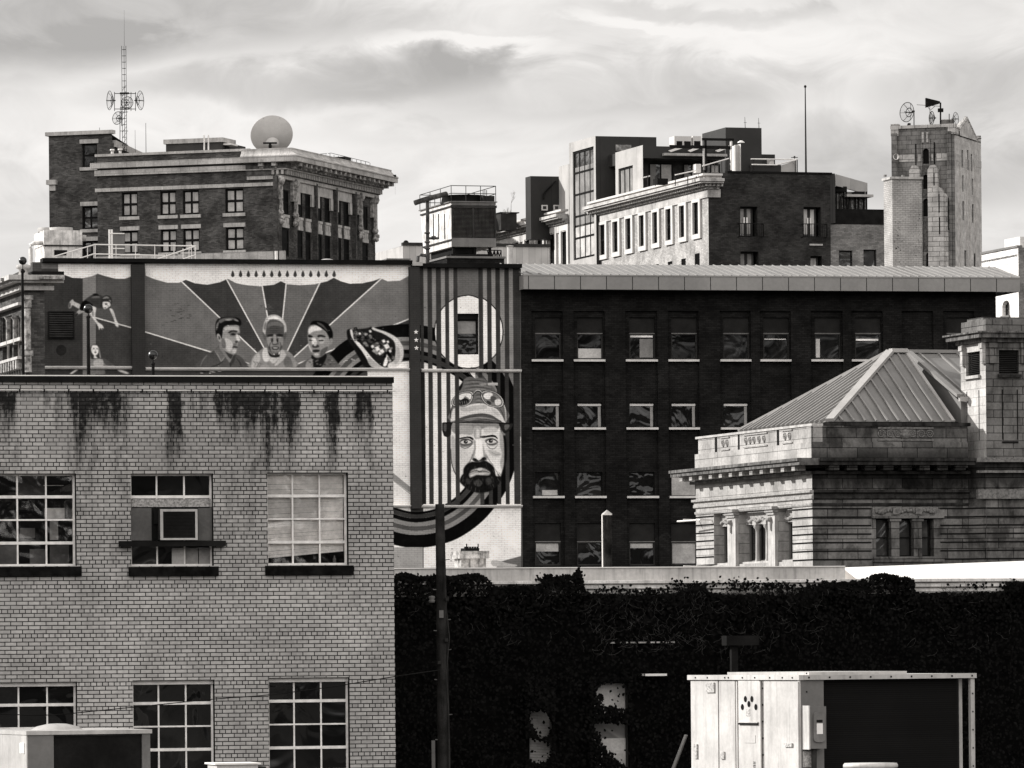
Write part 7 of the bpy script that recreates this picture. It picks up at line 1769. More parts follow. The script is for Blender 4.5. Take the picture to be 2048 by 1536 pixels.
# metal clad plant room behind the cooling tower
pleat('cladding', .42, .28, .5, 0, dark=.5)
MS = F(806, 510, 246, 16)
f, s = MS.f, MS.s
sh = thing('plant_room', "ribbed metal plant room with dark coping behind the cooling tower", 'plant room', MS)
Wm = f(1099, 510)[0]; z0_, z1_ = f(806, 540)[1] - 1, f(806, 491)[1]; Dm = s(751, 510)[0]; zlow = s(751, 506)[1]
q = M(); q.poly([(0, 0, z0_), (Wm, 0, z0_), (Wm, 0, z1_), (0, 0, z1_)]); q.poly([(Wm, 0, z0_), (Wm, 6, z0_), (Wm, 6, z1_), (Wm, 0, z1_)]); q.poly([(0, 0, z1_ - .01), (Wm, 0, z1_ - .01), (Wm, 6, z1_ - .01), (0, 6, z1_ - .01)]); q.build('front_cladding', 'cladding', sh)
q = M(); q.poly([(0, 0.001, z0_), (0, Dm, z0_), (0, Dm, zlow), (0, 0.001, z1_ - .02)]); q.build('side_cladding', 'cladding', sh)
M().box(-.02, Wm + .03, -.06, .2, z1_ + .001, f(806, 485)[1]).build('coping', 'dark_metal', sh)
c = f(824, 483); M().sphere(c[0], 1, c[1], .13, 10).build('roof_fan', 'black_metal', sh)

# white painted brick chimney on the metal roof
plain('patch_dark', .03, .9, .4, 6)
brick('white_brick', .34, .17, .22, .075, .007, .08, blotch=.2, bump=.7)
WC = F(1785, 440, 229, 16)
f, s = WC.f, WC.s
wc = thing('chimney', 'tall square chimney of peeling white painted brick standing on the grey metal roof', 'chimney', WC)
Wq = f(1844, 450)[0]; dq = s(1768, 450)[0]; z0_, z1_ = f(1785, 537)[1] - .5, f(1800, 358)[1]
M().box(0, Wq, 0, dq, z0_, z1_).build('stack', 'white_brick', wc)
M().box(-.06, Wq + .04, -.08, dq + .06, z1_ + .001, z1_ + .09).build('cap', 'pale_stone', wc)
M().box(-.03, Wq + .06, -.04, .0, z0_, f(1800, 533)[1]).build('flashing', 'dark_metal', wc)
q = M(); random.seed(8)
for i in range(60):
    px, py = (random.gauss(1793, 5), random.uniform(435, 530)) if i < 38 else (random.gauss(1838, 5), random.uniform(430, 520))
    if not 1787 < px < 1842: continue
    x, z = f(px, py); w_ = random.uniform(.01, .05); q.poly([(x, -.003, z), (x + w_, -.003, z + .005), (x + w_ * 1.2, -.003, z + .03), (x + .01, -.003, z + .035)])
q.build('peeled_paint', 'patch_dark', wc)
q = M(); 
for px in (1772, 1808): x, z = f(px, 353); q.box(x - .04, x + .05, .05, .2, z1_ + .091, z1_ + .17)
q.build('cap_fitting', 'mid_metal', wc)

# ================================================================ hotel with framed windows and a modern penthouse
stone('rough_white', .40, .26, .22, .075, .008, .16, .35, bump=.8, lo=.45, hi=.8)
stone('cornice_white2', .48, .3, 1.2, .8, .006, .08, .6, lo=.5, hi=.75)
plain('frame_white2', .55, .7, .08, 1)
brick('hotel_brick', .036, .02, .22, .072, .006, .28, blotch=.4)
brick('buff_brick', .20, .12, .22, .072, .006, .25, blotch=.3)
pleat('dark_panel', .035, 2.3, .45, 0, dark=.5, lw=.02); pleat('light_panel', .40, 1.9, .4, 0, dark=.4, lw=.03)
HB = F(1417, 450, 300, 17)
f, s = HB.f, HB.s
hb = thing('hotel_building', "hotel with white framed window side, dark brick front and modern penthouses", 'building', HB)
W = f(1661, 450)[0]; Dd = s(1190, 450)[0]; D2 = s(985, 460)[0]
zc0, zc1 = s(1400, 382)[1], s(1400, 352)[1]; zr = zc1
wins = [(1199, 1216), (1226, 1242), (1252, 1268), (1279, 1294.5), (1306, 1321.5), (1332.5, 1348.5), (1359.5, 1375.5), (1386.5, 1403.5)]
zwt, zwb = s(1395, 399)[1], s(1395, 478)[1]
hs = [(s(b - 3.6, 440)[0], s(a + 2, 440)[0], zwb + .25, zwt - .15) for a, b in wins]
lowz = s(1398, 506)[1]
hs2 = [(s(b - 4, 520)[0], s(a + 3, 520)[0], lowz - 2.2, lowz - (.0 if i == 7 else .12)) for i, (a, b) in enumerate(wins)]
M(SL()).wall(0, Dd, 0, zc0, hs + hs2, 0, .04).build('flank_wall', 'rough_white', hb)
for i, ((a, b), h_) in enumerate(zip(wins, hs)):
    ya, yb = s(b, 440)[0], s(a, 440)[0]
    wn = window(hb, SL(), h_[0], h_[1], h_[2], h_[3], .035, 1, 2, .05, .08, 'black_metal', 'glass_dead', proud=.02)
    q = M(SL()); pr_ = .11; q.box(ya, h_[0], -pr_, -.001, zwb, zwt).box(h_[1], yb, -pr_, -.001, zwb, zwt).box(h_[0], h_[1], -pr_, -.001, h_[3], zwt).box(h_[0], h_[1], -pr_, -.001, zwb, h_[2]); q.build('surround', 'frame_white2', wn)
for h_ in hs2: window(hb, SL(), h_[0], h_[1], h_[2], h_[3], .035, 1, 2, .05, .06, 'black_metal', 'glass_dead', proud=.02)
fw = [(f(1480.5, 440)[0], f(1515, 440)[0], f(1497, 474)[1], f(1497, 413)[1]), (f(1607.5, 440)[0], f(1642, 440)[0], f(1625, 475)[1], f(1625, 414)[1]), (f(1481, 520)[0], f(1517, 520)[0], f(1497, 545)[1], f(1497, 503)[1]), (f(1621, 520)[0], f(1644, 520)[0], f(1632, 545)[1], f(1632, 512)[1])]
zft = f(1540, 347)[1]
M().wall(0, W, 0, zft, fw, 0, .55).build('front_wall', 'hotel_brick', hb)
for i, (u0, u1, z0, z1) in enumerate(fw):
    u1b = u1 - (u1 - u0) * .17
    wn = window(hb, None, u0, u1b, z0, z1, .35, 2 if i < 3 else 1, 1, .1, .16, 'dark_metal', 'glass_grey', [(.1, .42, .12, .95, ('curtain', 'frame_white2', 'shade_grey', 'curtain')[i]), (.58, .9, .12, .95, ('curtain', 'frame_white2', 'shade_grey', 'curtain')[i])] if i < 3 else (.1, .9, .05, .95, 'pale_stone'))
    if i < 2:
        q = M(); za, zb = z0, z0 + (z1 - z0) * .43
        for z in (za, zb): q.box(u0 - .15, u1 + .22, -.3, -.27, z - .02, z + .02)
        x = u0 - .15
        while x < u1 + .23: q.box(x, x + .018, -.3, -.28, za, zb); x += .12
        for x in (u0 - .15, u1 + .2): q.box(x, x + .03, -.27, -.001, za - .02, za + .02); q.box(x, x + .03, -.27, -.001, zb - .02, zb + .02); q.box(x - .01, x + .04, -.3, -.26, za, zb)
        q.build('balcony_rail', 'black_metal', wn)
        x = (u0 + u1b) / 2; M().box(x - .12, x - .04, .28, .31, z0 + .75, z0 + 1.05).box(x + .04, x + .12, .28, .31, z0 + .75, z0 + 1.05).build('handle', 'white_paint', wn)
a, b = f(1619, 491), f(1645, 488); M().box(a[0], b[0], -.05, -.001, a[1], b[1]).build('stone_sill', 'trim_pale', hb)
q = M(); q.poly([(W, 0, 0), (W, 14, 0), (W, 14, zft), (W, 0, zft)]); q.poly([(0, D2, 0), (W, D2, 0), (W, D2, zft), (0, D2, zft)]); q.build('rear_wall', 'hotel_brick', hb)
M().box(.4, W, .4, D2, zft - .8, zft - .6).build('roof', 'gravel_roof', hb)
M().box(f(1455, 347)[0], W + .1, -.05, .4, zft + .001, zft + .10).build('coping', 'coping_black', hb)
# cornice on the white flank with return
h_ = zc1 - zc0
def corn(ya, yb, ret):
    for i, (p0, a, b, mt_) in enumerate(((.08, -.55, -.001, 'cornice_white2'), (.2, 0, .14, 'trim_carved'), (.35, .141, .34, 'trim_carved'), (.62, .341, .46, 'cornice_white2'), (.72, .461, .66, 'cornice_white2'), (.3, .661, .86, 'pale_stone'), (.45, .861, 1.0, 'frame_white2'))):
        q = M(); q.box(-p0, 0, ya, yb, zc0 + h_ * a, zc0 + h_ * b)
        if ret: q.box(-p0, ret - (0 if i != 1 else .1), ya - p0, ya - .001, zc0 + h_ * a, zc0 + h_ * b)
        q.build('cornice', mt_, hb)
corn(0, Dd, f(1440, 370)[0])
q = M(SL()); y = .1
while y < Dd: q.box(y, y + .12, -.42, -.351, zc0 + h_ * .16, zc0 + h_ * .32); y += .3
q.build('dentil_course', 'cornice_white2', hb)
q = M(); x = -.3
while x < f(1440, 370)[0]: q.box(x, x + .1, -.43, -.351, zc0 + h_ * .16, zc0 + h_ * .32); x += .22
q.build('dentil_course', 'cornice_white2', hb)
# farther stretch of the same flank
y0_ = s(1137, 450)[0]
zf0, zf1 = zc0, zc1
q0, q1 = s(1135, 434)[1], s(1135, 416)[1]
far = [(1006, 1016), (1028, 1040), (1052, 1062), (1075, 1088), (1100, 1112), (1125, 1136)]
hs3 = [(s(b, 480)[0], s(a, 480)[0], s(1130, 530)[1] - 1, s(1130, 461)[1]) for a, b in far]
M(SL()).wall(y0_, D2, 0, zc0, hs3, 0, .04).build('flank_wall', 'rough_white', hb)
for a in hs3:
    wn = window(hb, SL(), a[0], a[1], a[2], a[3], .035, 1, 2, .05, .06, 'black_metal', 'glass_dead', proud=.02)
    M(SL()).box(a[0] - .3, a[0] - .001, -.11, -.001, a[2], a[3] + .3).box(a[1] + .001, a[1] + .3, -.11, -.001, a[2], a[3] + .3).box(a[0] - .001, a[1] + .001, -.11, -.001, a[3] + .001, a[3] + .3).build('surround', 'frame_white2', wn)
for i, (p0, a, b, mt_) in enumerate(((.08, -.55, -.001, 'cornice_white2'), (.2, 0, .14, 'trim_carved'), (.35, .141, .34, 'trim_carved'), (.62, .341, .46, 'cornice_white2'), (.72, .461, .66, 'cornice_white2'), (.45, .86, 1.0, 'frame_white2'))):
    M().box(-p0, 0, y0_, D2 + 1, zc0 + h_ * a, zc0 + h_ * b).build('cornice', mt_, hb)
# glass stair tower
G = -.25
yg0, yg1 = s(1192, 400, G)[0], s(1139, 400, G)[0]; zg1 = s(1192, 271, G)[1]; zgb = s(1192, 520, G)[1] - 6
gl0, gl1 = s(1188, 400, G)[0], s(1146, 400, G)[0]; gz1 = s(1188, 292, G)[1]; gz0 = s(1188, 512, G)[1]
T_ = SL(G)
M(T_).wall(yg0, yg1, zgb, zg1, [(gl0, gl1, gz0, gz1)], 0, .12).build('stair_tower_side', 'light_panel', hb)
wn = window(hb, T_, gl0, gl1, gz0, gz1, .1, 4, 5, .12, .1, 'black_metal', 'glass_grey', [(.03, .97, .02, .30, 'blind_grey'), (.03, .97, .32, .85, 'shade_grey')])
xg1 = HB.f(1313, 300, yg0)[0]; zgf = HB.f(1300, 272, yg0)[1]
M().box(G + .62, xg1, yg0 + .001, yg1, zc0 + 1, zg1 - .02).box(G + .01, G + .619, yg0 + .001, yg0 + .1, zc0 - 6, zg1 - .02).build('stair_tower_front', 'dark_panel', hb)
q = M(); a, b = HB.f(1231, 302, yg0), HB.f(1262, 290, yg0); q.box(a[0], b[0], yg0 - .05, yg0, a[1], b[1]); q.build('clerestory', 'glass_pale', hb)
# narrow lower light slab and the far dark box
yn0, yn1 = s(1138, 380, .4)[0], s(1118, 380, .4)[0]; M().box(.4, 3, yn0, yn1, zc0, s(1138, 328, .4)[1]).build('lower_side_block', 'light_panel', hb)
a, b = HB.f(1055, 425, yn1 + .2), HB.f(1119, 353, yn1 + .2); M().box(a[0] + .2, b[0], yn1 + .2, yn1 + 1.2, a[1] - 1.5, b[1]).build('far_block', 'dark_panel', hb)
q = M()
for p_, r_ in (((1112, 362), (1087, 388)), ((1087, 388), (1087, 399))):
    a, b = HB.f(*p_, yn1 + .1), HB.f(*r_, yn1 + .1); q.tube([(a[0], yn1 + .1, a[1]), (b[0], yn1 + .1, b[1])], .05, 5)
q.build('downpipe', 'black_metal', hb)
for px in (1089, 1113):
    a, b = HB.f(px - 6, 421, yn1 + .1), HB.f(px + 6, 410, yn1 + .1); wn = window(hb, lambda u, w, z: (u, w + yn1 + .1, z), a[0], b[0], a[1], b[1], 0, 1, 1, .07, .03, 'frame_white2', 'glass_grey', proud=.05)
# penthouse volumes near the front
q = M(); y_ = s(1235, 380, .3)[0]; ya, yb = s(1286, 350, .5)[0], s(1231, 350, .5)[0]; za, zb = zc0, s(1286, 290, .5)[1]
hh = [(s(1266, 370, .5)[0], s(1237, 370, .5)[0], zc0, s(1266, 330, .5)[1])]
M(SL(.5)).wall(ya, yb, za, zb, hh, 0, .2).build('penthouse_side', 'light_panel', hb); window(hb, SL(.5), hh[0][0], hh[0][1], hh[0][2], hh[0][3], .1, 3, 1, .1, .12, 'black_metal', 'glass_grey', (.03, .97, .02, .98, 'shade_grey'))
xf1 = HB.f(1450, 340, ya)[0]
zt_ = HB.f(1350, 293, ya)[1]; zs_ = HB.f(1350, 317, ya)[1]
M().box(.52, xf1, ya + .01, ya + 6, zs_, zt_).build('penthouse_roof_band', 'dark_panel', hb)
M().box(.52, xf1, ya + 1.2, ya + 1.3, zc0, zs_ - .01).build('penthouse_wall', 'dark_metal', hb)
for a, b in ((1298, 1345), (1366, 1400), (1402, 1440)):
    u0, u1 = HB.f(a, 350, ya + 1.15)[0], HB.f(b, 350, ya + 1.15)[0]; window(hb, lambda u, w, z: (u, w + ya + 1.15, z), u0, u1, zc0 + .2, HB.f(1350, 327, ya + 1.15)[1], 0, 2, 1, .06, .06, 'black_metal', 'glass_grey', [(.03, .3, .02, .97, 'shade_grey'), (.52, .97, .02, .97, 'blind_grey')])
M().box(HB.f(1329, 310, ya - .4)[0], xf1, ya - .4, ya, HB.f(1350, 311, ya - .4)[1], HB.f(1350, 306, ya - .4)[1]).build('canopy_edge', 'light_metal', hb)
for a, b in ((1337, 1371), (1376, 1405), (1431, 1462)):
    p0, p1 = HB.f(a, 301, ya - .3), HB.f(b, 291, ya - .3)
    m_ = M(); m_.add([(p0[0], ya - .3, p0[1]), (p0[0] + .15, ya - .3, p0[1] - .08), (p1[0], ya - .3, p1[1] - .1), (p1[0] - .1, ya - .3, p1[1])], [(0, 1, 2, 3)]); m_.add([(p0[0], ya - .24, p0[1]), (p0[0] + .15, ya - .24, p0[1] - .08), (p1[0], ya - .24, p1[1] - .1), (p1[0] - .1, ya - .24, p1[1])], [(0, 1, 2, 3)]); m_.build('pergola_slat', 'white_paint', hb)
yp = ya - 1.5
def hbx(nm, mat, a, b, y0, y1, w0, w1): 
    p_, q_ = HB.f(a, y1, w0), HB.f(b, y0, w0); return M().box(p_[0], q_[0], w0, w1, p_[1], q_[1]).build(nm, mat, hb)
hbx('pergola_beam', 'black_metal', 1405, 1468, 277, 280.5, yp, yp + .12); hbx('pergola_beam', 'black_metal', 1340, 1468, 292, 296, yp, yp + .12)
hbx('pergola_post', 'black_metal', 1410, 1413.5, 281, 345, yp, yp + .1); hbx('pergola_post', 'light_metal', 1407, 1409.5, 297, 340, yp - .1, yp); hbx('pergola_post', 'white_paint', 1461.5, 1464.5, 282, 340, yp, yp + .1)
# lift tower
yl = ya + 5
hbx('lift_tower', 'dark_panel', 1452, 1523, 256, 350, yl, yl + 4)
x0_ = HB.f(1452, 300, yl)[0]; yA, zA_ = HB.s(1395, 266, x0_ - .01); zB_ = HB.f(1452, 257, yl)[1]
q = M(); q.poly([(x0_ - .01, yl, zc0), (x0_ - .01, yl + 4.2, zc0), (x0_ - .01, yl + 4.2, zB_ - .02), (x0_ - .01, yl, zB_ - .02)]); q.build('lift_tower_side', 'light_panel', hb)
hbx('rear_block', 'dark_panel', 1523.3, 1550, 309, 350, yl + .5, yl + 3)
# chimney-like block and stair enclosure on the front edge
y1_ = 1.4
hbx('flue_block', 'dark_panel', 1482, 1502, 287, 347, y1_, y1_ + 1.4)
x0_ = HB.f(1482, 300, y1_)[0]; M().box(x0_ - .02, x0_ - .001, y1_, y1_ + 1.4, zft, HB.f(1482, 288, y1_)[1]).build('flue_side', 'frame_white2', hb)
F_ = hbx('flue_side_panel', 'light_panel', 1471, 1481.5, 290, 347, y1_ + .2, y1_ + .4)
hbx('stair_enclosure', 'dark_panel', 1502.5, 1562, 330, 350, y1_ - .2, y1_ + 2); 
q = M(); a, b = HB.f(1562.4, 348, y1_ - .2), HB.f(1593, 320, y1_ - .2); c = HB.f(1562.4, 331, y1_ - .2)
q.add([(a[0], y1_ - .2, a[1]), (b[0], y1_ - .2, a[1]), (b[0], y1_ - .2, b[1]), (a[0], y1_ - .2, c[1]), (a[0], y1_ - .0, a[1]), (b[0], y1_ - .0, a[1]), (b[0], y1_ - .0, b[1]), (a[0], y1_ - .0, c[1])], [(0, 1, 2, 3), (4, 5, 6, 7), (3, 2, 6, 7), (1, 5, 6, 2), (0, 4, 7, 3)]); q.build('stair_enclosure_side', 'light_panel', hb)
# glass rails with white top
def grail(pts, w, nm='glass_rail'):
    q = M(); pp = [(HB.f(px, py, w)[0], w, HB.f(px, py, w)[1]) for px, py in pts]; q.tube(pp, .035, 5); q.build('hand_rail', 'white_paint', hb)
grail([(1405, 332), (1458, 317)], .6); grail([(1502, 318), (1594, 319)], 1.0); grail([(1504, 329), (1552, 330), (1592, 320)], .9); grail([(1284, 356), (1300, 352)], .6); grail([(1350, 350), (1392, 341)], .5)
q = M()
for px in range(1408, 1460, 7): 
    a, b = HB.f(px, 331 - (px - 1405) * .28, .6), HB.f(px, 344, .6); q.box(a[0], a[0] + .03, .6, .63, b[1], a[1])
for px in (1502, 1507, 1590, 1594): a, b = HB.f(px, 319, 1.0), HB.f(px, 346, 1.0); q.box(a[0], a[0] + .04, 1.0, 1.04, b[1], a[1])
for px in (1295, 1310, 1350, 1375, 1392): a, b = HB.f(px, 352, .55), HB.f(px, 372, .55); q.box(a[0], a[0] + .04, .55, .59, b[1], a[1])
each(q, 'rail_post', 'dark_metal', hb)
hbx('terrace_planter', 'frame_white2', 1392, 1402, 328, 345, .8, 1.2); hbx('terrace_seat', 'black_metal', 1315, 1336, 357, 368, .9, 1.6)
for px in (1539, ): hbx('terrace_vent', 'frame_white2', px, px + 9, 318, 330, 1.1, 1.5)
# patio pavilion to the right of the front
a = HB.f(1662, 450)[0]
hbx('edge_panel', 'dark_panel', 1660.5, 1670, 347, 446, .05, 3)
yA = 2.4
q = M(); P0, P1, P2, P3 = (1671, 348, 371), (1735, 366, 388), None, None
a0, a1 = HB.f(1671, 371, 0.5), HB.f(1671, 348, .5); b0, b1 = HB.f(1735, 388, 3.5), HB.f(1735, 366, 3.5)
q.add([(a0[0], .5, a0[1]), (b0[0], 3.5, b0[1]), (b0[0], 3.5, b1[1]), (a1[0], .5, a1[1])], [(0, 1, 2, 3)]); q.add([(a0[0], .7, a0[1]), (b0[0], 3.7, b0[1]), (b0[0], 3.7, b1[1]), (a1[0], .7, a1[1])], [(0, 1, 2, 3)]); q.build('pavilion_fascia', 'light_panel', hb)
hbx('pavilion_canopy', 'light_metal', 1694, 1747, 389, 393, 1.0, 4); hbx('pavilion_header', 'black_metal', 1671, 1694, 373, 383, 1.2, 3.5); hbx('pavilion_header', 'black_metal', 1710, 1727, 383, 391, 1.3, 3.5)
for px, w_ in ((1672, 2), (1687, 2.5), (1692, 2), (1710, 2.5), (1716, 2), (1727, 2.5), (1733, 1.5)): hbx('pavilion_post', 'black_metal', px, px + w_, 383, 421, 1.4, 1.5)
hbx('pavilion_glazing', 'glass_pale', 1674, 1734, 384, 421, 1.8, 1.85)
hbx('terrace_wall', 'black_metal', 1671, 1770, 419, 449, .4, 2)
lw_ = [(HB.f(a, 520, .2)[0], HB.f(b, 520, .2)[0], HB.f(1700, 560, .2)[1], HB.f((a + b) / 2, 501 - (a - 1678) * .04, .2)[1]) for a, b in ((1678, 1705), (1727, 1753))]
M(lambda u, w, z: (u, w + .2, z)).wall(W, HB.f(1790, 500, .2)[0], 0, HB.f(1700, 449, .2)[1], lw_, 0, .25).build('annex_wall', 'buff_brick', hb)
for a in lw_: window(hb, lambda u, w, z: (u, w + .2, z), a[0], a[1], a[2], a[3], .15, 1, 1, .06, .04, 'black_metal', 'glass_grey')

# loose things up there
pl_ = lambda px, py, dy: HB.f(px, py, dy)
def hthing(name, label, cat, px, py, dy, group=None):
    x, z = HB.f(px, py, dy); F_ = F(px, py, HB.world(x, dy).y, 17); return F_, thing(name, label, cat, F_, group, z=z), z
for i, (a, b) in enumerate(((1349, 1385), (1386, 1403))):
    F_, o, z = hthing('condenser', ('wide white double fan condenser on the hotel penthouse roof', 'narrow white fan condenser beside the double one on the hotel penthouse roof')[i], 'condenser', a, 293, ya + 2.5, 'condensers on the hotel penthouse')
    k_ = F_.depth / FPX; w_ = (b - a) * k_; hgt = 21 * k_
    M().box(0, w_, 0, .9, -.1, hgt).build('casing', 'frame_white2', o)
    n_ = 2 if i == 0 else 1
    for j in range(n_): M().box(w_ * (j + .14 + (.1 if i == 0 and j == 0 else 0)) / n_, w_ * (j + .9) / n_, -.02, -.001, .05, hgt * .52).build('fan_grille', 'black_metal', o)
def tree(F_, o, h_, seed):
    random.seed(seed); q = M(); tw = M()
    def br(p, d, l, r, n_):
        e = p + d * l; q.tube([tuple(p), tuple(e)], r, 4, r * .7, False)
        if n_ == 0: return
        for _ in range(3 if n_ > 1 else 4):
            dd = (d + Vector((random.uniform(-.7, .7), random.uniform(-.7, .7), random.uniform(-.1, .5)))).normalized(); br(e, dd, l * random.uniform(.5, .7), r * .55, n_ - 1)
    br(Vector((0, 0, 0)), Vector((0.03, 0, 1)), h_ * .5, h_ * .018, 4); return q
F_, o, z = hthing('planter', 'dark boxy roof planter at the left end of the white hotel side', 'planter', 1002, 442, y0_ + 7)
k_ = F_.depth / FPX; M().box(0, 33 * k_, 0, 1, -.5, 16 * k_).build('box', 'dark_metal', o); M().box(-.05, 38 * k_, -.05, 1.05, 16 * k_ + .001, 18 * k_).build('rim', 'black_metal', o)
F_, o, z = hthing('bare_tree', 'small leafless tree growing in the dark roof planter', 'tree', 1022, 424, y0_ + 6.5); k_ = F_.depth / FPX
tree(F_, o, 34 * k_, 2).build('branches', 'bark_pale' if 'bark_pale' in MATS else plain('bark_pale', .3, .9, .3, 5).name, o)
F_, o, z = hthing('bare_shrub', 'low leafless shrub left of the small tree in the dark roof planter', 'shrub', 1014, 427, y0_ + 6.6); k_ = F_.depth / FPX
q = M(); random.seed(6)
for i in range(34):
    a = random.uniform(.2, 2.9); l = random.uniform(6, 13) * k_; q.tube([(0, 0, 0), (l * .5 * math.cos(a), random.uniform(-.1, .1), l * .6 * math.sin(a)), (l * math.cos(a + .2), random.uniform(-.2, .2), l * math.sin(a + .2))], .006, 3, .004, False)
q.build('branches', 'bark_pale', o)
for i, (px, py, lb) in enumerate(((1486, 288, 'white hooded flue cap on the pale edged block above the hotel front'),)):
    F_, o, z = hthing('vent_hood', lb, 'vent', px, py, 1.6); k_ = F_.depth / FPX; M().lathe([(4 * k_, -.1), (4 * k_, .08)], 0, .3, 12).build('neck', 'mid_metal', o); M().lathe([(7 * k_, .08), (7 * k_, .12), (3 * k_, .2), (.001, .21)], 0, .3, 16).build('hood', 'white_paint', o)
F_, o, z = hthing('wind_vane', 'small weather instrument on the corner of the hotel roof rail', 'weather instrument', 1589, 319, 1.0); k_ = F_.depth / FPX
M().tube([(0, 0, 0), (0, 0, 5 * k_)], .02, 5).tube([(-7 * k_, 0, 4 * k_), (7 * k_, 0, 4 * k_)], .02, 5).sphere(0, 0, 5 * k_, .06, 8).build('arms', 'dark_metal', o)
for i, px in enumerate((1681, 1699)):
    F_, o, z = hthing('patio_umbrella', ('folded dark patio umbrella behind the leftmost pavilion posts', 'folded dark patio umbrella in the middle of the hotel pavilion')[i], 'umbrella', px, 421, 1.6, 'folded umbrellas on the hotel terrace'); k_ = F_.depth / FPX
    M().lathe([(4 * k_, 2 * k_), (3.4 * k_, 10 * k_), (2 * k_, 24 * k_), (.3 * k_, 30 * k_)], 0, 0, 10).build('canopy', 'dark_metal', o); M().tube([(0, 0, -.3), (0, 0, 31 * k_)], .02, 5).build('pole', 'light_metal', o)
for px, py0, py1, r_, lb, dy in ((1490.5, 234, 257, .02, 'short thin aerial on the left of the lift tower roof', yl + 1), (1518, 236, 257, .02, 'short thin aerial on the right corner of the lift tower roof', yl + 1), (1611, 173, 350, .055, 'very tall thin flagpole rising above the dark brick hotel front', 3)):
    F_, o, z = hthing('aerial' if py0 > 200 else 'flagpole', lb, 'aerial' if py0 > 200 else 'flagpole', px + (1 if py0 < 200 else 0), py1, dy); hgt = (py1 - py0) * F_.depth / FPX
    M().tube([(0, 0, 0), (-.02 if py0 > 200 else -.0, 0, hgt)], r_, 6, r_ * .5).build('pole', 'dark_metal', o)
    if py0 > 200: M().box(-.08, .08, -.01, .01, hgt * .5, hgt * .53).build('crossbar', 'dark_metal', o)
    else: M().sphere(0, 0, hgt, .08, 8).build('finial', 'dark_metal', o)

# ================================================================ gothic tower
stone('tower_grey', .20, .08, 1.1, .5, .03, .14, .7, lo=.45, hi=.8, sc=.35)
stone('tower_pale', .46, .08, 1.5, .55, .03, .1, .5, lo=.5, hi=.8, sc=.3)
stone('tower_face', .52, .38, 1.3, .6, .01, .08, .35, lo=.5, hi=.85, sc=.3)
GT = F(1910, 400, 640, -19)
f, s = GT.f, GT.s
gt = thing('gothic_tower', 'tall weathered stone tower with arched openings, narrow slits and antennas on its roof', 'tower', GT)
x0_ = f(1786, 400)[0]; Dg = s(1963, 400)[0]; z1 = f(1850, 256)[1]
arch = [(1846, 1859, 297, 328), (1846, 1858, 349, 378), (1846, 1859, 397, 433), (1851, 1863, 505, 536)]
hs = [(f(a, 400)[0], f(b, 400)[0], f(1850, d, 0)[1], f(1850, c, 0)[1]) for a, b, c, d in arch]
sl_ = [(1831, 1834, 287, 330), (1868, 1871, 285, 329)]
hs += [(f(a, 400)[0], f(b, 400)[0], f(1850, d)[1], f(1850, c)[1]) for a, b, c, d in sl_]
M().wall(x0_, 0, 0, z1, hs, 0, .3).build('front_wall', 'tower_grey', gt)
q = M()
for i, h_ in enumerate(hs): q.box(h_[0], h_[1], .25, .35, h_[2], h_[3])
q.build('opening', 'joint_shadow', gt)
q = M()
for h_ in hs[:4]:     # arched heads
    cx, r_ = (h_[0] + h_[1]) / 2, (h_[1] - h_[0]) / 2; zt_ = h_[3] + .002; pts = []
    for sgn in (1, -1):
        pts = [(cx + sgn * r_, zt_ - r_), (cx + sgn * r_, zt_)] + [(cx, zt_)] + [(cx + sgn * r_ * math.sin(a), zt_ - r_ + r_ * math.cos(a)) for a in [i * math.pi / 12 for i in range(0, 7)]]
        q.prism(pts, -.01, .2)
q.build('arch_head', 'tower_grey', gt)
hr = []
for a, b, c, d in ((1924, 1927.5, 300, 335), (1942.5, 1945.5, 308, 342), (1925, 1928, 350, 383), (1944, 1947, 357, 390), (1925, 1928.5, 402, 440), (1944, 1947.5, 408, 445), (1935, 1938, 300, 340), (1928, 1932, 500, 540), (1947, 1951, 506, 540)):
    hr.append((s(a, 400)[0], s(b, 400)[0], s(a, d)[1], s(a, c)[1]))
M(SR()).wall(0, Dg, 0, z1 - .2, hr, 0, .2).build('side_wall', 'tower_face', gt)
q = M(SR())
for h_ in hr: q.box(h_[0], h_[1], .12, .2, h_[2], h_[3])
q.build('opening', 'joint_shadow', gt)
q = M(); q.poly([(x0_, 0, 0), (x0_, Dg, 0), (x0_, Dg, z1), (x0_, 0, z1)]); q.poly([(x0_, Dg, 0), (0, Dg, 0), (0, Dg, z1), (x0_, Dg, z1)]); q.box(x0_, 0, .1, Dg - .1, z1 - .9, z1 - .7); q.build('rear_wall', 'tower_grey', gt)
ya, yb, yc = s(1917, 262)[0], s(1951, 262)[0], s(1932, 240)[0]; zpk = s(1932, 241)[1]
M(SR(.15)).add([(ya, 0, z1 - .2), (yb, 0, z1 - .6), (yc, 0, zpk), (ya, .8, z1 - .2), (yb, .8, z1 - .6), (yc, .8, zpk)], [(0, 1, 2), (3, 4, 5), (0, 2, 5, 3), (2, 1, 4, 5), (0, 1, 4, 3)])
q = M(SR(.15)); q.add([(ya, 0, z1 - .8), (yb, 0, z1 - .8), (yb, 0, z1 - .6), (yc, 0, zpk), (ya, 0, z1 - .2), (ya, .8, z1 - .8), (yb, .8, z1 - .8), (yb, .8, z1 - .6), (yc, .8, zpk), (ya, .8, z1 - .2)], [(0, 1, 2, 3, 4), (9, 8, 7, 6, 5), (2, 3, 8, 7), (3, 4, 9, 8)]); q.build('gable', 'tower_face', gt)
q = M(SR(.2)); 
for (a, za), (b, zb) in (((ya - .2, z1 - .1), (yc, zpk + .25)), ((yc, zpk + .25), (yb + .3, z1 - .7))):
    q.tube([(a, .2, za), (b, .2, zb)], .25, 6)
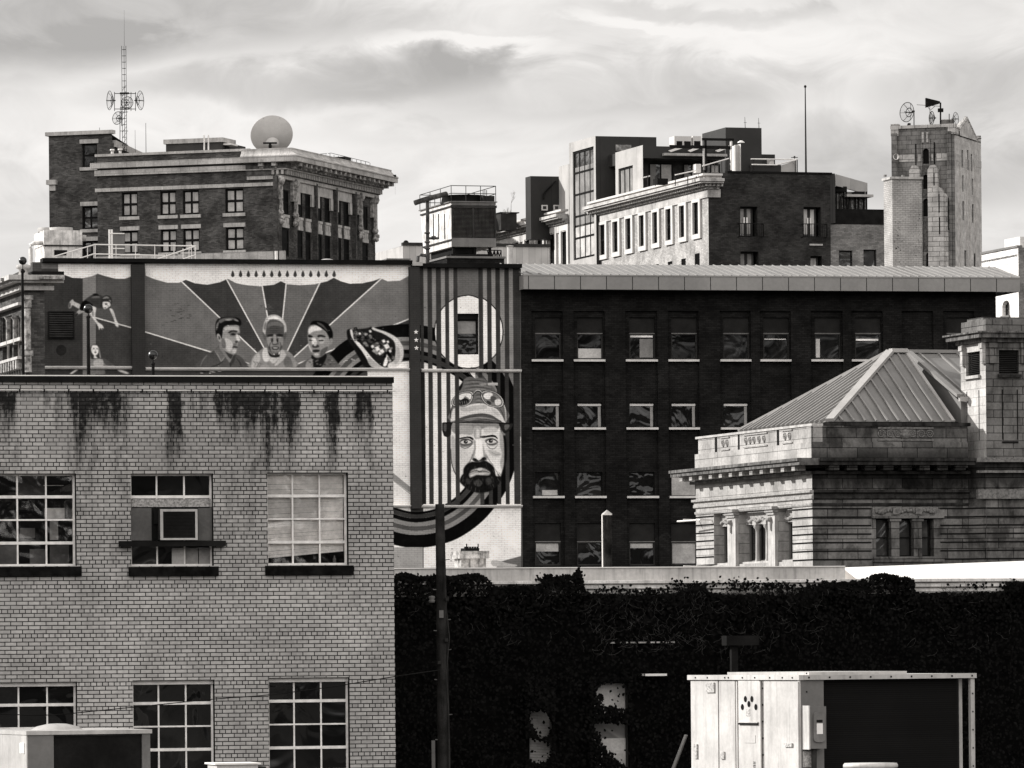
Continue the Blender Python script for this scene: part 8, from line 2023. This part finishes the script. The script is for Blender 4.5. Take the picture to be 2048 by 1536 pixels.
q.build('gable_coping', 'tower_pale', gt)
q = M(); q.box(x0_ - .2, .15, -.2, .5, z1 + .001, z1 + .35); 
for px, py in ((1789, 253), (1903, 253)): x, z = f(px, py); q.box(x - .35, x + .5, -.35, .6, z1 - .8, z + .25)
q.build('parapet_coping', 'tower_pale', gt)
q = M(SR()); q.box(.3, hr[0][0] - .15, -.03, -.001, s(1915, 322)[1], s(1915, 308)[1]).box(hr[1][1] + .15, Dg, -.03, -.001, s(1915, 322)[1], s(1915, 308)[1]); each(q, 'band', 'trim_pale', gt)
for a, b in ((1798, 1829), (1836, 1843), (1863, 1866), (1873, 1896)): M().box(f(a, 315)[0], f(b, 315)[0], -.02, -.001, f(1850, 322)[1], f(1850, 308)[1]).build('band', 'tower_pale', gt)
for a, b, pr_ in ((1786, 1797, .5), (1897, 1905, .5), (1905.5, 1910, .25)):
    xa, xb = f(a, 400)[0], f(b, 400)[0]; M().box(xa, xb, -pr_, -.001, 0, z1 - .5).build('buttress', 'tower_grey', gt)
q = M()
for px in (1846, 1855): x = f(px, 270)[0]; q.box(x - .12, x + .12, -.15, -.001, f(1850, 285)[1], f(1850, 265)[1])
q.build('tracery', 'tower_pale', gt)
q = M(); xa, xb = f(1844.5, 400)[0], f(1861.5, 400)[0]
for px in (1844.5, 1860.5): x = f(px, 400)[0]; q.box(x - .06, x + .06, -.18, -.001, 0, z1 - 1.2)
each(q, 'bay_shaft', 'tower_grey', gt)
q = M()
for ya_, yb_2 in ((329, 347), (379, 395), (434, 503)): p0, p1 = f(1846, yb_2), f(1859, ya_); q.box(p0[0], p1[0], -.05, -.001, p0[1], p1[1])
each(q, 'carved_spandrel', 'trim_shadow', gt)
def stepped(a, b, ytop, ybot, pr_, mat='tower_pale'):
    xa, xb = f(a, 450)[0], f(b, 450)[0]; zt_, zb = f((a + b) / 2, ytop)[1], f((a + b) / 2, ybot)[1]; h_ = (xb - xa) * .45
    q = M(); q.prism([(xa, zb), (xb, zb), (xb, zt_ - h_), (xb - (xb - xa) * .28, zt_), (xa + (xb - xa) * .28, zt_), (xa, zt_ - h_)], -pr_, -.001); return q.build('stepped_buttress', mat, gt)
stepped(1859, 1879, 331, 400, .7); stepped(1822, 1843, 332, 372, .7); stepped(1862, 1893, 376, 760, 1.3); stepped(1884, 1899, 388, 760, .9)
q = M()
for a, b, c, d, w in ((1867, 1869, 346, 371, -.72), (1877, 1879, 388, 425, -1.33), (1878, 1880, 434, 468, -1.33), (1896, 1897.5, 395, 460, -.92)): p0, p1 = f(a, d, w), f(b, c, w); q.box(p0[0], p1[0], w, w + .02, p0[1], p1[1])
q.build('slit', 'joint_shadow', gt)
for a, b in ((1920, 1933), (1938.5, 1950)):     # shallow ribs on the side face
    for px in (a, b): y = s(px, 400)[0]; M(SR()).box(y - .15, y + .1, -.12, -.001, 0, z1 - 3.2).build('rib', 'tower_face', gt)
q = M(); x, z = f(1795, 314); q.lathe([(.001, -.05), (.3, 0), (.35, .06)], 0, 0, 14, mat=Matrix.Translation((x, -.5, z)) @ Matrix.Rotation(R(90), 4, 'X')); q.build('small_dish', 'white_paint', gt)
# roof kit
GF = F(1850, 250, 647, 0)
grid_dish(GF, 1819, 225, 1.1, (-.75, -.65, .05), 'largest grid dish on the left of the gothic tower roof', thick=.028)
grid_dish(GF, 1868, 236, .75, (-.9, -.3, 0), 'grid dish seen edge on beside the tower siren post', thick=.028)
grid_dish(GF, 1907, 238, .75, (.9, -.5, 0), 'faint grid dish at the right end of the gothic tower roof', thick=.02)
o = thing('dish_post', 'dark post holding the big grid dish on the gothic tower', 'post', GF); a, b = GF.f(1828, 222), GF.f(1828, 260); M().tube([(b[0], 0, b[1]), (a[0], 0, a[1])], .06, 6).box(b[0] - .25, b[0] + .1, -.1, .3, GF.f(1828, 224)[1], GF.f(1828, 221)[1]).build('post', 'black_metal', o)
sr_ = thing('siren', 'black horn siren on a post above the gothic tower roof', 'siren', GF)
c = GF.f(1881, 205); b = GF.f(1881, 262)
M().tube([(b[0], 0, b[1] - .5), (c[0], 0, c[1])], .09, 8).build('post', 'black_metal', sr_)
k_ = 640 / FPX; zc_ = GF.f(1866, 205)[1]; xa, xb = GF.f(1851, 205)[0], GF.f(1880, 205)[0]
q = M(); hexa(q, [(xa, -.45, zc_ - .55), (xb, -.12, zc_ - .12), (xb, .12, zc_ - .12), (xa, .45, zc_ - .55)], [(xa, -.45, zc_ + .5), (xb, -.12, zc_ + .12), (xb, .12, zc_ + .12), (xa, .45, zc_ + .5)]); q.build('horn', 'black_metal', sr_)
M().box(c[0] - .3, c[0] + .3, -.3, .3, GF.f(1881, 224)[1], GF.f(1881, 217)[1]).build('motor_box', 'black_metal', sr_)
q = M(); 
for p0, p1 in (((1834, 209), (1880, 212)), ((1855, 212), (1861, 220)), ((1870, 212), (1861, 220)), ((1860, 206), (1860, 262))): a, b = GF.f(*p0), GF.f(*p1); q.tube([(a[0], .3, a[1]), (b[0], .3, b[1])], .03, 4)
an = thing('antenna_frame', 'thin cross arm aerial behind the siren on the gothic tower', 'aerial', GF); q.build('arms', 'mid_metal', an)
bxo = thing('equipment_cabinet', 'grey equipment cabinet on the right of the gothic tower roof', 'cabinet', GF); a, b = GF.f(1882, 262), GF.f(1908, 240); M().box(a[0], b[0], 0, 1.4, a[1] - .4, b[1]).build('casing', 'mid_metal', bxo); M().box(a[0] - .05, b[0] + .05, -.05, 1.45, b[1] + .001, b[1] + .08).build('lid', 'light_metal', bxo)
ve = thing('roof_vent', 'dark slanted vent hood near the left corner of the gothic tower roof', 'vent', GF); q = M(); a, b = GF.f(1809, 262), GF.f(1823, 246); q.prism([(a[0], a[1] - .3), (b[0], a[1] - .3), (b[0] - .1, b[1]), (a[0] + .4, b[1])], 0, .8); q.build('hood', 'dark_metal', ve)
for px, lb in ((1861.5, 'short aerial pole left of the siren on the gothic tower'), (1898, 'short aerial pole above the grey cabinet on the gothic tower')):
    o = thing('aerial_pole', lb, 'aerial', GF); a, b = GF.f(px, 262 if px < 1880 else 242), GF.f(px, 224 if px < 1880 else 228); M().tube([(a[0], -.3, a[1] - .2), (b[0], -.3, b[1])], .05, 5).build('pole', 'dark_metal', o)
o = thing('wall_light', 'small lamp arm on the right shoulder of the gothic tower', 'lamp', GF); a, b = GF.f(1957, 273), GF.f(1967, 272); M().tube([(a[0], 3, a[1]), (b[0], 3, b[1])], .05, 5).build('arm', 'dark_metal', o)

# ================================================================ white building at the right edge
stone('whitewash', .74, .6, .4, .15, .004, .04, .18, bump=.5, lo=.55, hi=.85)
RW = F(2037, 560, 262, 16)
f, s = RW.f, RW.s
rw = thing('white_building', "whitewashed sunlit building with a small arched window at the right edge", 'building', RW)
Dw = s(1963, 510)[0]; z1 = s(2030, 496)[1]; aw = (s(2019.5, 620)[0], s(2004.5, 620)[0], s(2012, 631)[1], s(2012, 601)[1])
M(SL()).wall(0, Dw, 0, z1, [aw], 0, .3).build('flank_wall', 'whitewash', rw)
xr_ = f(2100, 560)[0]; M().wall(0, xr_, 0, z1, [], 0, .3).build('front_wall', 'buff_brick', rw)
M().box(0, xr_, 0.1, Dw, z1 - .4, z1 - .3).build('roof', 'gravel_roof', rw); M(SL()).box(0, Dw, -.06, .2, z1 + .001, z1 + .1).build('coping', 'mid_metal', rw)
wn = window(rw, SL(), aw[0], aw[1], aw[2], aw[3], .2, 1, 2, .05, .05, 'dark_metal', 'glass_grey', sill=(.05, .1, .08, 'mid_metal'))
q = M(SL()); cy, r_ = (aw[0] + aw[1]) / 2, (aw[1] - aw[0]) / 2; zt_ = aw[3] + .002
for sgn in (1, -1):
    pts = [(cy + sgn * r_, zt_ - r_ * .6), (cy + sgn * r_, zt_), (cy, zt_)] + [(cy + sgn * r_ * math.sin(a), zt_ - r_ * .6 + r_ * .6 * math.cos(a)) for a in [i * math.pi / 12 for i in range(0, 7)]]; q.prism(pts, -.002, .2)
q.build('arch_head', 'whitewash', rw)
UB = F(2040, 490, 266, 16)
ub = thing('rooftop_block', 'small pale rooftop block on the white building, cut by the right edge', 'rooftop block', UB)
a, b = UB.f(2040, 492), UB.f(2100, 474); M().box(0, b[0], 0, 2, a[1] - .3, b[1]).build('casing', 'whitewash', ub); M().box(-.1, b[0], -.1, 2.1, a[1] - .31, a[1] - .2).build('base', 'mid_metal', ub)
